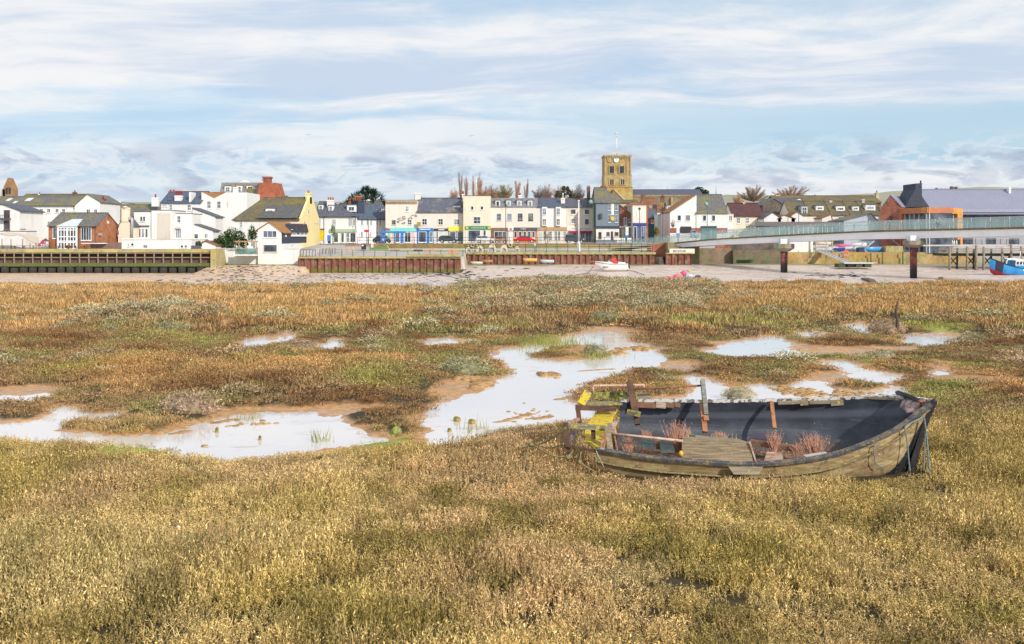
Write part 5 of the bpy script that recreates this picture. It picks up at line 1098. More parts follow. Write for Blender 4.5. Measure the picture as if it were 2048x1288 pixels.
 for i, (px, y, w, hh, cc, lab) in enumerate(((85, 486, 12, 7, (.44, .02, .10), 'folded crimson parasol beside the sail canopy'), (78, 490, 9, 5, (.6, .1, .25), 'pink parasol below the tip of the sail canopy'), (91, 481, 16, 5, (.13, .08, .06), 'dark brown open parasol left of the brick hall'))):
  t = thing('parasol', lab, 'parasol', P(px, 498, 167 + i)); c = P(px, y, 167 + i); MB().tube([P(px, 498, 167 + i), c], .04, 6).build('pole', WD, t)
  b = MB(); r = w / 2 / F * 167; b.add([c + V((0, 0, hh / F * 167))] + [c + V((r * math.cos(q * .785), r * math.sin(q * .785), -.1)) for q in range(8)], [(0, k + 1, (k + 1) % 8 + 1) for k in range(8)]); b.add([c + V((0, 0, hh / F * 167 - .05))] + [c + V((r * math.cos(q * .785), r * math.sin(q * .785), -.15)) for q in range(8)], [(0, (k + 1) % 8 + 1, k + 1) for k in range(8)]); b.build('canopy', plain(cc, .8), t)
 table = None
 for i, (px, D, lab) in enumerate(((14, 166, 'dark picnic table nearest the left edge under the sail'), (38, 166.5, 'dark picnic table under the middle of the sail'), (58, 166, 'dark picnic table under the right part of the sail'), (108, 164.5, 'picnic table in front of the narrow window of the brick hall'), (134, 164, 'picnic table with red cloth in front of the glazed bay'), (160, 164.5, 'picnic table below the four light window of the brick hall'))):
  o = P(px, 497.5, D); t = thing('picnic_table', lab, 'table', o); z0 = 2.22; m = plain((.16, .10, .07), .8, name='table_wood')
  MB().box(o.x - .9, o.x + .9, D - .35, D + .35, z0 + .72, z0 + .78).build('table_top', plain((.6, .05, .04), name='red_cloth') if i == 4 else m, t)
  for s_ in (-1, 1): MB().box(o.x - .9, o.x + .9, D + s_ * .75 - .13, D + s_ * .75 + .13, z0 + .42, z0 + .47).build('bench', m, t)
  for s_ in (-1, 1): MB().beam((o.x + s_ * .7, D - .6, z0), (o.x + s_ * .7, D + .2, z0 + .72), .07, .07, (1, 0, 0)).beam((o.x + s_ * .7, D + .6, z0), (o.x + s_ * .7, D - .2, z0 + .72), .07, .07, (1, 0, 0)).build('leg_frame', m, t)
 h = H('fence', 'brown panel fence on the quay right of the brick hall', 181, 243, 167.5, 499, depth=.1, cat='fence'); h.panel('fence_panel', 181, 485, 243, 498, plain((.22, .13, .10), .8, .2, name='fence_brown'), .05, o0=-.05); h.panel('roof_edge', 168, 486, 215, 487.5, FW, 1.2, o0=-1)
town_left()
def shop(h, x0, y0, x1, y1, fy, fm, wallm, L=(), lab=None, fo=.25, riser=2):
 """y0..fy fascia, fy..y1 shop window zone; L: list of (x0,x1) glass panes"""
 s = h.panel('shop_front', x0, fy, x1, y1, wallm, .08); fs = h.panel('fascia', x0, y0, x1, fy, fm, fo, par=s, label=lab)
 for q in L: h.win(q[0], fy + 1, q[1], y1 - riser, q[2] if len(q) > 2 else 'p', par=s, f=(h.face()[0] - h.b * .08, h.e, -h.b), gm=GLASSB)
 return s
def town_mid():
 W = (lambda *a, **k: H('house', *a, **k))
 h = W('white house with a yellow garage door beside the yellow gable', 630, 650, 201, 488, depth=10).walls(433, WHITE, 'ridge', 405, SLATE).gutter(); h.win(636, 437.5, 641.5, 454, 's'); h.panel('garage_door', 637, 460, 648.5, 481, plain((.80, .58, .02), .5, .15, name='yellow_paint'), .08); h.panel('lintel', 636, 457.5, 649, 459.5, FD, .15)
 h.dormer(637, 409.5, 646, 424, 2.2)
 h = W('white corner house with sage green shopfront and two orange pot chimneys', 650, 713, 201, 488, depth=10, cat='shop').walls(433, WHITE, 'hip', 409, SLATE, hl=.01, hr=5).gutter(); h.win(664, 438, 672.5, 450, 'g'); h.dormer(657, 411, 666, 424, 2); h.dormer(694, 410, 712, 424, 2.4, st='c')
 h.wins([(701, 438, 703.5, 451), (707, 438, 709.5, 451)], 'p'); h.chim(654, 667.5, 400, 420, WHITE, 3, POT, v=3, ph=6); h.chim(697, 711, 403, 416, BRICKD, 3, POT, v=5, ph=6)
 SG = plain((.42, .52, .38), .5, name='sage_green'); s = shop(h, 660, 458, 713, 487, 464, SG, plain((.74, .76, .66), .6, name='pale_sage'), ((667, 677), (682, 688.5), (692.5, 699, 's'), (700, 712, 'c')), fo=.35); h.panel('wall_pipe', 698.5, 436, 699, 452, FD, .12)
 h = W('white house row angled back behind the green lamp post', 713, 772, 202, 487, D1=208, depth=10).walls(438, plaster((.76, .76, .78)), 'ridge', 409, SLATEB).gutter()
 h.wins([(722, 438, 725, 451), (733, 438, 735.5, 451), (740.5, 438, 743, 451), (753, 440, 755, 451), (759, 440, 761, 451), (722, 463, 725, 475), (740, 463, 742.5, 475), (752, 462, 755, 474)], 'p'); h.panel('door', 718, 466, 720.5, 483, BEIGE, .06); h.chim(715.5, 729, 401, 432, plain((.04, .055, .09), .7, name='black_blue_stack'), 4, POT, v=2.5, ph=9, depth=2)
 h.chim(697, 700, 411, 418, BRICKD, 0)
 h = W('steep slate roofed house with red ridge tiles and two white dormers', 731, 771, 214, 480, depth=9).walls(436, WHITE, 'ridge', 404, SLATE, hl=1.5, hr=1.5); h.dormer(748, 417, 753, 430, 1.5); h.dormer(762, 417, 767, 430, 1.5)
 h = W('tall cream house with brown cornice and painted scrollwork above turquoise shop', 771, 834, 203, 487, depth=11, cat='shop').walls(401, PINKC, 'flat', rm=MOSSY); h.panel('cornice', 771, 402.5, 834, 407.5, roofm((.32, .22, .12), (.5, .42, .25), .5, 'stained_cornice'), .18)
 h.wins([(811, 412, 818, 423.5), (815, 439, 824, 450)], 's'); h.win(783.5, 439.5, 792, 450, 'c', fm=BEIGE)
 b = MB(); f = h.face()
 for k, (cx, cy, r) in enumerate(((801, 437, 7), (809, 434, 5), (822, 437, 5), (830, 432, 6), (796, 444, 3), (806, 446, 4))):
  pts = []
  for q in range(12):
   a = q / 11 * 5.2 + k; rr = r * (1 - q / 14); pts.append(P(cx + rr * math.cos(a) * 1.3, cy + rr * math.sin(a) * .55, 202.9))
  b.tube(pts, .07, 4)
 b.build('scrollwork', plain((.30, .31, .33), .6, name='scroll_grey'), h.root)
 TQ = plain((.26, .70, .64), .5, name='turquoise'); s = shop(h, 772, 455, 833, 487, 463, TQ, WHITE, ((790, 800), (809, 822, 'c')), 'turquoise fascia with a small red pennant')
 PK = plain((.85, .52, .55), .6, name='pink_board')
 for a, c, m in ((784.5, 789, PK), (823, 829.5, PK), (780, 784, plain((.85, .75, .25), name='yellow_board')), (776, 780, plain((.2, .55, .45), name='green_board2')), (801, 805, plain((.05, .2, .6), name='blue_board'))): h.panel('side_board', a, 464, c, 486, m, .12, par=s, o0=.09)
 b = MB(); b.prism([P(773, 455.5, 202.6), P(773, 460, 202.6), P(782.5, 459.5, 202.6)], (0, -.05, 0)); b.build('pennant', plain((.75, .02, .10), name='pennant_red'), s)
 h.chim(830, 841, 386, 402, WHITE, 0, v=6, depth=3); 
 b = MB(); b.prism([P(829, 386, 208), P(842, 386, 208), P(842, 392, 208), P(834, 401, 208), P(829, 401, 208)], (0, 4, 0)); b.build('parapet_stack', WARMW, h.root)
 h = H('shop', 'cream house with speckled slate roof over blue grey and yellow shops', 834, 926, 203, 487, depth=10, cat='shop').walls(424, PINKC, 'ridge', 398, roofm((.12, .13, .17), (.30, .27, .22), .42, 'speckled_slate')); h.wins([(844, 437, 854.5, 450), (876, 437, 886.5, 450), (908, 438, 919, 450)], 's'); h.dormer(905, 411, 921.5, 424, 1.4)
 h.chim(924, 929, 388, 404, WARMW, 1, POT, v=4, ph=6)
 BL = plain((.03, .20, .58), .5, name='shop_blue'); s = shop(h, 834, 456, 866, 487, 462, BL, BL, ((837, 853, 'p'), (859, 865, 's')), 'bright blue shop sign'); h.panel('fascia_band', 839, 457.6, 861, 459.5, FW, .28, par=s)
 s = shop(h, 868, 457, 896, 487, 461.6, plain((.06, .045, .05), .5, name='black_sign'), plain((.66, .67, .64), .6, name='pale_shutter'), ((873, 876),), 'black shop sign with white letters'); h.panel('fascia_band', 877, 458.4, 889, 460.4, FW, .28, par=s)
 s = shop(h, 897, 453, 931, 486, 462, plain((.90, .76, .10), .5, name='yellow_sign'), plain((.16, .18, .21), .5, name='grey_shop'), ((899, 912, 'p'), (914, 929, 'p')), 'wide yellow shop sign')
 h.panel('hanging_sign', 834.5, 444, 842, 453, plain((.36, .28, .06), .6, name='olive_sign'), .9, o0=.75)
 h = H('shop', 'tall cream flat topped building with green shop sign and flagpole', 926.5, 981, 201.5, 487, depth=12, cat='shop').walls(392, CREAM, 'flat', rm=BRTILE); h.wins([(941.5, 412, 947.5, 420), (961, 412, 967, 420)], 'p'); h.win(947, 433, 961.5, 448, 's', gm=GLASSB)
 s = shop(h, 931, 452, 981, 486, 459, plain((.02, .26, .09), .5, name='green_sign'), WARMW, ((936, 961, 'p'), (966.5, 972, 'p')), 'green and gold shop sign'); h.panel('sign_end', 931.5, 453, 937, 458.5, plain((.62, .52, .05), name='gold'), .3, par=s); h.panel('sign_end', 975.5, 453, 980.5, 458.5, plain((.62, .52, .05), name='gold'), .3, par=s)
 h.text('WARWICK BAKER', 942, 454, 971, 457.4, FW, s, .33)
 b = MB(); b.tube([P(953, 392, 206), P(953, 354, 206)], [.13, .07], 6); b.build('flagpole', plain((.75, .68, .55), name='flagpole_white'), h.root); h.chim(921, 930, 389, 396, BRICKD, 1, POT, v=7, ph=8)
 h = H('shop', 'pale cream building with grey mansard and four dormer windows', 981.2, 1076, 203, 487, depth=11, cat='shop').walls(415, PINKC, 'mansard', 396, MANS, inset=2.0)
 for x in (995.5, 1017, 1038.5, 1060): h.dormer(x - 5, 400.5, x + 5, 414, .25, dp=1.6, st='p', m=plain((.62, .6, .62), name='lead_grey'))
 for i, x in enumerate((998, 1019, 1040.5, 1061.5)): h.win(x - 4.5, 427, x + 4.5, 441, 'd' if i > 1 else 's', fm=None if i > 1 else plain((.45, .5, .58), name='blue_frame'))
 for x, n in ((992, 3), (1013, 2), (1040, 1)): h.chim(x - 4 if n > 1 else x - 3, x + 4 if n > 1 else x + 3, 395 if n > 1 else 390, 399, BRICKD if n > 1 else WHITE, n, POT if n > 1 else POTR, v=6, ph=4 + 1 * (n == 3))
 DG = plain((.09, .10, .12), .5, name='charcoal'); s = shop(h, 982, 455.5, 1015, 486, 461.5, plain((.24, .14, .10), .6, name='brown_fascia'), BRICKD, ((988, 1013, 't'),), 'brown shop fascia'); h.panel('small_sign', 1016, 455.5, 1027, 461, FW, .33, par=s); h.panel('small_sign_mark', 1019, 456.5, 1024, 460, plain((.75, .05, .12), name='sign_red'), .36, par=s)
 h.panel('shutter', 1017, 463, 1024.5, 483, WHITE, .1, par=s)
 OR = plain((.55, .24, .08), .6, name='orange_wood'); s = shop(h, 1027, 455, 1075, 486, 461.5, DG, OR, ((1028, 1034, 'p'), (1037, 1044), (1046, 1053), (1055, 1062), (1064, 1070)), 'charcoal shop sign', riser=10); h.text('TOM', 1041, 456.4, 1051.5, 460.2, FW, s, .33)
 h = H('cafe', 'white house with stacked bay windows above a tan cafe front', 1076.2, 1133, 203, 487, depth=10, cat='cafe').walls(414, WHITE, 'ridge', 398, SLATEB)
 for a, c in ((1084, 1094), (1111.5, 1121.5)):
  p = MB(); f = h.face(); u0, u1, z0, z1 = h.rect(f, a, 414, c, 452); H.fb(p, f, u0, u1, z0, z1, 0, .55); by = p.build('bay', WHITE, h.root)
  for y0, y1 in ((416, 430), (437, 451)): h.win(a + 1.2, y0, c - 1.2, y1, 's', par=by, f=h.face('F', -.55), gm=GLASSL if y0 < 430 else glassm('curtain_glass', (.30, .20, .12)))
 TN = plain((.52, .33, .17), .7, name='tan_fascia'); s = shop(h, 1078, 454, 1134, 487, 461, TN, CREAM, ((1087, 1092, 's'), (1096.5, 1105, 'g'), (1109, 1114.5, 's'), (1115.5, 1121, 's'), (1126.5, 1133, 'g')), 'plain tan cafe fascia', riser=6); h.panel('door', 1078.5, 465, 1084.5, 484, plain((.48, .55, .55), name='pale_blue_door'), .12, par=s)
 h.chim(1122, 1130, 396, 404, WARMW, 1, WHITE, v=2, ph=10)
 h = H('shop', 'cream house with slate roof and a red awning below its white sign', 1133.2, 1191.5, 203, 487, depth=10, cat='shop').walls(414, CREAM, 'ridge', 399, SLATE); h.wins([(1141, 418, 1152, 429), (1168.5, 418, 1179.5, 429), (1169, 437, 1178.5, 450)], 'p'); h.win(1142, 437, 1150.5, 447, 's')
 s = shop(h, 1134, 454, 1191, 487, 461.5, WHITE, WARMW, ((1146, 1154), (1161, 1169, 'c'), (1171, 1183, 'c')), 'white shop sign with grey letters'); h.text('Pennington Centre', 1144, 455.4, 1180, 459, plain((.45, .5, .52), name='sign_grey'), s, .30)
 f = h.face(); u0, u1, z0, z1 = h.rect(f, 1138, 461.5, 1184, 465.5); b = MB(); O, d, n = f; q = lambda u, o, z: V((O.x, O.y, 0)) + d * u + n * o + V((0, 0, z)); b.prism([q(u0, .2, z1), q(u0, 1.1, z0 + .15), q(u0, 1.1, z0), q(u0, .2, z0 + .1)], d * (u1 - u0)); b.build('awning', plain((.42, .02, .06), .7, name='awning_red'), s)
 h = H('pub', 'blue grey pub with white ground floor and round yellow emblem', 1192, 1238.5, 198, 486, depth=11, cat='pub').walls(405, BLUEG, 'hip', 377, SLATEM, hl=.01, hr=2.4); h.panel('ground_floor', 1192.2, 457, 1238.3, 480, WHITE, .06); h.panel('dark_band', 1191.5, 452, 1239, 457, plain((.045, .055, .075), .5, name='pub_dark'), .22)
 h.wins([(1216, 407, 1221.5, 421), (1230, 407, 1235.5, 421), (1216, 429, 1221.5, 445), (1230, 429, 1235.5, 445)], 's', fm=plain((.62, .63, .66), name='pub_frame')); h.panel('white_panel', 1222.5, 407, 1228, 430, WHITE, .07)
 c = P(1225, 437, 197.85); b = MB(); b.tube([c, c + V((0, -.12, 0))], .42, 16); b.build('emblem', plain((.72, .52, .08), .5, name='emblem_gold'), h.root); h.panel('wall_lantern', 1199, 427, 1204, 437, FD, .5, o0=.1)
 h.wins([(1197, 464, 1203, 477), (1213, 464, 1219.5, 471), (1229.5, 464, 1237, 471)], 'p', v=-.07, fm=FB); h.panel('door', 1222, 463, 1226, 480, DK, .12)
 b = MB(); a = h.A; b.prism([h.p(.02, 0, h.z1 - 9 + 0), h.p(.02, 11, h.z1 - 9), h.p(.02, 11, h.z1), h.p(.02, 5.5, h.zr), h.p(.02, 0, h.z1)], -h.e * .12); b.build('side_wall', plain((.09, .085, .08), .8, name='dark_gable'), h.root)  # left end wall, darker than the front wall
 h.chim(1199.5, 1213.5, 374, 394, BRICKD, 2, POT, v=6, ph=3, depth=1.3); h.chim(1174, 1180.5, 374, 398, BRICKD, 3, POTR, v=7, ph=3)
 h = H('house', 'red brick cottage with sloping brown roof between pub and white shop', 1239, 1265, 200, 486, depth=8).walls(432, BRICKR, 'gable', 411, roofm((.20, .15, .12), (.14, .11, .10), .4, 'dull_brown_roof'), xa=1240, over=.3); h.win(1247.5, 435, 1254, 451, 'p', gm=GLASSL); h.win(1257.5, 437, 1262.5, 445, 'p', gm=GLASSL)
 h.panel('fascia', 1239.5, 452, 1265, 455.5, WARMW, .3); h.panel('ground_floor', 1239.5, 455.5, 1265, 485, plain((.40, .27, .15), name='tan_board'), .1); h.panel('door', 1243, 457, 1249, 480, plain((.62, .6, .5), name='cream_door'), .14)
 h = H('shop', 'narrow white building with deep blue shopfront and orange brick edge', 1265.2, 1292.5, 197, 487, depth=9, cat='shop').walls(412, WARMW, 'flat'); s = shop(h, 1266, 446, 1292, 487, 451.5, plain((.05, .05, .28), .5, name='violet_blue'), plain((.10, .13, .30), .5, name='blue_grey_shop'), ((1267, 1274), (1283, 1287, 'p'), (1288, 1291, 'p')), 'violet blue shop fascia'); h.panel('brick_edge', 1292.6, 412, 1296, 487, BRICK, .02, 'F', o0=-8)
 h.panel('window', 1273, 423, 1276, 436, FW, .05); h.panel('window', 1284, 423, 1287, 436, FW, .05)
 h = H('house', 'brown roofed brick house glimpsed down the side street', 1293, 1316, 214, 484, depth=9).walls(436, BRICKR, 'ridge', 420, SLATE); h.win(1302, 439, 1308, 447, 'p', gm=plain((.7, .25, .08), name='orange_blind')); h.panel('shop_front', 1296, 448, 1316, 482, plain((.05, .13, .13), name='dark_teal'), .1)
 h = H('house', 'white house at the corner of the side street', 1315, 1339, 209, 484, depth=9).walls(429, WHITE, 'flat'); h.panel('brick_corner', 1336, 424, 1340, 460, BRICK, .1); h.wins([(1327, 434, 1331, 444)], 'p', gm=GLASSL)
 h.panel('upper_band', 1314, 426, 1333, 429, WHITE, .4)
 h = H('house', 'large house with steep red brown tiled roof below the church', 1272, 1340, 232, 480, depth=13).walls(430, BRICKR, 'hip', 398, BRTILE, hl=2.5, hr=2.8); h.chim(1283, 1291, 389, 402, BRICKD, 0); h.chim(1322, 1329, 391, 402, BRICKD, 1); h.dormer(1334, 411, 1341, 421, -.2)
 h.chim(1299, 1303, 411, 425, STONEC, 0, v=-4); h.chim(1307, 1314, 409, 424, plain((.05, .055, .09), name='dark_stack'), 0, v=-6)
 h = H('house', 'brown hipped roof cottage left of the steep tiled roof', 1255, 1293, 222, 480, depth=9).walls(414, BRICKD, 'hip', 405, BRTILE, hl=1.5, hr=1.6)
 h = H('house', 'large white house with a single long sloping gable by the footbridge', 1340, 1393, 196, 486, depth=12).walls(425, WHITE, 'gable', 390.5, ORTILE, xa=1394, yl=425, over=.1); h.win(1354.5, 430, 1362.5, 442, 'p'); h.win(1370.5, 429.5, 1381, 442.5, 'p')
 h.panel('brick_band', 1340.3, 456, 1392.8, 466, BRICKR, .04); h.panel('shop_front', 1361, 453, 1382.5, 466, DK, .12)
 h = H('house', 'white house with dark mossy roof beside the long sloping gable', 1393, 1455, 195.8, 486, depth=12).walls(427, WHITE, 'ridge', 391, SLATEM, over=.2); h.wins([(1405, 430, 1413, 442.5), (1423, 430, 1431, 442.5)], 'p'); h.panel('brick_band', 1393.2, 456, 1454.8, 466, BRICKR, .04); s = h.panel('shop_front', 1402, 453, 1433, 480, plain((.10, .22, .24), .3, name='teal_glass'), .12); h.panel('fascia', 1402, 452, 1433, 455, FD, .3, par=s)
 h = H('house', 'narrow white annex with two slit windows right of the mossy roofed house', 1455.3, 1467, 197, 480, depth=8).walls(429, WHITE, 'flat'); h.wins([(1450.5 + 8, 431, 1461, 441), (1462, 431, 1464.5, 441)], 'p')
 h = H('cottage', 'cream cottage with dark red roof and two sash windows', 1465, 1526, 203, 480, depth=9, cat='house').walls(432, CREAM, 'ridge', 408, DKRED); h.wins([(1473.5, 435, 1480.5, 447), (1491.5, 435, 1498.5, 447)], 's'); h.chim(1486, 1490, 404, 410, STONEC, 1, ph=3)
 h = H('house', 'dark brown gabled house with lichened ridge behind the glass pavilion', 1526, 1571, 214, 480, depth=9).walls(412, BRICKG, 'gable', 397, SLATEM, xa=1547, yl=410)
 h = H('house', 'blue slate roofed house right of the dark brown gable', 1556, 1612, 224, 480, depth=10).walls(414, BRICKG, 'ridge', 398, SLATEB)
 h = H('house', 'long low mossy roofed terrace on the skyline left of the copper frame', 1552, 1762, 236, 470, depth=10).walls(405, BRICKD, 'ridge', 393, MOSSY); h.chim(1552, 1560, 390, 399, STONEC, 1); h.chim(1628, 1634, 393, 400, BRICKR, 1, POTR); h.chim(1752, 1758, 385, 402, STONEC, 1, ph=4); h.chim(1697, 1702, 397, 406, FD, 0)
 for i, (x0, x1, d, cs, lab) in enumerate(((1580, 1618, None, None, 'mossy roofed terrace house with a tall bay at the left of the row'), (1618, 1661, (1632, 411.5, 1647.5, 421), (1659, 1664.5, 401, 412), 'mossy roofed terrace house with one wide white dormer second in the row'), (1661, 1699, (1672.5, 412, 1690, 422.5), None, 'terrace house with four light white dormer third in the row'), (1699, 1726, (1705, 412.5, 1718, 421.5), (1724, 1729.5, 398, 410), 'terrace house with the smallest white dormer fourth in the row'), (1726, 1764, (1731, 409.5, 1751, 421.5), None, 'terrace house with a boxy white dormer at the right of the row'))):
  h = W(lab, x0 + .2, x1, 206, 478, depth=9).walls(430, WARMW, 'ridge', 404.5, MOSSY)
  if d: h.dormer(*d, v=1.2, st='t' if i != 3 else 'c')
  else: h.dormer(1602, 412, 1616, 430, .3, m=plain((.35, .37, .38), name='lead_bay'))
  h.win((x0 + x1) / 2 - 3, 433, (x0 + x1) / 2 + 5, 441, 'c')
  if cs: h.chim(*cs, plain((.45, .5, .55), name='grey_stack'), 1, POT, ph=4)
 for (x0, x1, ye, yr, xa, m, rm, lab) in ((1528, 1562, 437, 426, 1545, WHITE, FD, 'low white shed with a glazed pale roof behind the pavilion'), (1556, 1590, 438, 431, 1568, WARMW, BRTILE, 'small white outbuilding with a shallow brown gable'), (1583, 1606, 432, 425, 1594, WHITE, BRTILE, 'tiny brown gabled porch below the tall bay'), (1644, 1664, 437, 430, 1662, WARMW, BRTILE, 'lean to outbuilding between two terrace houses')):
  h = H('outbuilding', lab, x0, x1, 198, 475, depth=5, cat='outbuilding').walls(ye, m, 'gable', yr, rm, xa=xa, yl=ye, over=.2)
 h = H('pavilion', 'long low glass pavilion with grey fascia behind the footbridge', 1512, 1668, 187, 490, depth=8, cat='pavilion').walls(452, glassm('pavilion_glass', (.13, .19, .19), .15), 'flat', rm=plain((.12, .11, .12), .6, name='pavilion_roof')); h.panel('fascia', 1511, 443.5, 1669, 452, plain((.15, .135, .14), .6, .15, name='grey_fascia'), .3)
 for k in range(12): x = 1558 + k * 9.6; h.panel('mullion', x, 452, x + 1, 485, FW, .08)
 h = H('shed', 'pale blue gabled shed behind the dinghy park', 1688, 1760, 188, 492, depth=9, cat='shed').walls(447, plain((.42, .48, .56), .6, .1, name='pale_blue_wall'), 'gable', 428.5, SLATEM, xa=1742, yl=442, over=.2)
 t = thing('church_tower', 'square stone church tower with clock and tall white flagpole', 'church', P(1236, 440, 285))
 ST = stonem('tower_stone', (0.50, 0.31, 0.11), (0.60, 0.42, 0.19), (0.34, 0.28, 0.045), .5); DS = stonem('tower_trim', (0.50, 0.36, 0.19), (0.56, 0.46, 0.30), (0.38, 0.30, 0.12), .8)
 D = 285; z = lambda y: Z(y, D); x = lambda p: X(p, D); b = MB(); Dp = 7.8
 b.box(x(1209), x(1262), D, D + Dp, z(350), z(313)); b.box(x(1208.3), x(1263), D - .15, D + Dp + .15, z(374), z(350)); b.box(x(1206.5), x(1265), D - .3, D + Dp + .3, z(440), z(374)); b.build('tower_shaft', ST, t)
 b = MB(); b.box(x(1207.8), x(1264), D - .35, D + Dp + .3, z(313), z(309.5)); b.box(x(1208.4), x(1263.4), D - .22, D + Dp + .2, z(350.6), z(349)); b.box(x(1207), x(1264.4), D - .3, D + Dp + .25, z(374.8), z(373))
 for k in range(16): q = x(1210 + k * 3.35); b.box(q, q + .24, D - .3, D, z(317.5), z(313))
 for q in (1209.2, 1252.5, 1259.5): b.box(x(q), x(q + 2.6), D - .2, D, z(440), z(317))
 b.build('cornice', DS, t)
 b = MB(); c = V((x(1232.5), D - .18, z(320))); b.tube([c, c + V((0, -.12, 0))], .72, 20); cl = b.build('clock_face', FW, t); b = MB(); b.beam(c + V((0, -.15, 0)), c + V((0, -.15, .5)), .07, .03, (1, 0, 0)); b.beam(c + V((0, -.15, 0)), c + V((.3, -.15, -.18)), .08, .03, (1, 0, 0)); b.build('clock_hand', DK, cl)
 b = MB(); b.tube([V((x(1218.5), D - .1, z(320))), V((x(1218.5), D - .22, z(320)))], .62, 14); b.build('blind_roundel', DS, t); MB().tube([V((x(1218.5), D - .2, z(320))), V((x(1218.5), D - .26, z(320)))], .38, 12).build('blind_roundel', ST, t)
 def lancet(cx, y0, y1, w, n):
  b = MB(); g = MB(); zz0, zz1 = z(y1), z(y0); W2 = w / 2
  pts = [(-W2 * 1.5, zz0 - .2), (W2 * 1.5, zz0 - .2), (W2 * 1.5, zz1), (W2, zz1 + .55), (0, zz1 + 1.05), (-W2, zz1 + .55), (-W2 * 1.5, zz1)]; b.prism([V((x(cx) + a, D - .34, q)) for a, q in pts], (0, .25, 0)); o = b.build('belfry_arch', DS, t)
  for k in range(n): u = x(cx) - W2 + w * (k + .5) / n; g.prism([V((u - .2, D - .38, zz0)), V((u + .2, D - .38, zz0)), V((u + .2, D - .38, zz1)), V((u, D - .38, zz1 + .3)), V((u - .2, D - .38, zz1))], (0, .05, 0))
  g.build('louvre', DK, o)
 for cx in (1223.5, 1243.5): lancet(cx, 333.5, 346, 1.25, 3); 
 for cx in (1223.5, 1245): lancet(cx, 360, 369.5, 1.15, 2)
 b = MB(); c = V((x(1236), D + Dp / 2, 0)); b.tube([V((c.x, c.y, z(312))), V((c.x, c.y, z(270)))], [.16, .10], 6)
 for dx, dy in ((-1, -1), (1, -1), (-1, 1), (1, 1)): b.tube([V((c.x + dx * .9, c.y + dy * .9, z(310))), V((c.x, c.y, z(302)))], .07, 4)
 fp = b.build('flagpole', plain((.72, .70, .70), name='pole_white'), t); b = MB(); b.ball(V((c.x, c.y, z(264))), .35, 8, 6, sc=(1.3, 1, .7)); b.tube([V((c.x, c.y, z(272))), V((c.x, c.y, z(267)))], .16, 6); b.build('weathervane', plain((.70, .66, .50), name='vane'), fp)
 h = H('church_nave', 'long flint church with lead roof running right of the tower', 1255, 1404, 290, 445, depth=9, cat='church').walls(389, stonem('flint', (.26, .20, .14), (.38, .29, .19), (.20, .18, .14), 1.2), 'ridge', 380.5, roofm((.10, .105, .16), (.12, .12, .17), .3, 'lead_roof'), over=.3)
 h.panel('eaves', 1264, 389.5, 1402, 391.5, DS, .25); h.panel('string_course', 1264, 393, 1402, 394, DS, .15)
 for q in (1356, 1330): lz = h.panel('lancet_window', q - 3.5, 404, q + 3.5, 418, DS, .15); h.panel('pane', q - 2, 405, q + 2, 418, DK, .2, par=lz)
 for q in (1366.5, 1341): h.panel('buttress', q, 395, q + 4, 430, DS, .8)
 b = MB(); b.prism([P(1212, 410, 281), P(1262, 412, 281), P(1228, 380, 281)], (0, 4, 0)); tr = b.build('transept', stonem('flint', (.26, .20, .14), (.38, .29, .19), (.20, .18, .14), 1.2), h.root)
 MB().prism([P(1227, 379, 280.8), P(1231, 379, 280.8), P(1264, 411, 280.8), P(1259, 411, 280.8)], (0, 4.4, 0)).build('coping', plain((.52, .43, .24), .9, name='coping_stone'), tr)
 h = H('house', 'pale yellow lichened wall and roof strip in front of the flint transept', 1238, 1276, 240, 470, depth=5, cat='building').walls(406, STONEC, 'ridge', 402, MOSSY)
town_mid()
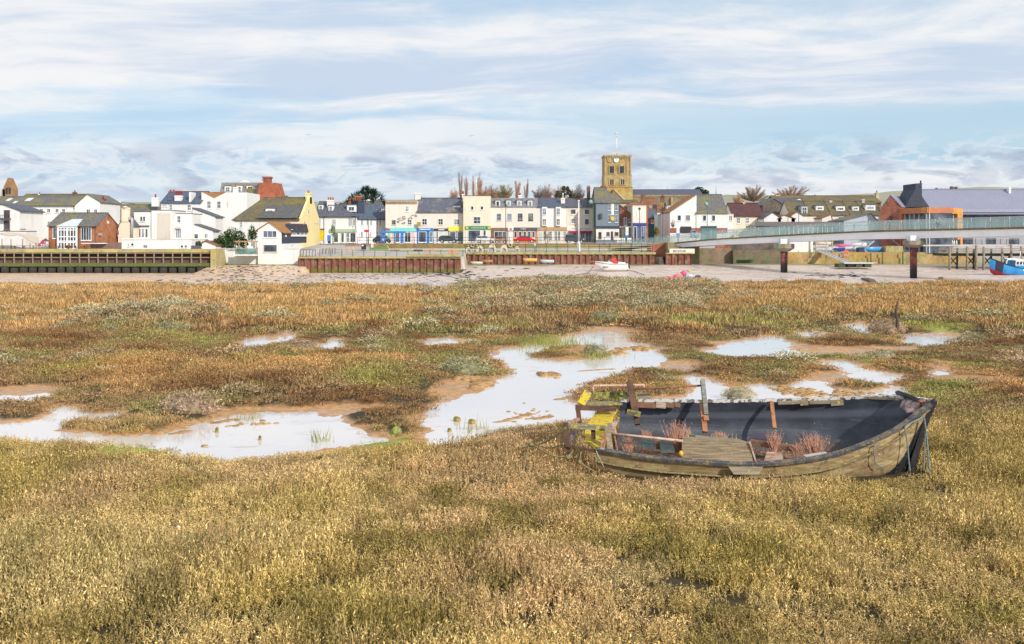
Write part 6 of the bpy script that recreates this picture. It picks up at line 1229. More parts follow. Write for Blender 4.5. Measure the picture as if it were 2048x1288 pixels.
def hall():
 ZN = None
 def zfn(t, b):
  o = ocoord(t); w = t.new('ShaderNodeTexWave', wave_type='BANDS', bands_direction='X'); w.inputs['Scale'].default_value = 1.1; t.l.new(o, w.inputs[0]); n = t.noise(o, .4, 4)
  c = t.mix(t.ramp(w.outputs[1], .8, .98), t.mix(n, (.20, .205, .30), (.27, .275, .37)), (.40, .41, .50)); t.l.new(c, b.inputs['Base Color']); b.inputs['Roughness'].default_value = .45; bump(t, b, w.outputs[1], .05, .8)
 ZN = mat('zinc_roof', zfn)
 h = H('brick_wing', 'red brick gabled wing at the left end of the modern hall', 1760, 1802, 186, 495, D1=184.2, depth=12, cat='hall').walls(413, BRICKR, 'gable', 391, ZN, xa=1781, yl=419, over=.15); h.win(1778.5, 432, 1785, 441, 'd')
 h = H('modern_hall', 'modern hall with long purple grey zinc roof and dark glazing', 1842, 2420, 196, 500, depth=14, cat='hall').walls(424, glassm('hall_glass', (.05, .07, .11), .1), 'ridge', 381, ZN, over=.8)
 h.panel('eaves', 1842, 419, 2420, 424.5, plain((.32, .33, .42), .4, name='zinc_edge'), 1.0, o0=.7); h.chim(2018, 2022, 375, 384, FW, 0, v=6)
 for k in range(24): x = 1930 + k * 20; h.panel('mullion', x, 425, x + 1.2, 490, FD, .1)
 h.panel('lower_wall', 1842, 470, 2420, 500, plain((.36, .36, .40), .7, .12, name='grey_panel'), .2)
 for k in range(10): h.panel('lower_glazing', 1925 + k * 46, 476, 1945 + k * 46, 492, GLASSB, .26)
 t = thing('slate_stack', 'dark slate clad chimney like ventilation stack flaring at its base', 'chimney', P(1835, 412, 190)); b = MB(); D = 188
 b.prism([P(1810, 414, D), P(1859, 414, D), P(1844, 392, D), P(1844, 366, D), P(1831, 367, D), P(1831, 378, D)], (0, 6, 0)); b.build('stack_wall', roofm((.055, .065, .095), (.075, .085, .12), .4, 'slate_cladding'), t); MB().prism([P(1844.2, 366, D) + V((0, .1, 0)), P(1857, 366.5, D) + V((0, 5, 0)), P(1857, 394, D) + V((0, 5, 0)), P(1844.2, 393, D) + V((0, .1, 0))], (0, .5, 0)).build('stack_side', plain((.36, .36, .42), .6, name='stack_grey'), t)
 MB().box(X(1841, 190), X(1843, 190), 190, 190.3, Z(367, 190), Z(361, 190)).build('vent', DK, t)
 CP = plain((.50, .17, .075), .5, .15, 1.5, name='copper_shade_tone'); CPB = plain((.66, .29, .07), .5, .2, 1.2, name='copper_sun_tone')  # same copper twice: shaded face and sunlit face put into the colour
 root = None
 for (x0, D0, x1, D1, m, lab) in ((1790, 186, 1856, 176, CP, 'left'), (1856.3, 176, 1924, 184, CPB, 'right')):
  h = H('corner_pavilion', 'shade toned copper framed glazed box on the left of the hall corner' if lab == 'left' else 'sun toned orange copper framed glazed box on the right of the hall corner', x0, x1, D0, 500, D1=D1, depth=5, cat='pavilion'); zt = Z(414.5, 176); zb = 1.6
  b = MB(); f = h.face(); L = h.L; zq = Z(426, 176); dd = -5 if lab == 'left' else -1.2
  H.fb(b, f, 0, L, zq, zt, dd, .15)
  if lab == 'left': H.fb(b, f, 0, 2.3, zb, zq, dd, .15)
  else: H.fb(b, f, L - 2.0, L, zb, zq, dd, .15)
  b.build('copper_frame', m, h.root); g = MB(); H.fb(g, f, 2.4 if lab == 'left' else .2, L - (.1 if lab == 'left' else 2.1), zb, zq - .02, dd + .2, -.5); g.build('glazing', GLASSB, h.root); c = MB()
  for k in range(6): u = (2.5 if lab == 'left' else .1) + k * (L - 2.8) / 5; H.fb(c, f, u, u + .18, zb, zq - .01, -.5, -.3)
  c.build('mullion', plain((.5, .55, .58), .5, name='pale_mullion'), h.root)
hall()
def copyobj(o, loc, parent=None):
 c = o.copy(); COL.objects.link(c); c.location = loc
 if parent is not None: c.parent = parent
 return c
CAPM = stonem('capping_concrete', (0.52, 0.42, 0.16), (0.42, 0.38, 0.20), (0.60, 0.52, 0.28), .7)
def pilefn(t, b):
 o = ocoord(t); x, y, z = t.xyz(wpos(t)); n = t.noise(o, 1.1, 6, .65); st = t.noise(t.comb(t.math('MULTIPLY', x, 2.2), y, t.math('MULTIPLY', z, .3)), 1.0, 6, .7)
 c = t.mix(t.ramp(st, .35, .65), (.12, .042, .03), (.27, .11, .07)); c = t.mix(t.math('MULTIPLY', t.ramp(n, .5, .62), .6), c, (.30, .22, .16))
 h = t.math('ADD', z, t.math('MULTIPLY', n, 1.3)); c = t.mix(t.ramp(h, .15, -.30), c, (.15, .14, .035)); c = t.mix(t.ramp(h, -.45, -.95), c, (.05, .04, .03))
 t.l.new(c, b.inputs['Base Color']); b.inputs['Roughness'].default_value = .85; bump(t, b, st, .05, .7)
PILE = mat('rusty_sheet_pile', pilefn)
def sheet_wall(name, label, x0, x1, D, yc0, yc1, yb, pitch=1.1, D1=None):
 a, c = V((X(x0, D), D, 0)), V((X(x1, D1 or D), D1 or D, 0)); e = (c - a).normalized(); n = V((e.y, -e.x, 0)); L = (c - a).length
 t = thing(name, label, 'wall', (a + c) / 2); z0, z1 = Z(yb, D) - .9, Z(yc1, D); b = MB(); pts = []
 k = 0.0
 while k < L:
  for du, off in ((0, .30), (.30, .30), (.45, .0), (.80, .0), (.95, .30)):
   if k + du * pitch <= L: pts.append(a + e * (k + du * pitch) + n * off)
  k += pitch
 pts.append(c); vs = []; fs = []
 for i, q in enumerate(pts): vs += [q + V((0, 0, z0)), q + V((0, 0, z1))]
 for i in range(len(pts) - 1): fs.append((2 * i, 2 * i + 2, 2 * i + 3, 2 * i + 1))
 b.add(vs, fs); q0 = len(b.v)
 b.prism([a - n * .1 + V((0, 0, z0)), c - n * .1 + V((0, 0, z0)), c - n * .1 + V((0, 0, z1)), a - n * .1 + V((0, 0, z1))], -n * 1.0)
 b.build('piling', PILE, t); zt = Z(yc0, D); b = MB()
 b.prism([a + n * .45 + V((0, 0, z1 - .02)), c + n * .45 + V((0, 0, z1 - .02)), c + n * .45 + V((0, 0, zt)), a + n * .45 + V((0, 0, zt))], -n * 1.9); b.build('capping_beam', CAPM, t)
 return t, a, c, e, n, zt
RAILM = plain((.045, .045, .05), .5, name='rail_black'); RAILG = plain((.50, .42, .34), .6, name='rail_tan')
def railing(label, a, c, z, h, n, rails=(1, .6), curved=0, ends=True, mr=None):
 t = thing('railing', label, 'railing', V((a.x, a.y, z))); e = (c - a); L = e.length; e.normalize(); org = ORG[t.name]
 b = MB(); nn = V((e.y, -e.x, 0)); pts = [(0, 0), (.5, 0), (.85, .02), (1, .02)] if not curved else [(0, .35), (.35, .42), (.7, .25), (1, -.12)]
 b.tube([org + nn * o + V((0, 0, h * q)) for q, o in pts], .045, 5); post = b.build('post', RAILM, t)
 for i in range(1, n): copyobj(post, e * (L * i / (n - 1)), t)
 for q in rails:
  b = MB(); o = nn * (-.12 if curved and q > .9 else (.30 if curved else 0)); b.tube([org + o + V((0, 0, h * q)), org + o + e * L + V((0, 0, h * q))], .035, 5); b.build('rail', mr or (RAILG if not curved else RAILM), t)
 return t
def quays():
 D = 160; zc, zb_ = Z(498, D), Z(505, D); x0, x1 = X(-120, D), X(427, D)
 t = thing('timber_quay', 'long timber fendered quay wall with green concrete cap at the left', 'quay', ((x0 + x1) / 2, D, 0)); b = MB(); b.box(x0, x1, D - .3, D + 1.6, zb_, zc); b.build('capping_beam', CAPM, t)
 b = MB(); b.box(x0, x1, D + .5, D + 1.4, -2, zb_); b.build('back_wall', woodm('quay_back', (.10, .05, .045), None, 0, .4), t)
 TM = woodm('quay_timber', (.30, .24, .18), (.20, .22, .06), .35, .5, 1.5); GM = woodm('quay_green_timber', (.15, .16, .07), (.10, .15, .03), .6, .5, 2)
 for y0, y1, m, o in ((506, 507.3, TM, 0), (514, 515.8, TM, 0), (526, 532.5, GM, .1), (532.6, 533.6, TM, -.05)): MB().box(x0, x1, D - .28 - o, D + .3 - o, Z(y1, D), Z(y0, D)).build('waler', m, t)
 MB().box(x0, x1, D + .31, D + .48, Z(526, D), Z(516, D)).build('panelling', woodm('quay_panel', (.19, .09, .085), (.20, .12, .06), .3, .5, 2), t)
 b = MB(); b.box(x0, x0 + .2, D - .36, D - .29, Z(533, D), zb_); up = b.build('upright', TM, t); b = MB(); b.tube([V((x0, D, -1.9)), V((x0, D, Z(534, D)))], .62, 10); pl = b.build('pile', stonem('weedy_pile', (.035, .033, .03), (.06, .055, .045), (.04, .05, .02), 1.5), t)
 n = int((x1 - x0) / 1.49)
 for i in range(1, n): copyobj(up, (i * 1.49, 0, 0), t)
 for i in range(1, n): copyobj(pl, (i * 1.49, random.uniform(-.05, .05), random.uniform(-.12, .05)), t)
 b = MB(); b.box(X(424, D), X(435, D), D - .8, D + 4, -2, Z(497.5, D)); tag(b.build('quay_pillar', CAPM, None, org=(X(430, D), D, 0)), 'squat green stained concrete pillar ending the timber quay', 'pillar')
 t, a, c, e, n, zt = sheet_wall('sheet_pile_quay', 'rusty sheet pile quay in front of the shops nearest the beach', 597, 921, 161.5, 513, 516.5, 546)
 railing('straight tan railed fence along the front of the nearest rusty quay', V((X(640, 161.5), 161.3, 0)), V((X(926, 161.5), 161.3, 0)), zt, .95 * 1.15, 14)
 railing('bent black posts at the left end of the nearest rusty quay', V((X(602, 161.5), 161.3, 0)), V((X(632, 161.5), 161.3, 0)), zt, 1.1, 6, rails=(1,), curved=1)
 b = MB(); b.box(X(815, 161), X(922, 161), 160.7, 163.6, zt, Z(508.5, 161.5)); tag(b.build('concrete_kerb', CAPM, None, org=(X(868, 161), 161, zt)), 'raised greenish concrete kerb on the right part of the nearest quay', 'kerb')
 b = MB(); b.box(X(597, 162), X(597, 162) + .5, 162.2, 168, -1.6, zt); tag(b.build('return_wall', PILE, None, org=(X(597, 162), 165, 0)), 'rusty return wall closing the left side of the nearest quay', 'wall')
 t, a, c, e, n, zt = sheet_wall('sheet_pile_quay', 'rusty sheet pile quay set back behind the dinghies', 921, 1311, 174.6, 504.5, 508.5, 525)
 railing('long tan railed fence on the set back rusty quay', V((X(1030, 174), 174.4, 0)), V((X(1305, 174), 174.4, 0)), zt, Z(486, 174.4) - zt, 14, rails=(1, .74, .5, .28))
 railing('bent black posts at the left end of the set back quay', V((X(928, 170), 172, 0)), V((X(986, 174), 174.2, 0)), zt, Z(489, 174) - zt, 7, rails=(1, .5), curved=1)
 b = MB(); b.prism([V((X(921, 162), 162, -2)), V((X(921, 162), 162, 1.2)), V((X(921, 174.6), 174.6, 1.2)), V((X(921, 174.6), 174.6, -2))], (-.5, 0, 0)); tag(b.build('return_wall', PILE, None, org=(X(921, 168), 168, 0)), 'rusty return wall joining the nearest and the set back quays', 'wall')
 D = 191.9; b = MB(); b.box(X(772, D), X(1310, D), D, D + .4, 1.0, Z(487.2, D)); tag(b.build('retaining_wall', stonem('retaining_brown', (.30, .22, .10), (.36, .25, .12), (.30, .24, .06), .4), None, org=(X(1040, D), D, 1.2)), 'long low brown retaining wall below the parked cars', 'wall')
 b = MB(); q0 = X(690, 189); b.box8([V((X(688, 188), 188, 1)), V((X(772, 190), 190, 1)), V((X(772, 190), 191.5, 1)), V((X(688, 188), 190, 1)), V((X(688, 188), 188, Z(497, 188))), V((X(772, 190), 190, Z(487, 190))), V((X(772, 190), 191.5, Z(487, 190))), V((X(688, 188), 190, Z(489, 188)))]); tag(b.build('retaining_wall', brickm((.34, .17, .09), name='ramp_brick'), None, org=(X(730, 189), 189, 1.2)), 'short sloping brick wall beside the lamp post and litter bin', 'wall')
 railing('black guard rail along the pavement edge in front of the shops', V((X(716, 192), 191.7, 0)), V((X(1265, 192), 191.7, 0)), Z(487.2, 192), Z(474, 192) - Z(487.2, 192), 30, rails=(.95, .5), mr=RAILM)
 YS = stonem('yellow_quay_stone', (.50, .32, .11), (.58, .42, .20), (.26, .20, .08), .6); D = 176.5
 b = MB(); b.box(X(1575, D), X(1945, D), D, D + 2, -1.4, Z(504.5, D)); b.box(X(1575, D), X(1945, D), D - .25, D + .1, -1.4, Z(516, D)); tag(b.build('stone_quay', YS, None, org=(X(1760, D), D, -.3)), 'yellow stained stone quay wall below the dinghy park', 'wall')
 b = MB(); b.box(X(1465, D), X(1574.5, D), D - .6, D + 2, -1.4, Z(500.5, D)); tag(b.build('stone_quay', stonem('grey_quay_stone', (.20, .16, .10), (.27, .22, .15), (.12, .11, .05), .5), None, org=(X(1520, D), D, -.3)), 'grey brown stone quay wall under the dark brick shed', 'wall')
 b = MB(); b.box(X(1383, D), X(1464.8, D), D + 1, D + 3, -1.4, Z(496.5, D)); tag(b.build('stone_quay', stonem('brown_quay_stone', (.30, .22, .15), (.36, .28, .2), (.2, .15, .06), .5), None, org=(X(1424, D), D, -.3)), 'crumbling brown quay wall right of the bridge abutment', 'wall')
 h = H('boat_shed', 'dark brick shed wall beneath the footbridge', 1462, 1563, 178.6, 502, depth=6, cat='shed').walls(484, BRICKG, 'flat', rm=FD); h.panel('brick_panel', 1431, 491, 1461, 502, BRICKR, .1, o0=-.3)
 h = H('boat_shed', 'bright white walled shed beside the first bridge pier', 1563.3, 1626, 178.4, 505, depth=8, cat='shed').walls(481, WHITE, 'flat'); h.panel('drainpipe', 1619.6, 470, 1621, 528, BEIGE, .3)
 h = H('wall', 'grey block wall with brown panel at the right end of the stone quay', 1845, 1885, 184, 508, depth=.5, cat='wall'); h.walls(490, plain((.36, .35, .38), .8, name='grey_block'), 'flat'); h.panel('poster_board', 1849, 494, 1866, 501, plain((.42, .32, .28), name='tan_board2'), .08)
 railing('pale handrail along the quay edge below the modern hall', V((X(1790, 181), 181, 0)), V((X(2100, 181), 181, 0)), Z(490, 181), 1.1, 26, rails=(1,), mr=plain((.5, .5, .5), name='rail_pale'))
 b = MB(); b.box(X(1845, 182), X(2300, 182), 181, 184, Z(507, 182), Z(490, 182)); tag(b.build('promenade_wall', plain((.45, .44, .46), .8, .2, 1, name='promenade_concrete'), None, org=(X(2000, 182), 182, 1.5)), 'pale concrete promenade wall behind the timber jetty', 'wall')
 AB = stonem('abutment_concrete', (.34, .27, .14), (.40, .34, .20), (.30, .27, .08), .5)
 b = MB(); b.box(X(1333, 175), X(1346, 175), 173.5, 181, -1.5, Z(484.5, 176)); b.box(X(1346.2, 176), X(1400, 176), 176.5, 181, -1.5, Z(493, 176)); tag(b.build('bridge_abutment', AB, None, org=(X(1360, 175), 176, 0)), 'mossy concrete abutment under the left end of the footbridge', 'abutment')
 t, a, c, e, n, zt = sheet_wall('sheet_pile_quay', 'short dark rusty piling around the bridge abutment', 1332, 1383, 172.8, 505.5, 507.5, 523)
 t = thing('painted_board', 'long painted mural board on the bridge abutment', 'sign', P(1365, 507, 173)); MB().box(X(1339, 173), X(1389, 173), 172.9, 173.1, Z(507, 173), Z(497.3, 173)).build('board', WARMW, t)
 b = MB()
 for k in range(16): x = X(1346 + k * 1.7, 172.8); zz = Z(503.5, 172.8); b.beam((x, 172.85, zz), (x + random.uniform(-.1, .2), 172.85, zz + random.uniform(.25, .42)), .03, .14, (0, 1, 0))
 b.build('mural_mark', plain((.30, .42, .45), .6, name='mural_teal'), t)
 h = H('house', 'brick subway wall with red doors below the bridge ramp', 1302, 1333, 176, 507, depth=5, cat='wall'); h.walls(490, BRICKR, 'gable', 485.5, AB, xa=1333, yl=491, over=.05); h.root.name = 'ramp_wall'; ORG[h.root.name] = ORG.get('house', V()); h.panel('door', 1321, 492, 1323, 505, FB, .06); h.panel('dark_opening', 1304.5, 491, 1311, 505, plain((.03, .03, .09), name='blue_black'), .06)
quays()
def bridge():
 A0, E = V((28.6, 178, 0)), V((27.4, -38, 0)); t = thing('footbridge', 'curved white steel footbridge with green glass parapets', 'bridge', (44, 158, 0))
 T = [-.35, -.14, 0, .214, .525, .818, 1.0, 1.333, 1.7, 2.3]; TOP = [2.15, 2.85, 3.44, 4.17, 4.80, 5.35, 5.5, 5.74, 5.85, 5.7]; BOT = [1.7, 2.3, 2.5, 3.07, 3.65, 4.12, 4.25, 4.66, 4.8, 4.7]
 top = lambda s: float(np.interp(s, T, TOP)); bot = lambda s: float(np.interp(s, T, BOT)); n = V((-E.y, E.x, 0)).normalized() * 1   # points to far side
 if n.y < 0: n = -n
 fr = -n; P_ = lambda s, o, z: A0 + E * s + n * o + V((0, 0, z))
 S = [i / 40 * 2.65 - .35 for i in range(41)]
 def strip(o0, o1, zf0, zf1, s0=-9, s1=9):
  b = MB(); ss = [s for s in S if s0 <= s <= s1]; vs = []; fs = []
  for s in ss: vs += [P_(s, o0, zf0(s)), P_(s, o1, zf0(s)), P_(s, o1, zf1(s)), P_(s, o0, zf1(s))]
  for i in range(len(ss) - 1):
   for k in range(4): fs.append((4 * i + k, 4 * i + (k + 1) % 4, 4 * i + 4 + (k + 1) % 4, 4 * i + 4 + k))
  fs += [(0, 1, 2, 3), tuple(4 * (len(ss) - 1) + k for k in (3, 2, 1, 0))]; b.add(vs, fs); return b
 strip(.0, 3.6, lambda s: top(s) - .22, top).build('deck', stonem('deck_edge', (.20, .15, .07), (.28, .22, .10), (.26, .24, .04), .8), t)
 strip(.12, .55, lambda s: bot(s) if s > .02 else top(s) - .23, lambda s: top(s) - .225, -.02).build('girder', plain((.88, .88, .90), .35, .05, .6, name='bridge_white'), t)
 strip(3.05, 3.45, bot, lambda s: top(s) - .225, -.02).build('girder', plain((.88, .88, .90), .35, .05, .6, name='bridge_white'), t)
 strip(.56, 3.04, lambda s: bot(s) + .25, lambda s: bot(s) + .35, -.02).build('soffit', plain((.3, .3, .32), .6, name='soffit_grey'), t)
 def gfn(t_, b):
  o = wpos(t_); c = t_.mix(t_.ramp(t_.noise(o, .25, 3), .35, .65), (.50, .74, .70), (.75, .92, .88)); t_.l.new(c, b.inputs['Base Color']); b.inputs['Roughness'].default_value = .08; b.inputs['Alpha'].default_value = .19
 GL = mat('parapet_glass', gfn); ST = plain((.50, .52, .52), .45, name='steel_post'); H_ = 1.38
 for side, o in ((0, .06), (1, 3.5)):
  s = -.30; k = 0; L = E.length; st = .055
  while s < 2.2:
   a, c = P_(s, o, top(s)), P_(s + st, o, top(s + st)); d = (c - a).normalized() * .06; b = MB()
   b.prism([a + d + V((0, 0, .06)), c - d + V((0, 0, .06)), c - d + V((0, 0, H_ - .08)), a + d + V((0, 0, H_ - .08))], n * .03); b.build('glass_panel', GL, t)
   b = MB(); b.beam(a, a + V((0, 0, H_)) - n * .05 * (1 if side else -1) * -1, .09, .07, (1, 0, 0)); b.build('post', ST, t); s += st; k += 1
 for o in (.06, 3.5): strip(o - .03, o + .04, lambda s: top(s) + H_ - .04, lambda s: top(s) + H_ + .03).build('handrail', ST, t)
 strip(.10, .15, lambda s: top(s) + .8, lambda s: top(s) + .86).build('mid_rail', ST, t)
 RP = rustm('pier_rust', (.15, .03, .03), (.24, .06, .05), (.07, .035, .03), 1.2); CC = stonem('pierhead_concrete', (.34, .31, .24), (.42, .38, .30), (.22, .2, .12), .6)
 def pfn(t_, b):
  x, y, z = t_.xyz(wpos(t_)); nn = t_.noise(ocoord(t_), 1.3, 6, .65); c = t_.mix(t_.ramp(nn, .4, .6), (.17, .03, .035), (.28, .10, .08)); c = t_.mix(t_.ramp(t_.math('ADD', z, nn), 1.4, .3), c, (.035, .035, .03)); t_.l.new(c, b.inputs['Base Color']); b.inputs['Roughness'].default_value = .8
 PR = mat('pier_red', pfn)
 for px, D, lab in ((1568, 158, ''), (1827, 140, '')):
  c = V((X(px, D), D, 0)); sc = D / F; b = MB(); r = 6.8 * sc; zt = Z(503 if px < 1600 else 495, D); zz = Z(484 if px < 1600 else 478, D)
  b.tube([c + V((0, 0, -2.2)), c + V((0, 0, zt + .05))], r, 16); p = b.build('pier', PR, t); b = MB(); w = 21 * sc
  b.tube([c + V((0, 0, zt)), c + V((0, 0, zt + (zz - zt) * .35)), c + V((0, 0, zt + (zz - zt) * .8)), c + V((0, 0, zt + (zz - zt) * .82))], [w * .55, w * .98, w * .98, w * .9], 10, smooth=False); b.build('pier_head', CC, p); b = MB(); b.box(c.x - .7, c.x + .7, c.y - .7, c.y + .7, zt + (zz - zt) * .8, zz + .5); b.build('bearing', FW, p)
bridge()
def car(label, x0, x1, yb, D, col, face=1, kind='hatch'):
 o = P((x0 + x1) / 2, yb, D); L = (x1 - x0) / F * D; t = thing('parked_car', label, 'car', o, 'cars parked in front of the shops'); k = L / 4.2; w = 1.7
 prof = {'hatch': [(-2.1, .35), (-2.12, .8), (-2.0, .98), (-1.75, 1.35), (-1.3, 1.47), (.1, 1.46), (.95, .98), (1.8, .85), (2.08, .62), (2.1, .32)],
   'saloon': [(-2.1, .35), (-2.12, .85), (-1.5, .98), (-.95, 1.36), (-.3, 1.42), (.45, 1.36), (1.15, .96), (1.9, .80), (2.1, .58), (2.1, .32)],
   'suv': [(-2.1, .42), (-2.12, .9), (-2.02, 1.15), (-1.85, 1.62), (-1.3, 1.72), (.3, 1.70), (.95, 1.18), (1.9, 1.02), (2.1, .8), (2.1, .4)]}[kind]
 M_ = plain(col, .22, .05, 1, name='car_%d_%d' % (col[0] * 100, col[2] * 100)); q = lambda x, y, z: V((o.x + face * x * k, o.y + y, o.z + z)); b = MB(); b.prism([q(x, 0, z) for x, z in prof], (0, w, 0)); b.build('body', M_, t)
 zt = max(z for x, z in prof) - .10; zb = .98 if kind != 'suv' else 1.15; xs0 = prof[3][0] + .05; xs1 = prof[5][0] + .0; b = MB()
 for (a, c) in ((xs0, (xs0 + xs1) / 2 - .04), ((xs0 + xs1) / 2 + .04, xs1 + .42)):
  b.prism([q(a - .12 if a == xs0 else a, -.012, zb), q(c + (.12 if c > xs1 else 0), -.012, zb), q(c - (.30 if c > xs1 else 0), -.012, zt), q(a, -.012, zt)], (0, .02, 0))
 b.build('side_window', GLASS, t); b = MB(); b.prism([q(prof[5][0] + .1, .15, prof[5][1] - .06), q(prof[6][0] + .0, .15, prof[6][1] + .03), q(prof[6][0] + .04, .15, prof[6][1] + .03), q(prof[5][0] + .18, .15, prof[5][1] - .03)], (0, w - .3, 0)); b.build('windscreen', GLASS, t)
 for x in (-1.3, 1.32):
  for y in (-.02, w - .16):
   b = MB(); c = q(x, y, .31); b.tube([c, c + V((0, .18, 0))], .32, 16, smooth=False); wh = b.build('wheel', plain((.02, .02, .02), .8, name='tyre'), t); MB().tube([c + V((0, -.012, 0)), c + V((0, .02, 0))], .2, 12, smooth=False).build('rim', plain((.5, .5, .52), .35, name='alloy'), wh)
 for x, m, nm in ((-2.02, plain((.45, .01, .02), .3, name='tail_light'), 'tail_light'), (1.93, plain((.8, .8, .82), .15, name='head_lens'), 'headlight')):
  MB().beam(q(x, -.015, .78), q(x + (.14 if x < 0 else -.2), -.015, .80), .03, .16).build(nm, m, t)
 MB().prism([q(-2.05, -.014, .36), q(2.05, -.014, .34), q(2.05, -.014, .42), q(-2.05, -.014, .44)], (0, .01, 0)).build('sill', DK, t)
def cars():
 car('dark grey estate car with a red tail light beside the yellow sign', 876.5, 915, 486, 195.5, (.07, .08, .09), 1, 'hatch')
 car('white hatchback parked below the green sign', 951.5, 989, 486, 195.5, (.74, .74, .72), 1, 'hatch')
 car('bright red low car parked below the charcoal sign', 1027, 1072, 486, 195.5, (.72, .01, .03), 1, 'saloon')
 car('dark grey four wheel drive parked before the red awning', 1130, 1170, 486.5, 195.5, (.08, .085, .10), 1, 'suv')
 car('blue grey small car parked left of the blue bus shelter', 745, 764, 485.5, 198, (.13, .17, .22), -1, 'hatch')
 car('tan brown car parked behind the black lamp post', 989, 1014, 487, 197.3, (.45, .24, .12), 1, 'hatch')
 car('silver blue car glimpsed behind the bus shelter glass', 765, 780, 485.5, 198.6, (.28, .35, .42), 1, 'hatch')
 car('pale blue car on the road behind the glass of the bridge ramp', 1383, 1398, 476, 190.5, (.40, .55, .70), 1, 'hatch')
cars()
def person(label, px, yb, D, hpx, top, legs, pose='walk', lean=0.0, face=1, hair=(.05, .03, .02), off=(0, 0), z=None):
 o = P(px, yb, D) if z is None else V((X(px, D), D, z)); Hh = hpx / F * D; s = Hh / 1.75
 t = thing('person', label, 'person', o)
 st = {'walk': .22, 'stand': .06, 'sit': .0, 'ride': .1}[pose]
 J = dict(p=(0, 0, .95), c=(lean * .5, 0, 1.22), n=(lean, 0, 1.46), h=(lean * 1.15, 0, 1.60), t=(lean * 1.2, 0, 1.72), s1=(lean * .9, -.19, 1.40), e1=(lean * .9 - st * .6, -.25, 1.13), w1=(lean * .9 - st * .5 + .1, -.24, .88), s2=(lean * .9, .19, 1.40), e2=(lean * .9 + st * .6, .25, 1.13), w2=(lean * .9 + st + .1, .24, .88),
   a1=(.02, -.1, .9), k1=(st * .9, -.1, .50), f1=(st, -.1, .06), t1=(st + .16, -.1, .03), a2=(-.02, .1, .9), k2=(-st * .4, .1, .50), f2=(-st * 1.3, .1, .06), t2=(-st * 1.3 + .16, .1, .03))
 if pose == 'sit':
  for k in J: J[k] = (J[k][0], J[k][1], J[k][2] - .45) if k[0] not in 'kft' or k == 't' else J[k]
  J.update(k1=(.42, -.1, .50), k2=(.42, .1, .50), f1=(.45, -.1, .06), f2=(.45, .1, .06), t1=(.6, -.1, .03), t2=(.6, .1, .03), w1=(.3, -.15, .62), w2=(.3, .15, .62))
 if pose == 'ride':
  for k in J: J[k] = (J[k][0], J[k][1], J[k][2] + .05)
  J.update(w1=(.62, -.2, 1.05), w2=(.62, .2, 1.05), e1=(.42, -.24, 1.15), e2=(.42, .24, 1.15), k1=(.32, -.1, .72), k2=(.12, .1, .50), f1=(.08, -.12, .45), f2=(.05, .12, .15), t1=(.22, -.12, .43), t2=(.2, .12, .13))
 def skinobj(name, nodes, edges, rad, m, par):
  me = bpy.data.meshes.new(name); me.from_pydata([(J[k][0] * s * face, J[k][1] * s, J[k][2] * s) for k in nodes], [(nodes.index(a), nodes.index(b)) for a, b in edges], []); ob = bpy.data.objects.new(name, me); COL.objects.link(ob); ob.parent = par; me.materials.append(m); ORG[ob.name] = o
  sk = ob.modifiers.new('skin', 'SKIN'); 
  for i, k in enumerate(nodes): r = rad[k] * s; me.skin_vertices[0].data[i].radius = (r, r)
  me.skin_vertices[0].data[0].use_root = True; ob.modifiers.new('smooth', 'SUBSURF').levels = 1; ob.modifiers['smooth'].render_levels = 1; return ob
 E_ = [('p', 'c'), ('c', 'n'), ('n', 'h'), ('h', 't'), ('n', 's1'), ('s1', 'e1'), ('e1', 'w1'), ('n', 's2'), ('s2', 'e2'), ('e2', 'w2'), ('p', 'a1'), ('a1', 'k1'), ('k1', 'f1'), ('f1', 't1'), ('p', 'a2'), ('a2', 'k2'), ('k2', 'f2'), ('f2', 't2')]
 R_ = dict(p=.13, c=.13, n=.06, h=.10, t=.075, s1=.065, e1=.045, w1=.035, s2=.065, e2=.045, w2=.035, a1=.09, k1=.06, f1=.04, t1=.035, a2=.09, k2=.06, f2=.04, t2=.035)
 skinobj('body', list(J), E_, R_, plain((.55, .33, .24), .6, name='skin_tone'), t)
 tp = ['p', 'c', 'n', 's1', 'e1', 'w1', 's2', 'e2', 'w2']; R2 = {k: R_[k] + .028 for k in R_}; R2['n'] = .10; R2['p'] = .165; R2['c'] = .165
 skinobj('jacket', tp, [e for e in E_ if e[0] in tp and e[1] in tp], R2, plain(top, .8, name='cloth_%d_%d_%d' % tuple(int(v * 99) for v in top)), t)
 lg = ['p', 'a1', 'k1', 'f1', 'a2', 'k2', 'f2']; R2['p'] = .14; skinobj('trousers', lg, [e for e in E_ if e[0] in lg and e[1] in lg], R2, plain(legs, .8, name='cloth_%d_%d_%d' % tuple(int(v * 99) for v in legs)), t)
 h = V((J['t'][0] * s * face, 0, J['t'][2] * s)) + o; MB().ball(h + V((-.03 * face * s, 0, .0)), .108 * s, 10, 7, sc=(1, .95, .9)).build('hair', plain(hair, .8, name='hair_%d' % (hair[0] * 100)), t)
 return t
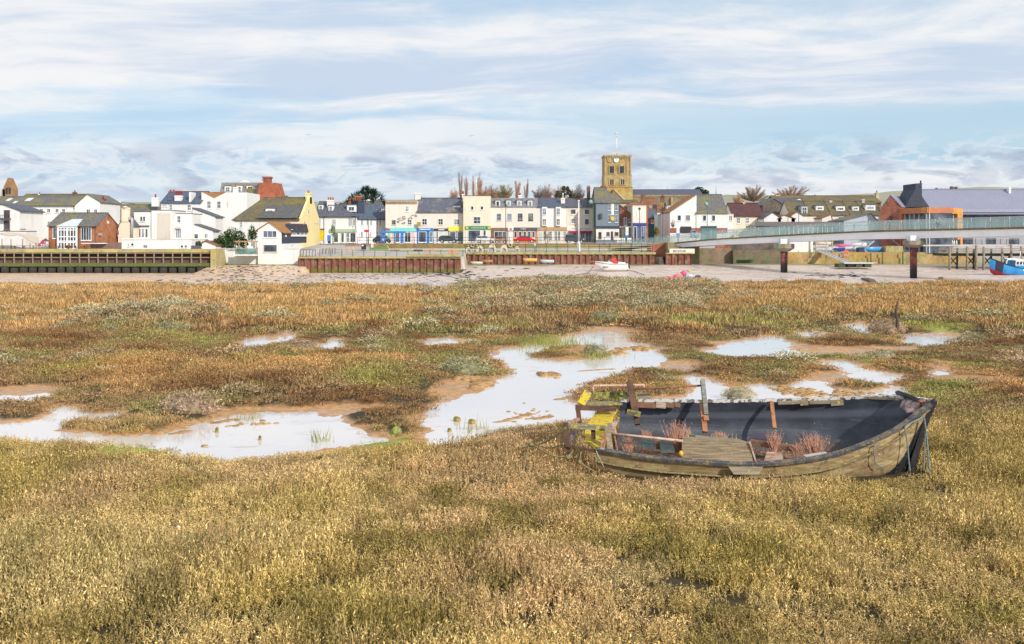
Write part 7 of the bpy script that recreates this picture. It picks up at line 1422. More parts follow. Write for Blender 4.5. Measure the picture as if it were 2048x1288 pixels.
def people():
 person('person in dark coat and blue jeans walking at the foot of the bridge ramp', 1286.5, 486.5, 186, 17, (.05, .04, .05), (.04, .10, .20), 'walk', .05, -1)
 person('person in a pink top walking beside a dark coated one near the blue shop', 1275, 480, 193, 13, (.55, .30, .30), (.08, .07, .10), 'walk', .03, 1, z=3.0)
 person('person in black walking close behind the pink topped one near the blue shop', 1277.6, 480, 192.8, 13, (.03, .03, .04), (.04, .04, .06), 'stand', .03, 1, z=3.0)
 person('person in black seated on the promenade bench below the blue shop', 834, 499, 181, 15, (.03, .03, .05), (.05, .05, .08), 'sit', .12, -1, z=1.25)
 A0, E = V((28.6, 178, 0)), V((27.4, -38, 0))
 def on(s, o):
  n = V((38, 27.4, 0)).normalized(); p = A0 + E * s + n * o; zt = float(np.interp(s, [.525, .818, 1.0, 1.333], [4.80, 5.35, 5.5, 5.74])); return p, zt
 p, zt = on(.908, 1.2); px = 1024 + p.x / p.y * F
 person('person in a dark coat standing on the footbridge left of the cyclist', px, 0, p.y, 20, (.04, .05, .08), (.09, .05, .05), 'stand', 0, 1, z=zt)
 p, zt = on(1.065, 1.3); px = 1024 + p.x / p.y * F
 person('person in a pale jacket leaning over handlebars on the footbridge', px, 0, p.y, 24, (.30, .36, .40), (.03, .03, .04), 'ride', .22, 1, (.35, .2, .12), z=zt + .0)
 c = V((p.x, p.y, zt)); t = thing('bicycle', 'dark bicycle ridden across the footbridge', 'bicycle', c); m = plain((.03, .03, .04), .5, name='bike_black')
 for dx in (-.52, .55):
  b = MB(); b.tube([c + V((dx + .33 * math.cos(q * math.pi / 8), 0, .34 + .33 * math.sin(q * math.pi / 8))) for q in range(17)], .022, 5); w = b.build('wheel', m, t); b = MB()
  for q in range(6): b.tube([c + V((dx, 0, .34)), c + V((dx + .32 * math.cos(q * 1.047), 0, .34 + .32 * math.sin(q * 1.047)))], .005, 3)
  b.build('spoke', plain((.5, .5, .5), name='spoke_grey'), w)
 b = MB(); q = lambda x, z: c + V((x, 0, z))
 for a, d in (((-.52, .34), (-.08, .32)), ((-.08, .32), (-.2, .85)), ((-.52, .34), (-.17, .75)), ((-.17, .75), (.38, .80)), ((-.08, .32), (.38, .72)), ((.36, .95), (.55, .34))): b.tube([q(*a), q(*d)], .02, 5)
 b.build('frame', m, t); MB().box(c.x - .32, c.x - .08, c.y - .06, c.y + .06, zt + .86, zt + .91).build('saddle', m, t); MB().tube([c + V((.38, -.25, 1.0)), c + V((.36, 0, .97)), c + V((.38, .25, 1.0))], .018, 5).build('handlebar', m, t)
people()
def lamp(label, px, y0, y1, D, m, arm=0, kind='lantern'):
 a, c = P(px, y1, D), P(px, y0, D); t = thing('street_lamp', label, 'street lamp', a); MB().tube([a + V((0, 0, -.3)), a + V((0, 0, 1.2)), a + V((0, 0, 1.25)), c], [.11, .10, .07, .055], 8).build('pole', m, t)
 if kind == 'lantern': b = MB(); b.tube([c, c + V((0, 0, .35)), c + V((0, 0, .5))], [.14, .28, .06], 8); b.build('lamp_head', m, t)
 elif kind == 'globe': b = MB(); b.tube([c + V((0, 0, -.25)), c + V((arm, 0, -.1)), c + V((arm, 0, -.4))], .04, 5); h = b.build('arm', m, t); b = MB(); b.tube([c + V((arm, 0, -.4)), c + V((arm, 0, -.7)), c + V((arm, 0, -1.1)), c + V((arm, 0, -1.3))], [.08, .42, .36, .12], 10); b.build('lamp_head', plain((.25, .38, .34), .4, name='green_lamp_head'), t)
 else: b = MB(); b.tube([c, c + V((0, 0, .12)), c + V((0, 0, .3))], [.2, .5, .1], 10); b.build('lamp_head', FW, t)
def furniture():
 GRN = plain((.05, .16, .13), .5, name='lamp_green')
 lamp('tall dark lamp post rising in front of the grey mansard shops', 1011.5, 413, 488, 193, plain((.07, .05, .05), .5, name='lamp_brown'))
 lamp('plain green lamp post beside the red topped sign left of the shops', 737, 402, 486, 196, GRN, kind='none')
 lamp('green lamp post with globe head in front of the cream house by the pub', 1186, 395, 486, 192.5, GRN, -.45, 'globe')
 lamp('green lamp post with globe head in front of the mossy roofed white house', 1414.5, 399, 486, 188, GRN, -.2, 'globe')
 lamp('thin dark lamp post with lantern before the narrow white shop', 1279, 420, 486, 194, FD, 0, 'lantern')
 lamp('thin black lamp post with lantern near the corner of the side street', 1325.5, 426, 480, 196, FD)
 lamp('slim green lamp post with flat white head behind the pavilion', 1597.5, 401, 470, 196, GRN, 0, 'flat')
 t = thing('navigation_light', 'white tapering navigation light column on the green in front of the cafe', 'beacon', P(1157.5, 502, 177)); a = P(1157.5, 502.5, 177); z = lambda y: V((a.x, a.y, Z(y, 177)))
 MB().tube([z(504), z(500), z(487), z(483)], [.30, .29, .27, .16], 14).build('base', plain((.78, .79, .80), .4, name='beacon_white'), t); MB().tube([z(483), z(403)], [.13, .09], 10).build('column', plain((.78, .79, .80), .4, name='beacon_white'), t); MB().tube([z(403), z(402.5), z(400.5), z(400)], [.09, .16, .16, .05], 10).build('lamp', plain((.85, .8, .72), .3, name='beacon_lamp'), t)
 t = thing('bus_shelter', 'blue framed bus shelter in front of the turquoise shop', 'bus shelter', P(785, 487, 196)); BB = plain((.04, .20, .60), .5, name='shelter_blue'); x = lambda p: X(p, 195); zt, zb = Z(462.5, 195), Z(486.5, 195)
 MB().box(x(760), x(810), 194.6, 196.4, zt - .35, zt).build('roof', BB, t)
 for p in (763, 769, 789, 806): MB().box(x(p) - .12, x(p) + .12, 194.7, 194.9, zb, zt - .35).build('post', BB, t)
 MB().box(x(763), x(806), 194.75, 194.85, Z(477.5, 195), Z(476.5, 195)).build('rail', BB, t); MB().box(x(763), x(769), 196.2, 196.25, zb + .4, zt - .36).build('glass_panel', plain((.62, .75, .85), .2, name='shelter_glass'), t)
 def bit(name, label, cat, px, yb, D, parts):
  o = P(px, yb, D); t = thing(name, label, cat, o)
  for nm, m, (ax, ay, az), (bx, by, bz) in parts: MB().box(o.x + ax, o.x + bx, D + ay, D + by, o.z + az, o.z + bz).build(nm, m, t)
  return t
 bit('litter_bin', 'round topped dark litter bin at the foot of the sloping road', 'bin', 727.5, 500, 180, (('bin_body', DK, (-.4, -.35, 0), (.4, .35, .95)), ('bin_hood', plain((.06, .07, .11), .4, name='bin_blue'), (-.44, -.38, .98), (.44, .38, 1.2)), ('notice', FW, (-.3, -.37, .7), (0, -.355, .95))))
 bit('bus_stop_sign', 'red topped bus stop post left of the blue shelter', 'sign', 733.5, 487, 195, (('pole', FD, (-.05, -.05, 0), (.05, .05, 2.2)), ('flag', plain((.55, .05, .05), .5, name='flag_red'), (-.5, -.04, 2.2), (.45, .04, 2.7)), ('timetable', plain((.6, .05, .08), name='timetable_red'), (.3, -.06, 1.1), (.5, -.02, 1.9))))
 bit('post_box', 'blue panelled bin beside the yellow garage door', 'bin', 658, 487, 193, (('box', BB, (-.28, -.3, .45), (.28, .3, 1.6)), ('leg_frame', DK, (-.2, -.2, 0), (.3, .2, .45))))
 bit('info_board', 'pale information board on the retaining wall under the shelter', 'sign', 744.5, 501, 186, (('panel', plain((.62, .64, .62), .6, name='pale_panel'), (-.22, -.05, 0), (.22, .05, 1.3)),))
 bit('parking_sign', 'tall white and blue street sign in front of the brick cottage', 'sign', 1254, 487, 193, (('pole', FD, (-.05, -.05, 0), (.05, .05, 1.6)), ('sign_panel', plain((.70, .76, .85), .5, name='sign_pale_blue'), (-.28, -.04, 1.6), (.28, .04, 3.2)), ('sign_disc', BB, (-.35, -.06, 1.1), (.3, -.045, 1.6))))
 bit('parking_sign', 'blue street sign beside the glass of the bridge ramp', 'sign', 1356, 487, 186, (('pole', FD, (-.05, -.05, 0), (.05, .05, 1.6)), ('sign_panel', plain((.70, .76, .85), .5, name='sign_pale_blue'), (-.28, -.04, 1.9), (.28, .04, 3.3)), ('sign_disc', BB, (-.3, -.06, 1.2), (.3, -.045, 1.9))))
 for px, lab in ((1238.5, 'white boarded barrier left of three beside the pub'), (1246, 'white boarded barrier in the middle of three beside the pub'), (1258.5, 'white boarded barrier right of three beside the pub')): bit('barrier', lab, 'barrier', px, 485.5, 192.6, (('board', WHITE, (-.42, -.05, .05), (.42, .05, .95)), ('leg', FD, (-.4, .1, 0), (.4, .16, .4))))
 for i, px in enumerate((688, 699, 707)): bit('bollard', ('left', 'middle', 'right')[i] + ' of the three pale wooden bollards on the slope by the quay', 'bollard', px, 507.5 - i * .8, 172, (('bollard_post', plain((.62, .45, .26), .8, name='pale_timber'), (-.09, -.09, 0), (.09, .09, 1.05)),))
 for i, px in enumerate((645, 651.5, 658, 664.5, 670)):
  o = P(px, 508.5, 170); t = MB().tube([o, o + V((0, 0, .75)), o + V((.15, 0, 1.05))], .06, 6).build('bollard', RAILM, None, org=o); tag(t, ('first', 'second', 'third', 'fourth', 'fifth')[i] + ' from the left of the bent black bollards below the sloping road', 'bollard', 'bent black bollards on the quay')
 for i, (px, lab, m) in enumerate(((861, 'orange wooden bench on the green below the blue shop', plain((.60, .26, .12), .7, name='bench_orange')), (789, 'plain brown bench on the green below the turquoise shop', plain((.26, .19, .11), .7, name='bench_brown')), (906, 'orange bench beside a pale block at the right end of the nearest quay', plain((.60, .26, .12), .7, name='bench_orange')), (836, 'black bench on which the seated person rests', RAILM))):
  D = 181 if i != 2 else 168; o = P(px, 503.5, D); o.z = 1.25; t = thing('park_bench', lab, 'bench', o); w = .85
  MB().box(o.x - w, o.x + w, D - .25, D + .2, o.z + .42, o.z + .48).build('seat', m, t); MB().box(o.x - w, o.x + w, D + .2, D + .26, o.z + .5, o.z + .95).build('backrest', m, t)
  for q in (-1, 1): MB().box(o.x + q * w * .85 - .05, o.x + q * w * .85 + .05, D - .2, D + .22, o.z, o.z + .42).build('leg', RAILM, t)
 AR = plain((.62, .52, .38), .9, .2, 3, name='carved_stone')
 for i, (px, w, y0, lab) in enumerate(((937, 11, 494, 'low squat grey stone arch behind the bent posts furthest left'), (960, 13, 491, 'stone arch second from left behind the bent posts'), (984, 16, 487.5, 'tallest pale stone arch on the green'), (1008, 14, 489.5, 'stone arch fourth from left on the green'), (1034, 11, 492.5, 'leaning thin stone arch at the right of the row on the green'))):
  D = 178; o = P(px, 503, D); o.z = 1.6; t = thing('stone_arch', lab, 'sculpture', o, 'carved stone arches on the green'); hh = Z(y0, D) - o.z; ww = w / F * D / 2; pts = []
  b = MB(); n = 12; out = [V((o.x - ww, D, o.z))] + [V((o.x + ww * -math.cos(math.pi * q / n), D, o.z + hh * .35 + (hh * .65) * math.sin(math.pi * q / n))) for q in range(n + 1)] + [V((o.x + ww, D, o.z))]
  inn = [V((o.x + ww * .55, D, o.z))] + [V((o.x + ww * .55 * math.cos(math.pi * q / n), D, o.z + hh * .25 + hh * .35 * math.sin(math.pi * q / n))) for q in range(n + 1)] + [V((o.x - ww * .55, D, o.z))]
  m_ = len(out); vs = out + inn[::-1]; f = []; 
  for k in range(m_ - 1): b.prism([out[k], out[k + 1], inn[::-1][k + 1], inn[::-1][k]], (0, .5, 0))
  b.build('arch', AR, t); MB().prism([q + V((0, .2, 0)) for q in inn], (0, .1, 0)).build('arch_infill', plain((.34, .35, .38), .8, name='arch_grey'), t)
 for i, (px, lab) in enumerate(((945, 'pale lifebelt shaped ornament on the brown wall left of the tallest arch'), (1020.5, 'pale lifebelt shaped ornament on the brown wall right of the tallest arch'))):
  o = P(px, 490.5, 191.7); t = thing('wall_ornament', lab, 'ornament', o); b = MB(); b.tube([o + V((.33 * math.cos(q * .524), -.06, .33 * math.sin(q * .524))) for q in range(13)], .1, 5); b.build('ring', AR, t); b = MB(); b.ball(o + V((-.85, -.05, -.05)), .14, 6, 4); b.build('wing', AR, t); MB().ball(o + V((.85, -.05, -.05)), .14, 6, 4).build('wing', AR, t)
 bit('parking_meter', 'small pale blue box on a post on the set back quay', 'sign', 1069.5, 504, 175.2, (('pole', FD, (-.05, -.03, 0), (.05, .03, 1.1)), ('box', plain((.55, .68, .72), name='pale_blue_box'), (-.12, -.06, 1.0), (.25, .05, 1.45))))
furniture()
def hullshape(c, L, W, Hh, heel=0.0, yaw=0.0, bow=1, sheer=.25, transom=.75, n=14, m=9, plumb=.15, open_=True, th=.04):
 """returns (outer MB verts/faces, deck outline). bow along +x*bow"""
 rot = Matrix.Rotation(yaw, 3, 'Z') @ Matrix.Rotation(heel, 3, 'X'); b = MB(); rows = []
 for i in range(n + 1):
  s = i / n; w = W / 2 * (transom + (1 - transom) * math.sin(min(1, s / .45) * math.pi / 2)) if s < .45 else W / 2 * math.cos(((s - .45) / .55) ** 1.7 * math.pi / 2)
  zt = Hh * (1 + sheer * (s - .3) ** 2 * 2.5); kz = Hh * .5 * max(0, (s - .72) / .28) ** 2; x = (-L / 2 + L * s); row = []
  for j in range(m + 1):
   a = math.pi * j / m; cc, ss = math.cos(a), math.sin(a); row.append(V((bow * (x - plumb * L * .5 * (1 - abs(cc)) * s ** 3), w * math.copysign(abs(cc) ** .7, cc), zt - (zt - kz) * ss ** .75)))
  rows.append(row)
 tr = lambda v: V(c) + rot @ v
 return rows, tr
def grid(b, rows, tr, mi=0, rev=False):
 w = len(rows[0]); b.add([tr(p) for r in rows for p in r], [(i * w + j, i * w + j + 1, (i + 1) * w + j + 1, (i + 1) * w + j) for i in range(len(rows) - 1) for j in range(w - 1)], mi, True)
def dinghy(name, label, px, yb, D, L, W, Hh, col, inner, bow=1, heel=0., yaw=0., cat='boat', group=None, rail=None, up=0, z=None):
 c = P(px, yb, D)
 if z is not None: c.z = z
 c.z += up; t = thing(name, label, cat, c, group); rows, tr = hullshape(c, L, W, Hh, heel, yaw, bow)
 b = MB(); grid(b, rows, tr); b.add([tr(p) for p in rows[0]], [list(range(len(rows[0])))]); hull = b.build('hull', plain(col, .4, .12, 3, name='hull_%d_%d_%d' % tuple(int(v * 99) for v in col)), t)
 b = MB(); r2 = [[V((p.x, p.y * .9, p.z * .9 + Hh * .1 + .01)) if 0 < j < len(r) - 1 else V((p.x, p.y * .93, p.z + .01)) for j, p in enumerate(r)] for r in rows]; grid(b, r2, tr); b.build('inner_hull', plain(inner, .7, .2, 3, name='hull_%d_%d_%d' % tuple(int(v * 99) for v in inner)), t)
 b = MB(); b.tube([tr(r[0]) for r in rows], .035, 5); b.tube([tr(r[-1]) for r in rows], .035, 5); b.build('gunwale', plain(rail or inner, .6, name='hull_%d_%d_%d' % tuple(int(v * 99) for v in (rail or inner))), t)
 for s in (4, 8): a, d = rows[s][1], rows[s][-2]; MB().beam(tr(V((a.x, a.y * .95, a.z))), tr(V((d.x, d.y * .95, d.z))), .25, .03).build('thwart', plain((.35, .22, .12), .7, name='thwart_wood'), t)
 return t
def boats():
 dinghy('rowing_boat', 'green and cream rowing boat at the left end of the green bank', 953, 528.5, 166, 1.95, 1.1, .40, (.62, .66, .50), (.05, .12, .12), -1, -.15, .1, 'rowing boat', up=.0, rail=(.05, .12, .14))
 dinghy('rowing_boat', 'varnished brown rowing boat beside the green and cream one', 975, 524.5, 170, 1.7, 1.0, .32, (.52, .27, .12), (.42, .22, .11), -1, -.1, .05, 'rowing boat')
 dinghy('rowing_boat', 'yellow orange rowing boat in the middle of the green bank', 1060, 523.5, 171, 2.45, 1.2, .45, (.80, .48, .14), (.70, .40, .15), -1, -.2, .0, 'rowing boat', rail=(.85, .55, .2))
 dinghy('rowing_boat', 'pale blue rowing boat with red trim at the right of the bank', 1094, 525.5, 169, 2.35, 1.1, .45, (.50, .66, .70), (.40, .08, .08), -1, -.15, .05, 'rowing boat', rail=(.5, .06, .06))
 o = MB(); 
 for k in range(7): c = P(1188 + k * 2.5 - 5, 524 - (k % 2), 168); o.ball(c, .22, 6, 4, jit=.3, sc=(1.5, 1, .6))
 tag(o.build('debris_pile', plain((.33, .13, .07), .9, .5, 6, name='rusty_scrap'), None, org=P(1190, 524, 168)), 'small heap of rusty scrap behind the white motorboat', 'debris')
 c = P(1222, 541, 160); c.z = -1.02; t = thing('motorboat', 'white cabin motorboat with red canopy stranded on the mud', 'motorboat', c); rows, tr = hullshape(c, 5.2, 2.0, 1.12, -.06, .12, -1, .35, .85, 18, 12, plumb=.35)
 b = MB(); grid(b, rows, tr); b.add([tr(p) for p in rows[0]], [list(range(len(rows[0])))]); b.build('hull', plain((.80, .79, .74), .3, .06, 2, name='gelcoat_white'), t); BW2 = plain((.80, .79, .74), .3, .06, 2, name='gelcoat_white')
 dk = [[V((r[0].x, r[0].y * (1 - 2 * j / 6), (r[0].z + .02) + .22 * math.sin(math.pi * j / 6) * (1 if i > 6 else .0) * math.sin(min(1, (i - 6) / 4) * 1.57) * (1 - max(0, (i - 13) / 5)))) for j in range(7)] for i, r in enumerate(rows)]
 b = MB(); grid(b, dk, tr); b.build('deck', BW2, t); q = lambda x, y, z: tr(V((x, y, z * 1.22)))
 b = MB(); b.tube([tr(r[0] + V((0, .02, -.12))) for r in rows], .03, 5); b.tube([tr(r[-1] + V((0, -.02, -.12))) for r in rows], .03, 5); b.build('rubbing_strip', FD, t)
 b = MB(); b.prism([q(-1.2, -.7, .9), q(-.1, -.75, .9), q(.15, -.72, 1.05), q(-.35, -.6, 1.3)], rot_y(tr, (0, 1.3, 0))); b.build('cabin', BW2, t)
 MB().prism([q(-.62, -.62, 1.1), q(-.28, -.62, 1.28), q(.2, -.62, 1.62), q(-.2, -.62, 1.5)], rot_y(tr, (0, 1.15, 0))).build('windscreen', GLASSL, t)
 b = MB(); b.prism([q(-.05, -.64, 1.1), q(.95, -.64, 1.1), q(.72, -.60, 1.62), q(.28, -.58, 1.78), q(.0, -.6, 1.55)], rot_y(tr, (0, 1.2, 0))); b.build('canopy', plain((.72, .05, .04), .8, .12, name='canopy_red'), t)
 b = MB(); b.prism([q(1.0, -.7, .86), q(2.3, -.7, .84), q(2.2, -.7, 1.12), q(1.1, -.7, 1.22)], rot_y(tr, (0, 1.35, 0))); b.build('cockpit_coaming', BW2, t)
 b = MB(); b.tube([q(2.4, 0, .95), q(2.75, 0, .98), q(2.9, 0, .75), q(3.1, 0, .35)], [.16, .2, .14, .09], 8); b.build('outboard_motor', DK, t); MB().box8([q(-1.5 + a, -.985 + .05 * 0, .45 + e) for a, e in ((0, 0), (.9, 0))] * 2 + [q(-1.5, -.97, .62), q(-.6, -.97, .62), q(-.6, -.9, .62), q(-1.5, -.9, .62)]).build('name_panel', plain((.3, .3, .32), name='name_grey'), t)
 def line(name, label, pts, m, r=.04):
  b = MB(); b.tube(pts, r, 5); tag(b.build(name, m, None, org=pts[0]), label, 'rope')
 RM = plain((.10, .08, .06), .9, name='weedy_dark_rope'); line('anchor_rope', 'dark mooring rope running left from the white motorboat', [P(1187, 532, 159), P(1181, 541, 157), P(1176, 546, 150), P(1150, 550, 147), P(1123, 554, 143)], RM, .05); line('anchor_rope', 'dark mooring rope running right from the white motorboat', [P(1252, 540, 160), P(1270, 543, 158), P(1284, 548, 151), P(1289, 550, 148)], RM, .05)
 b = MB(); b.tube([P(1187, 534, 158.5), P(1185.5, 535.5, 158.5)], .16, 6); tag(b.build('mooring_buoy', plain((.8, .15, .2), name='pink_buoy'), None, org=P(1186, 535, 158.5)), 'tiny pink buoy at the bow of the white motorboat', 'buoy')
 for i, (px, py, r, col, sc, lab) in enumerate((px_, py_, r_ * .66, c_, s_, l_) for (px_, py_, r_, c_, s_, l_) in ((1341, 556, .42, (.85, .20, .28), (1.6, 1, .6), 'flat pink inflatable buoy at the left of the gear heap'), (1356, 552, .60, (.85, .18, .22), (1.5, 1, .8), 'large red pink buoy in the middle of the gear heap'), (1368, 545, .55, (.85, .10, .25), (1.1, 1, 1.0), 'round crimson buoy on top of the gear heap'), (1349, 557, .35, (.65, .18, .1), (2.4, 1, .4), 'low rust red buoy at the foot of the gear heap'), (1378, 554, .55, (.45, .55, .70), (1.8, 1, .8), 'pale blue sheeted bundle right of the crimson buoy'), (1379, 537.5, .34, (.55, .50, .05), (1.3, 1, .7), 'yellow float alone above the gear heap'), (1396, 554, .42, (.03, .03, .04), (1.6, 1, .8), 'black and white outboard lying right of the gear heap'))):
  o = P(px, py, 137); o.z = max(o.z, -1.45 + r * sc[2] * .8); o = V((X(px, 141 if py > 542 else 158), 141 if py > 542 else 158, (-1.3 if py > 542 else -1.05) + r * sc[2] * (.8 if i != 2 else 1.9)))
  t = thing('buoy' if i not in (4, 6) else 'bundle', lab, 'buoy' if i not in (4, 6) else 'bundle', o); MB().ball(o, r, 12, 8, sc=sc, jit=.05).build('float_body', plain(col, .5, .2, 3, name='gear_%d' % i), t); MB().tube([o + V((-r * sc[0], 0, 0)), o + V((-r * sc[0] - .15, 0, .05))], .06, 6).build('lug', DK if i != 6 else FW, t)
 D = 150; c = P(2025, 553, D); c.z = -1.5; t = thing('fishing_boat', 'blue and red fishing boat with white wheelhouse beside the jetty at the right edge', 'fishing boat', c); rows, tr = hullshape(c, 9.5, 3.0, 1.45, .12, .35, -1, .85, .8, 22, 14, plumb=.10)
 def bf(t_, b):
  a = t_.new('ShaderNodeAttribute', attribute_name='girth'); g, s, q_ = t_.xyz(a.outputs['Vector']); n = t_.noise(ocoord(t_), .9, 5); c_ = t_.mix(t_.ramp(n, .4, .6), (.02, .22, .55), (.03, .30, .66)); c_ = t_.mix(t_.math('MULTIPLY', t_.ramp(s, .815, .82), t_.ramp(s, .93, .925)), c_, (.03, .035, .07))
  c_ = t_.mix(t_.ramp(t_.math('ADD', g, t_.math('MULTIPLY', s, .02)), .44, .445), c_, t_.mix(t_.ramp(n, .45, .6), (.30, .02, .03), (.16, .07, .05))); c_ = t_.mix(t_.ramp(g, .045, .035), c_, (.02, .02, .03)); t_.l.new(c_, b.inputs['Base Color']); b.inputs['Roughness'].default_value = .4
 b = MB(); grid(b, rows, tr); w = len(rows[0]); b.add([tr(p) for p in rows[0]], [list(range(w))]); h = b.build('hull', mat('fishing_hull', bf), t); a = h.data.attributes.new('girth', 'FLOAT_VECTOR', 'POINT'); d = []
 for i in range(len(rows)):
  for j in range(w): d += [1 - abs(1 - 2 * j / (w - 1)), i / (len(rows) - 1), 0]
 for j in range(w): d += [1 - abs(1 - 2 * j / (w - 1)), 0, 0]
 a.data.foreach_set('vector', np.array(d, np.float32)); q = lambda x, y, z: tr(V((x * .9, y * .85, z * .74)))
 b = MB(); dk = [[V((r[0].x, r[0].y * (.95 - 1.9 * j / 4), r[0].z - .3)) for j in range(5)] for r in rows]; grid(b, dk, tr); b.build('deck', plain((.40, .22, .14), .7, name='boat_deck'), t)
 b = MB(); b.prism([q(-.6, -1.0, 1.6), q(1.6, -1.0, 1.6), q(1.6, -1.0, 3.4), q(-.6, -1.0, 3.4)], rot_y(tr, (0, 2.0, 0))); wh = b.build('wheelhouse', plain((.05, .30, .62), .4, name='boat_blue'), t)
 b = MB(); b.prism([q(-.75, -1.1, 3.4), q(1.75, -1.1, 3.4), q(1.75, -1.1, 3.55), q(-.75, -1.1, 3.55)], rot_y(tr, (0, 2.2, 0))); b.build('wheelhouse_roof', FW, wh)
 MB().prism([q(-.62, -1.03, 2.5), q(1.62, -1.03, 2.5), q(1.62, -1.03, 3.38), q(-.62, -1.03, 3.38)], rot_y(tr, (0, .04, 0))).build('window_frame', FW, wh)
 for k in range(3): MB().prism([q(-.45 + k * .7, -1.06, 2.65), q(.05 + k * .7, -1.06, 2.65), q(.05 + k * .7, -1.06, 3.25), q(-.45 + k * .7, -1.06, 3.25)], rot_y(tr, (0, .04, 0))).build('window', GLASS, t)
 b = MB(); b.tube([q(-1.9, -.3, 1.6), q(-1.9, -.3, 3.2), q(-1.6, -.3, 3.6), q(-.9, -.3, 3.6)], .1, 6); b.build('crane_arm', FW, t); MB().tube([q(1.2, 0, 3.5), q(1.2, 0, 5.2)], .06, 5).build('mast', FW, t)
 for i, (x, y, z, r, cc) in enumerate(((-3.0, -.3, 2.2, .35, (.6, .25, .1)), (-2.4, 0, 2.0, .3, (.65, .1, .05)), (-3.6, .1, 2.4, .3, (.75, .6, .45)), (-1.5, -.2, 2.1, .3, (.5, .1, .08)), (-.9, -.4, 2.0, .25, (.3, .1, .1)), (1.9, -.9, 2.6, .4, (.65, .1, .08)))): MB().ball(q(x, y, z), r, 8, 6, jit=.15).build('deck_gear', plain(cc, .7, name='deck_gear_%d' % i), t)
 MB().prism([q(.4, -1.76, 1.5), q(1.1, -1.76, 1.5), q(1.1, -1.74, 1.8), q(.4, -1.74, 1.8)], rot_y(tr, (0, -.03, 0))).build('name_panel', FW, t)
 dinghy('rowing_boat', 'derelict dark green boat lying under the brown quay wall', 1491, 526.5, 168, 2.9, 1.2, .5, (.04, .11, .02), (.03, .07, .02), 1, -.1, .0, 'rowing boat', rail=(.06, .14, .03))
 DW = woodm('driftwood', (.16, .11, .08), None, 0, .5)
 for i, (a, c_, w_, lab) in enumerate(((P(1729, 541, 137), P(1752, 558, 120), .9, 'long dark timber half sunk in the mud between the piers'), (P(1882, 542, 139), P(1871, 558, 120), .6, 'crooked reddish plank standing out of the mud right of the second pier'), (P(1862, 549, 128), P(1869, 556, 121), .25, 'short dark stick left of the crooked plank'))):
  b = MB(); zz = -1.25; a = V((a.x, a.y, zz)); c_ = V((c_.x, c_.y, zz)); m_ = a.lerp(c_, .5) + V((.2, 0, .1)); b.beam(a, m_, w_, .3); b.beam(m_, c_, w_ * .8, .3); tag(b.build('driftwood', DW, None, org=m_), lab, 'driftwood')
 b = MB(); rr = random.Random(5)
 def speck(px, py, s):
  for zg in (-1.3,):
   D_ = (CZ - zg) * F / (py - HY); x_ = X(px, D_); zz = float(ground(np.array([x_]), np.array([D_]))[0][0]) if False else zg
  return x_, D_
 L = []
 for cx, cy, rx, ry, n, s in ((480, 547, 70, 6, 420, .17), (540, 541, 50, 4, 130, .18), (640, 556, 90, 6, 80, .14), (700, 552, 120, 5, 180, .15), (830, 548, 90, 5, 150, .16), (880, 545, 45, 3, 140, .2), (930, 550, 60, 8, 70, .3), (1010, 552, 60, 8, 10, .3), (1650, 552, 55, 4, 40, .28), (1700, 551, 40, 5, 26, .25), (1300, 533, 20, 1.5, 16, .4), (60, 545, 80, 2, 6, .4), (1130, 546, 70, 8, 8, .2), (900, 561, 60, 4, 22, .25), (470, 560, 120, 4, 60, .25)):
  for k in range(n):
   px, py = cx + rr.gauss(0, .6) * rx, min(567, max(536, cy + rr.gauss(0, .6) * ry)); D_ = (CZ + 1.3) * F / (py - HY); x_ = X(px, D_); q = s * rr.uniform(.4, 1.3); L.append((x_, D_, q))
 xs = np.array([l[0] for l in L]); ys = np.array([l[1] for l in L]); zs = ground(xs, ys)[0]; qd = quay_d(xs)
 for (x_, D_, q), zz, qq in zip(L, zs, qd):
  if D_ < qq - .8: b.ball((x_, D_, zz), q, 6, 3, sc=(1.5, 1.4, .22), jit=.35)
 tag(b.build('seaweed', plain((.028, .025, .022), .9, .4, 3, name='dark_seaweed')), 'dark seaweed and stones strewn over the mud flat', kind='stuff')
def rot_y(tr, v): return tr(V(v)) - tr(V((0, 0, 0)))
boats()
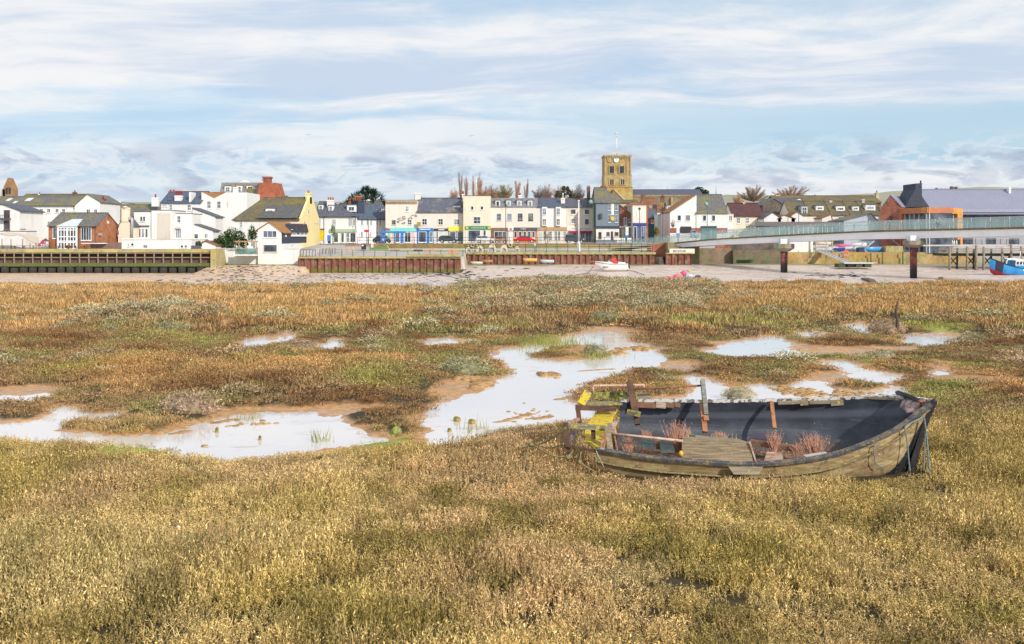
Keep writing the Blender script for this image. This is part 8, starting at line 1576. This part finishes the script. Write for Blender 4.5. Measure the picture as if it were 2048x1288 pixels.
def yard():
 cols = [((.75, .75, .74), (.5, .1, .1)), ((.55, .62, .70), (.2, .3, .5)), ((.78, .15, .30), (.7, .3, .4)), ((.70, .72, .72), (.3, .3, .3)), ((.05, .35, .75), (.7, .1, .05)), ((.60, .66, .72), (.1, .12, .4)), ((.75, .72, .60), (.75, .5, .1)), ((.03, .06, .25), (.5, .6, .7)), ((.72, .75, .78), (.8, .2, .2)), ((.35, .55, .65), (.6, .6, .65))]
 labs = ['white dinghy with red inside nearest the left of the dinghy park', 'pale blue dinghy third along the dinghy park', 'pink covered dinghy in the middle of the dinghy park', 'plain white dinghy with grey inside behind the gangway', 'bright blue dinghy with red cover tilted at the right of the dinghy park', 'pale grey blue dinghy with navy inside in the dinghy park', 'cream dinghy with an orange cover by the white shed', 'navy blue dinghy low behind the gangway head', 'white dinghy with red trim left of the metal stairs', 'teal dinghy at the back of the dinghy park']
 for i, (px, py, D) in enumerate(((1640, 492, 183), (1664, 496, 181), (1686, 490, 183.5), (1650, 500, 179.5), (1748, 499, 179.8), (1704, 494, 181.5), (1646, 485, 186), (1680, 498, 179.5), (1718, 488, 184.5), (1736, 485, 186))):
  dinghy('sailing_dinghy', labs[i], px, py + 4, D, 2.9 if i != 4 else 3.6, 1.3, .55, *cols[i], 1 if i % 2 else -1, (-.5 if i in (4, 8) else -.25), (i * .7) % 1 - .4, 'dinghy', 'sailing dinghies in the dinghy park', z=float(ground(np.array([X(px, D)]), np.array([float(D)]))[0][0]) + .25)
 ST = plain((.46, .48, .50), .4, name='galvanised')
 t = thing('gangway', 'aluminium gangway sloping down to the floating pontoon', 'gangway', P(1660, 505, 175)); a, c = P(1638, 503, 176.2), P(1688, 523, 166); w = V((.8, .5, 0))
 b = MB(); b.prism([a, c, c + w, a + w], (0, 0, -.12)); b.build('walkway', plain((.33, .32, .34), .6, name='gangway_deck'), t)
 for o in (V((0, 0, 0)), w):
  b = MB(); b.beam(a + o, c + o, .1, .25); b.build('stringer', FW, t); b = MB(); b.tube([a + o + V((0, 0, 1.0)), c + o + V((0, 0, 1.0))], .04, 5)
  for k in range(8): q = a.lerp(c, k / 7) + o; b.tube([q, q + V((0, 0, 1.0))], .03, 4)
  b.build('handrail', ST, t)
 t = thing('pontoon', 'low floating pontoon with green weed on its floats', 'pontoon', P(1700, 528, 165)); x0, x1 = X(1668, 165), X(1740, 165); zt = Z(524.5, 165)
 MB().box(x0 + 1.2, x1, 163.4, 166, zt - .22, zt).build('deck', plain((.55, .53, .52), .7, name='pontoon_deck'), t)
 for p in (1672, 1690, 1706, 1724): MB().box(X(p, 165), X(p + 13, 165), 163.6, 165.8, Z(534, 165), zt - .23).build('pontoon_float', plain((.06, .085, .03) if p != 1690 else (.02, .02, .02), .9, name='float_%d' % p), t)
 MB().box(x1, x1 + .7, 164, 164.3, zt - .12, zt).build('fender_arm', plain((.6, .5, .4), name='arm_tan'), t)
 for i, px in enumerate((1632, 1653, 1665)): o = P(px, 510, 175.5); MB().tube([o, V((o.x, o.y, Z(481, 175.5)))], .09, 6); b = MB().tube([o, V((o.x, o.y, Z(481, 175.5)))], .09, 6); tag(b.build('mooring_post', plain((.55, .40, .22), .8, name='tan_post'), None, org=o), ('left', 'middle', 'right')[i] + ' of the three tan posts standing by the head of the gangway', 'post', 'posts by the gangway')
 o = P(1691.5, 507, 175.8); b = MB(); b.tube([o + V((.42 * math.cos(q * .524), 0, .42 * math.sin(q * .524))) for q in range(13)], .13, 6); tag(b.build('lifebuoy', plain((.85, .20, .10), .5, name='lifebuoy_red'), None, org=o), 'orange red lifebuoy on the stone quay by the gangway', 'lifebuoy')
 t = thing('metal_stairs', 'galvanised stairs with handrails rising behind the dinghies', 'stairs', P(1730, 500, 181)); b = MB(); b.beam(P(1712, 500, 181), P(1728, 484, 182), .12, .2); b.beam(P(1728, 500, 181), P(1748, 482, 182), .12, .2); b.build('stringer', ST, t); b = MB()
 for k in range(9): q = P(1712, 500, 181).lerp(P(1728, 484, 182), k / 8); q2 = P(1728, 500, 181).lerp(P(1746, 483, 182), k / 8); b.beam(q, q2, .25, .04)
 b.build('tread', ST, t); b = MB(); b.tube([P(1706, 497, 180.6), P(1722, 481, 181)], .05, 5); b.tube([P(1784, 478, 182), P(1806, 498, 180.8), P(1806, 504, 180.8)], .05, 5); b.build('handrail', ST, t)
 MB().box(X(1716, 179), X(1727, 179), 178.4, 180, 1.6, Z(495, 179)).build('locker', plain((.02, .03, .10), .5, name='locker_navy'), t)
 b = MB(); b.box(X(1768, 180), X(1802, 180), 179, 182, 1.4, Z(492, 180)); tag(b.build('slipway_wall', CAPM, None, org=P(1785, 500, 180)), 'pale concrete block wall beside the steps under the bridge', 'wall')
 for px, yt in ((1765, 504), (1806, 503), (1742, 506)):
  o = P(px, 528, 175.7); b = MB().tube([o + V((0, 0, -.5)), V((o.x, o.y, Z(yt, 175.7)))], .13, 7); tag(b.build('fender_pile', woodm('fender_wood', (.20, .17, .10), (.13, .15, .03), .5, .5, 2), None, org=o), {1765: 'fender pile at the middle of the yellow stone quay', 1806: 'fender pile nearest the second bridge pier', 1742: 'thin fender pile left of the middle one on the yellow quay'}[px], 'pile')
 JT = woodm('jetty_timber', (.34, .27, .20), (.16, .17, .06), .25, .45, 1.5); JD = woodm('jetty_dark', (.055, .045, .04), (.06, .09, .03), .4, .5, 2)
 t = thing('timber_jetty', 'old timber jetty on braced posts behind the blue fishing boat', 'jetty', P(1960, 510, 165)); x0, x1 = X(1875, 167), X(2200, 163); zt = Z(505.5, 166)
 MB().box8([V((x0, 164, zt - .5)), V((x1, 160, zt - .5)), V((x1, 168, zt - .5)), V((x0, 169, zt - .5)), V((x0, 164, zt - .1)), V((x1, 160, zt - .1)), V((x1, 168, zt - .1)), V((x0, 169, zt - .1))]).build('deck', JD, t)
 for k, (px, yb, yt, m) in enumerate(((1899, 533, 494, JT), (1914, 533, 496, JD), (1934, 536, 493, JT), (1947, 535, 497, JD), (1952, 537, 490, JT), (1967, 538, 494, JT), (1982, 534, 497, JD), (2004, 530, 496, JT), (2022, 520, 488, JT), (2042, 530, 493, JT), (2062, 540, 492, JT), (2085, 540, 492, JT), (2110, 540, 492, JT))):
  D = 162 if m is JT else 164.5; MB().tube([V((X(px, D), D, -1.9)), V((X(px, D) + .05, D, Z(yt, D)))], .2 if m is JT else .16, 7).build('leg', m, t)
 for y0 in (498.5, 502.5): MB().beam(P(1877, y0, 163), P(2200, y0 - 2, 159), .1, .16).build('rail', JT, t)
 MB().beam(P(1845, 491, 165), P(2200, 489.5, 160), .15, .22).build('rail', plain((.62, .55, .5), .7, name='pale_rail'), t)
 for px in (1899, 1934, 1967, 2004): MB().beam(P(px, 512, 162.3), P(px + 16, 532, 164), .12, .2).build('brace', JD, t); MB().beam(P(px + 16, 512, 164), P(px, 530, 162.3), .12, .2).build('brace', JD, t)
 t = thing('gas_cylinder_rack', 'rack of white topped bottles on the promenade behind the jetty', 'rack', P(1910, 490, 180)); MB().box(X(1901, 180.6), X(1921, 180.6), 180.6, 180.7, Z(490, 180.6), Z(479, 180.6)).build('rack_frame', DK, t)
 for q in (1905, 1908.5, 1913): MB().tube([P(q, 490, 180.3), P(q, 484, 180.3), P(q, 480, 180.3)], [.16, .14, .05], 8).build('bottle', FW, t)
yard()
TW = plain((.30, .20, .145), .9, .3, 2, name='bare_twigs'); TWR = plain((.40, .22, .13), .9, .3, 2, name='russet_twigs'); TWD = plain((.16, .12, .11), .9, .3, 2, name='dark_twigs'); BARK = plain((.17, .12, .09), .95, .35, 3, name='bark')
def baretree(label, px, yb, yt, wpx, D, style='round', m=TW, lean=0, n=900):
 o = P(px, yb, D); Hh = Z(yt, D) - o.z; W = wpx / F * D / 2; t = thing('bare_tree', label, 'tree', o); rr = random.Random(int(px * 7)); b = MB(); L = []
 fork = .18 if style == 'round' else .08
 b.tube([o, o + V((lean * Hh * fork, 0, Hh * fork))], [.035 * Hh * .7, .024 * Hh * .7], 6); base = o + V((lean * Hh * fork, 0, Hh * fork)); nb = 26 if style == 'round' else 5; tips = []
 for k in range(nb):
  a = rr.uniform(0, 6.28); q = (k + .5) / nb
  if style == 'round': end = base + V((W * (q * 2 - 1) * .85, W * .7 * rr.uniform(-1, 1), Hh * (1 - fork) * rr.uniform(.45, 1) * (.50 + .40 * math.cos((q * 2 - 1) * 1.3)))) + V((lean * Hh * .5, 0, 0))
  else: end = base + V((W * rr.uniform(-.8, .8), W * rr.uniform(-.8, .8), Hh * (1 - fork) * rr.uniform(.6, .98)))
  mid = base.lerp(end, .45) + V((rr.uniform(-.1, .1) * W, 0, -.04 * Hh if style == 'round' else .02 * Hh)); b.tube([base, mid, end], [.007 * Hh, .0035 * Hh, .001 * Hh], 4, cap=False); L.append((base, mid, end))
 b.build('trunk', BARK, t); c = MB(); s0 = D / F * (.15 if style == 'round' else .085)
 n = int(n * 3.0) if style == 'round' else int(n * 1.2)
 for k in range(n):
  B, Mi, E_ = rr.choice(L); u = rr.uniform(.15, 1); p = (B.lerp(Mi, u / .45) if u < .45 else Mi.lerp(E_, (u - .45) / .55)); ln = Hh * rr.uniform(.10, .26) * (1.2 - u * .5) * (1 if style != 'round' else 1.15)
  if style == 'round': d = V((rr.gauss(0, .8) + (p.x - o.x) / max(W, .1) * .4 + lean, rr.gauss(0, .6), rr.uniform(.1, 1.1))); ln *= .62
  else: d = V((rr.gauss(0, .3), rr.gauss(0, .3), 1)); ln *= .8
  d = d.normalized() * ln; s = V((s0, 0, 0)) * rr.uniform(.5, 1.1); mm = p + d * .5 + V((rr.gauss(0, .03) * ln, 0, 0)); c.add([p - s, p + s, mm + s * .7, mm - s * .7, p + d], [(0, 1, 2, 3), (3, 2, 4)])
  for z_ in range(2):
   q0 = p + d * rr.uniform(.3, .8); q1 = q0 + V((rr.gauss(0, .35), rr.gauss(0, .3), rr.uniform(.3, 1))).normalized() * ln * .45; c.add([q0 - s * .5, q0 + s * .5, q1], [(0, 1, 2)])
 c.build('crown', m, t); return t
def leafbush(name, label, px, yb, yt, wpx, D, col, n=900, leaf=.22, cat='shrub', blobs_=None, trunk=True, spiky=False):
 o = P(px, yb, D); Hh = Z(yt, D) - o.z; W = wpx / F * D / 2; t = thing(name, label, cat, o); rr = random.Random(int(px * 3)); c = MB(); bl = blobs_ or [(rr.uniform(-.6, .6), rr.uniform(-.5, .5), rr.uniform(.35, .75), rr.uniform(.28, .45)) for k in range(9)]
 for k in range(n):
  bx, by, bz, br = rr.choice(bl); d = V((rr.gauss(0, 1), rr.gauss(0, 1), rr.gauss(0, 1))).normalized(); r = br * rr.uniform(.55, 1.08)
  p = o + V(((bx + d.x * r) * W, (by + d.y * r) * W, (bz + d.z * r * .8) * Hh)); p.z = max(p.z, o.z + .1); nn = (d + V((rr.gauss(0, .6), rr.gauss(0, .6), rr.gauss(.2, .5)))).normalized(); s = nn.orthogonal().normalized(); s.rotate(Matrix.Rotation(rr.uniform(0, 6.28), 3, nn)); q = nn.cross(s); l = leaf * rr.uniform(.6, 1.3)
  if spiky: c.add([p - s * l * .3, p + s * l * .3, p + (d + V((.2, 0, .5))).normalized() * l * 2.6], [(0, 1, 2)])
  else: c.add([p - s * l, p - q * l * .6, p + s * l, p + q * l * .6], [(0, 1, 2, 3)])
 c.build('crown', plain(col, .8, .5, 1.6, name='leaf_%d_%d' % (col[0] * 1000, col[1] * 1000)), t)
 if trunk:
  b = MB(); b.tube([o + V((0, 0, -.2)), o + V((0, 0, Hh * .5))], [.12, .06], 6)
  for bx, by, bz, br in bl[:5]: b.tube([o + V((0, 0, Hh * .25)), o + V((bx * W, by * W, bz * Hh))], [.06, .02], 4)
  b.build('trunk', BARK, t)
 return t
def trees():
 D = 300
 baretree('tallest bare poplar left behind the flat topped cream shop', 921, 410, 346, 16, D, 'poplar', TW, 0, 700); baretree('second bare poplar just right of the tallest one', 933, 410, 347, 13, D, 'poplar', TW, 0, 600); baretree('low russet bare tree left of the tall poplars', 908, 410, 372, 22, D - 8, 'round', TWR, 0, 500)
 baretree('slim bare poplar left of the flagpole above the shops', 947, 410, 350, 10, D, 'poplar', TWR, .05, 500); baretree('bare poplar immediately right of the flagpole', 959, 412, 347, 15, D + 3, 'poplar', TWR, .06, 800); baretree('broad russet bare tree right of the flagpole', 966, 415, 365, 34, D - 4, 'round', TWR, 0, 900)
 baretree('grey bare tree behind the grey mansard roof', 983, 412, 364, 32, D + 5, 'round', TW, 0, 800); baretree('large rounded bare thicket tree with olive undergrowth', 1008, 414, 363, 46, D, 'round', plain((.27, .22, .10), .9, .4, .3, name='olive_twigs'), 0, 1500); baretree('slanting bare poplar above the large rounded thicket tree', 1033, 414, 353, 20, D + 6, 'poplar', TWR, .12, 800)
 baretree('lone bare poplar over the white chimney', 1052, 414, 354, 15, D, 'poplar', TW, 0, 800); baretree('dark bare tree over the bay windowed cafe roof', 1079, 412, 366, 36, D, 'round', TWD, -.02, 700); baretree('bare tree above the middle of the blue slate roof', 1095, 412, 362, 26, D + 6, 'round', TW, 0, 600)
 baretree('pale bare tree left of the flat topped pine', 1118, 412, 366, 34, D + 8, 'round', TW, 0, 700); baretree('bare tree right of the flat topped pine beside the pub chimney', 1156, 412, 366, 36, D + 4, 'round', TW, 0, 700)
 leafbush('pine_tree', 'flat topped dark pine above the cream house by the pub', 1130, 412, 372, 52, D - 6, (.07, .06, .03), 900, .35, 'tree', [(-.5, 0, .55, .25), (0, 0, .72, .3), (.4, 0, .6, .3), (-.1, 0, .9, .12), (.2, 0, .85, .15), (.6, .1, .4, .2), (-.3, 0, .35, .3)])
 baretree('left windswept bare tree behind the dark red roof', 1507, 412, 366, 72, 290, 'round', plain((.24, .165, .115), .9, .3, 2, name='brown_twigs'), .0, 2200); baretree('right windswept bare tree leaning right behind the terrace', 1580, 408, 367, 80, 300, 'round', TW, .02, 2200)
 baretree('russet bare tree left of the left windswept tree', 1475, 415, 385, 24, 285, 'round', TWR, 0, 500)
 leafbush('monterey_cypress', 'spiky dark green cypress rising behind the black blue chimney', 731, 425, 378, 78, 235, (.018, .05, .022), 2600, .32, 'tree', [(-.55, 0, .52, .30), (-.2, 0, .70, .28), (.0, 0, .95, .16), (.25, 0, .72, .28), (.6, 0, .55, .32), (.85, 0, .35, .2), (-.8, 0, .35, .22), (.1, 0, .4, .4), (.4, 0, .85, .12)], spiky=True)
 leafbush('evergreen_tree', 'small dark evergreen left of the white orange potted chimney', 645, 425, 398, 16, 236, (.03, .06, .02), 400, .25, 'tree'); leafbush('evergreen_tree', 'green treetop peeping over the big mossy roof', 571, 405, 389, 26, 245, (.05, .10, .02), 700, .3, 'tree'); leafbush('evergreen_tree', 'dark green tree at the right end of the church roof', 1402, 400, 373, 34, 300, (.025, .07, .025), 900, .35, 'tree')
 leafbush('garden_shrub', 'large rounded dark green shrub beside the white waterside house', 463, 497, 452, 64, 172, (.035, .075, .012), 2600, .17, 'shrub', [(-.45, 0, .40, .42), (.0, 0, .62, .42), (.45, 0, .5, .42), (.2, -.1, .3, .45), (-.7, 0, .22, .3), (.75, 0, .25, .28), (-.15, -.2, .25, .4)])
 leafbush('garden_shrub', 'small dark shrub at the left foot of the large rounded one', 436, 497, 475, 26, 171, (.03, .065, .012), 700, .16, 'shrub'); leafbush('garden_shrub', 'twiggy green shrub behind the little white garden building', 399, 497, 480, 26, 170.5, (.05, .085, .02), 500, .15, 'shrub'); leafbush('garden_shrub', 'mossy green bush right of the twiggy shrub', 412, 490, 479, 16, 173, (.12, .14, .02), 400, .14, 'shrub')
 leafbush('palm_tree', 'cordyline palm between the large shrub and waterside house', 504, 490, 455, 24, 170, (.05, .10, .02), 600, .2, 'tree', [(0, 0, .72, .42), (-.3, 0, .55, .3), (.3, 0, .55, .3)], spiky=True); leafbush('palm_tree', 'tiny palm in front of the sage green shopfront', 666, 488, 455, 14, 196, (.05, .12, .03), 220, .18, 'tree', [(0, 0, .8, .4)], spiky=True)
 leafbush('garden_shrub', 'round clipped olive bush at the corner of the side street', 1312.5, 470, 457, 11, 190, (.20, .15, .03), 600, .14, 'shrub', [(0, 0, .5, .9)])
 leafbush('garden_shrub', 'small rust and green planting before the glazed bay', 136, 498, 489, 12, 166, (.16, .12, .03), 200, .14, 'shrub')
 baretree('slender bare young tree in front of the cafe', 1091, 487, 445, 14, 195, 'poplar', TWR, 0, 120); baretree('slender bare young tree before the long sloping gable', 1346, 460, 434, 12, 192, 'round', TW, 0, 120); baretree('slender bare tree beside the pub corner lamp', 1187, 487, 446, 10, 195.5, 'poplar', plain((.25, .12, .06), .9, name='rust_twigs'), 0, 160)
 nx = 240; pts = []
 def hy(px): return float(np.interp(px, [-900, 0, 700, 770, 900, 1060, 1300, 1440, 1560, 1640, 1750, 1780, 1900, 1960, 2048, 3000], [405, 404, 403, 401, 397, 404, 404, 390, 390, 392, 387, 382, 376, 374, 375, 385]))
 for (D0, off, nm, sd_, lab) in ((2600, 0, 'hills', 1, 'low green and brown downland on the skyline'),):
  vs = []; rows = 7
  for j in range(rows):
   for i in range(nx + 1):
    px = -900 + 3900 * i / nx; t_ = j / (rows - 1); D_ = D0 - 1200 * (1 - t_); zt = Z(hy(px) + .6 * math.sin(px * .05) + .4 * math.sin(px * .21), D0); vs.append((X(px, D0) * D_ / D0, D_, 2.5 + (zt - 2.5) * t_ ** 1.6))
  fs = [(j * (nx + 1) + i, j * (nx + 1) + i + 1, (j + 1) * (nx + 1) + i + 1, (j + 1) * (nx + 1) + i) for j in range(rows - 1) for i in range(nx)]
  def hf(t__, b):
   o = wpos(t__); x, y, z = t__.xyz(o); n = t__.noise(t__.comb(t__.math('MULTIPLY', x, .004), t__.math('MULTIPLY', y, .002), t__.math('MULTIPLY', z, .03)), 1.0, 5, .6); c = t__.mix(t__.ramp(n, .42, .58), (.27, .30, .20), (.36, .33, .24)); t__.l.new(c, b.inputs['Base Color']); b.inputs['Roughness'].default_value = .95  # pale greens stand in for distance haze, put into the colour
  b = MB(); b.add(vs, fs, 0, True); tag(b.build(nm, mat('downland', hf)), lab, kind='structure')
 for i, (px, r) in enumerate(((1904, 5), (1912, 4), (1873, 2.5))): o = P(px, 375.5 if px > 1880 else 377, 2500); tag(MB().ball(o, r, 8, 5, sc=(1.3, 1, .8), jit=.2).build('hilltop_tree', TWD, None, org=o), ('largest dark tree clump on the skyline of the downs', 'middle dark tree clump on the skyline of the downs', 'tiny dark tree clump left of the others on the downs')[i], 'tree')
 for px, y0, y1, lab in ((1432, 370, 388, 'distant lattice mast right of the church roof'), (1334.5, 372, 381, 'distant mast above the church roof')):
  o = P(px, y1, 900); b = MB(); b.tube([o, P(px, y0, 900)], [.5, .15], 4); tag(b.build('radio_mast', plain((.45, .45, .52), .8, name='mast_grey'), None, org=o), lab, 'mast')
 G_ = plain((.55, .56, .60), .8, name='gull_grey'); GD = plain((.12, .12, .14), .8, name='gull_dark')
 for i, (px, py, s, roll, lab) in enumerate(((688, 351, 1.3, .75, 'gull banking above the big mossy roof'), (617, 270, .5, .1, 'dark bird high above the yellow gable'), (943, 272, .5, .15, 'dark bird high left of the church tower'), (1487, 323, .45, .1, 'dark bird right of the church tower'), (6, 320, .8, .4, 'upper gull at the left picture edge'), (15, 338, .9, .5, 'lower gull at the left picture edge'), (626, 358, .4, .2, 'tiny bird left of the banking gull'))):
  o = P(px, py, 120); t = thing('gull', lab, 'bird', o); m = G_ if s > .6 else GD; k = s * .5; rot = Matrix.Rotation(-roll, 3, 'Y'); q = lambda x, y, z: o + rot @ V((x * k, y * k, z * k))
  b = MB(); b.tube([q(0, -.45, 0), q(0, -.3, .02), q(0, 0, .0), q(0, .35, 0), q(0, .5, 0)], [.02 * k, .07 * k, .12 * k, .07 * k, .03 * k], 6); b.build('bird_body', m, t)
  for sg in (-1, 1): b = MB(); b.prism([q(0, -.12, .03), q(sg * .6, -.2, .22), q(sg * 1.25, .05, .10), q(sg * .6, .06, .18), q(0, .14, .03)], (0, 0, .015)); b.build('wing', m, t)
trees()
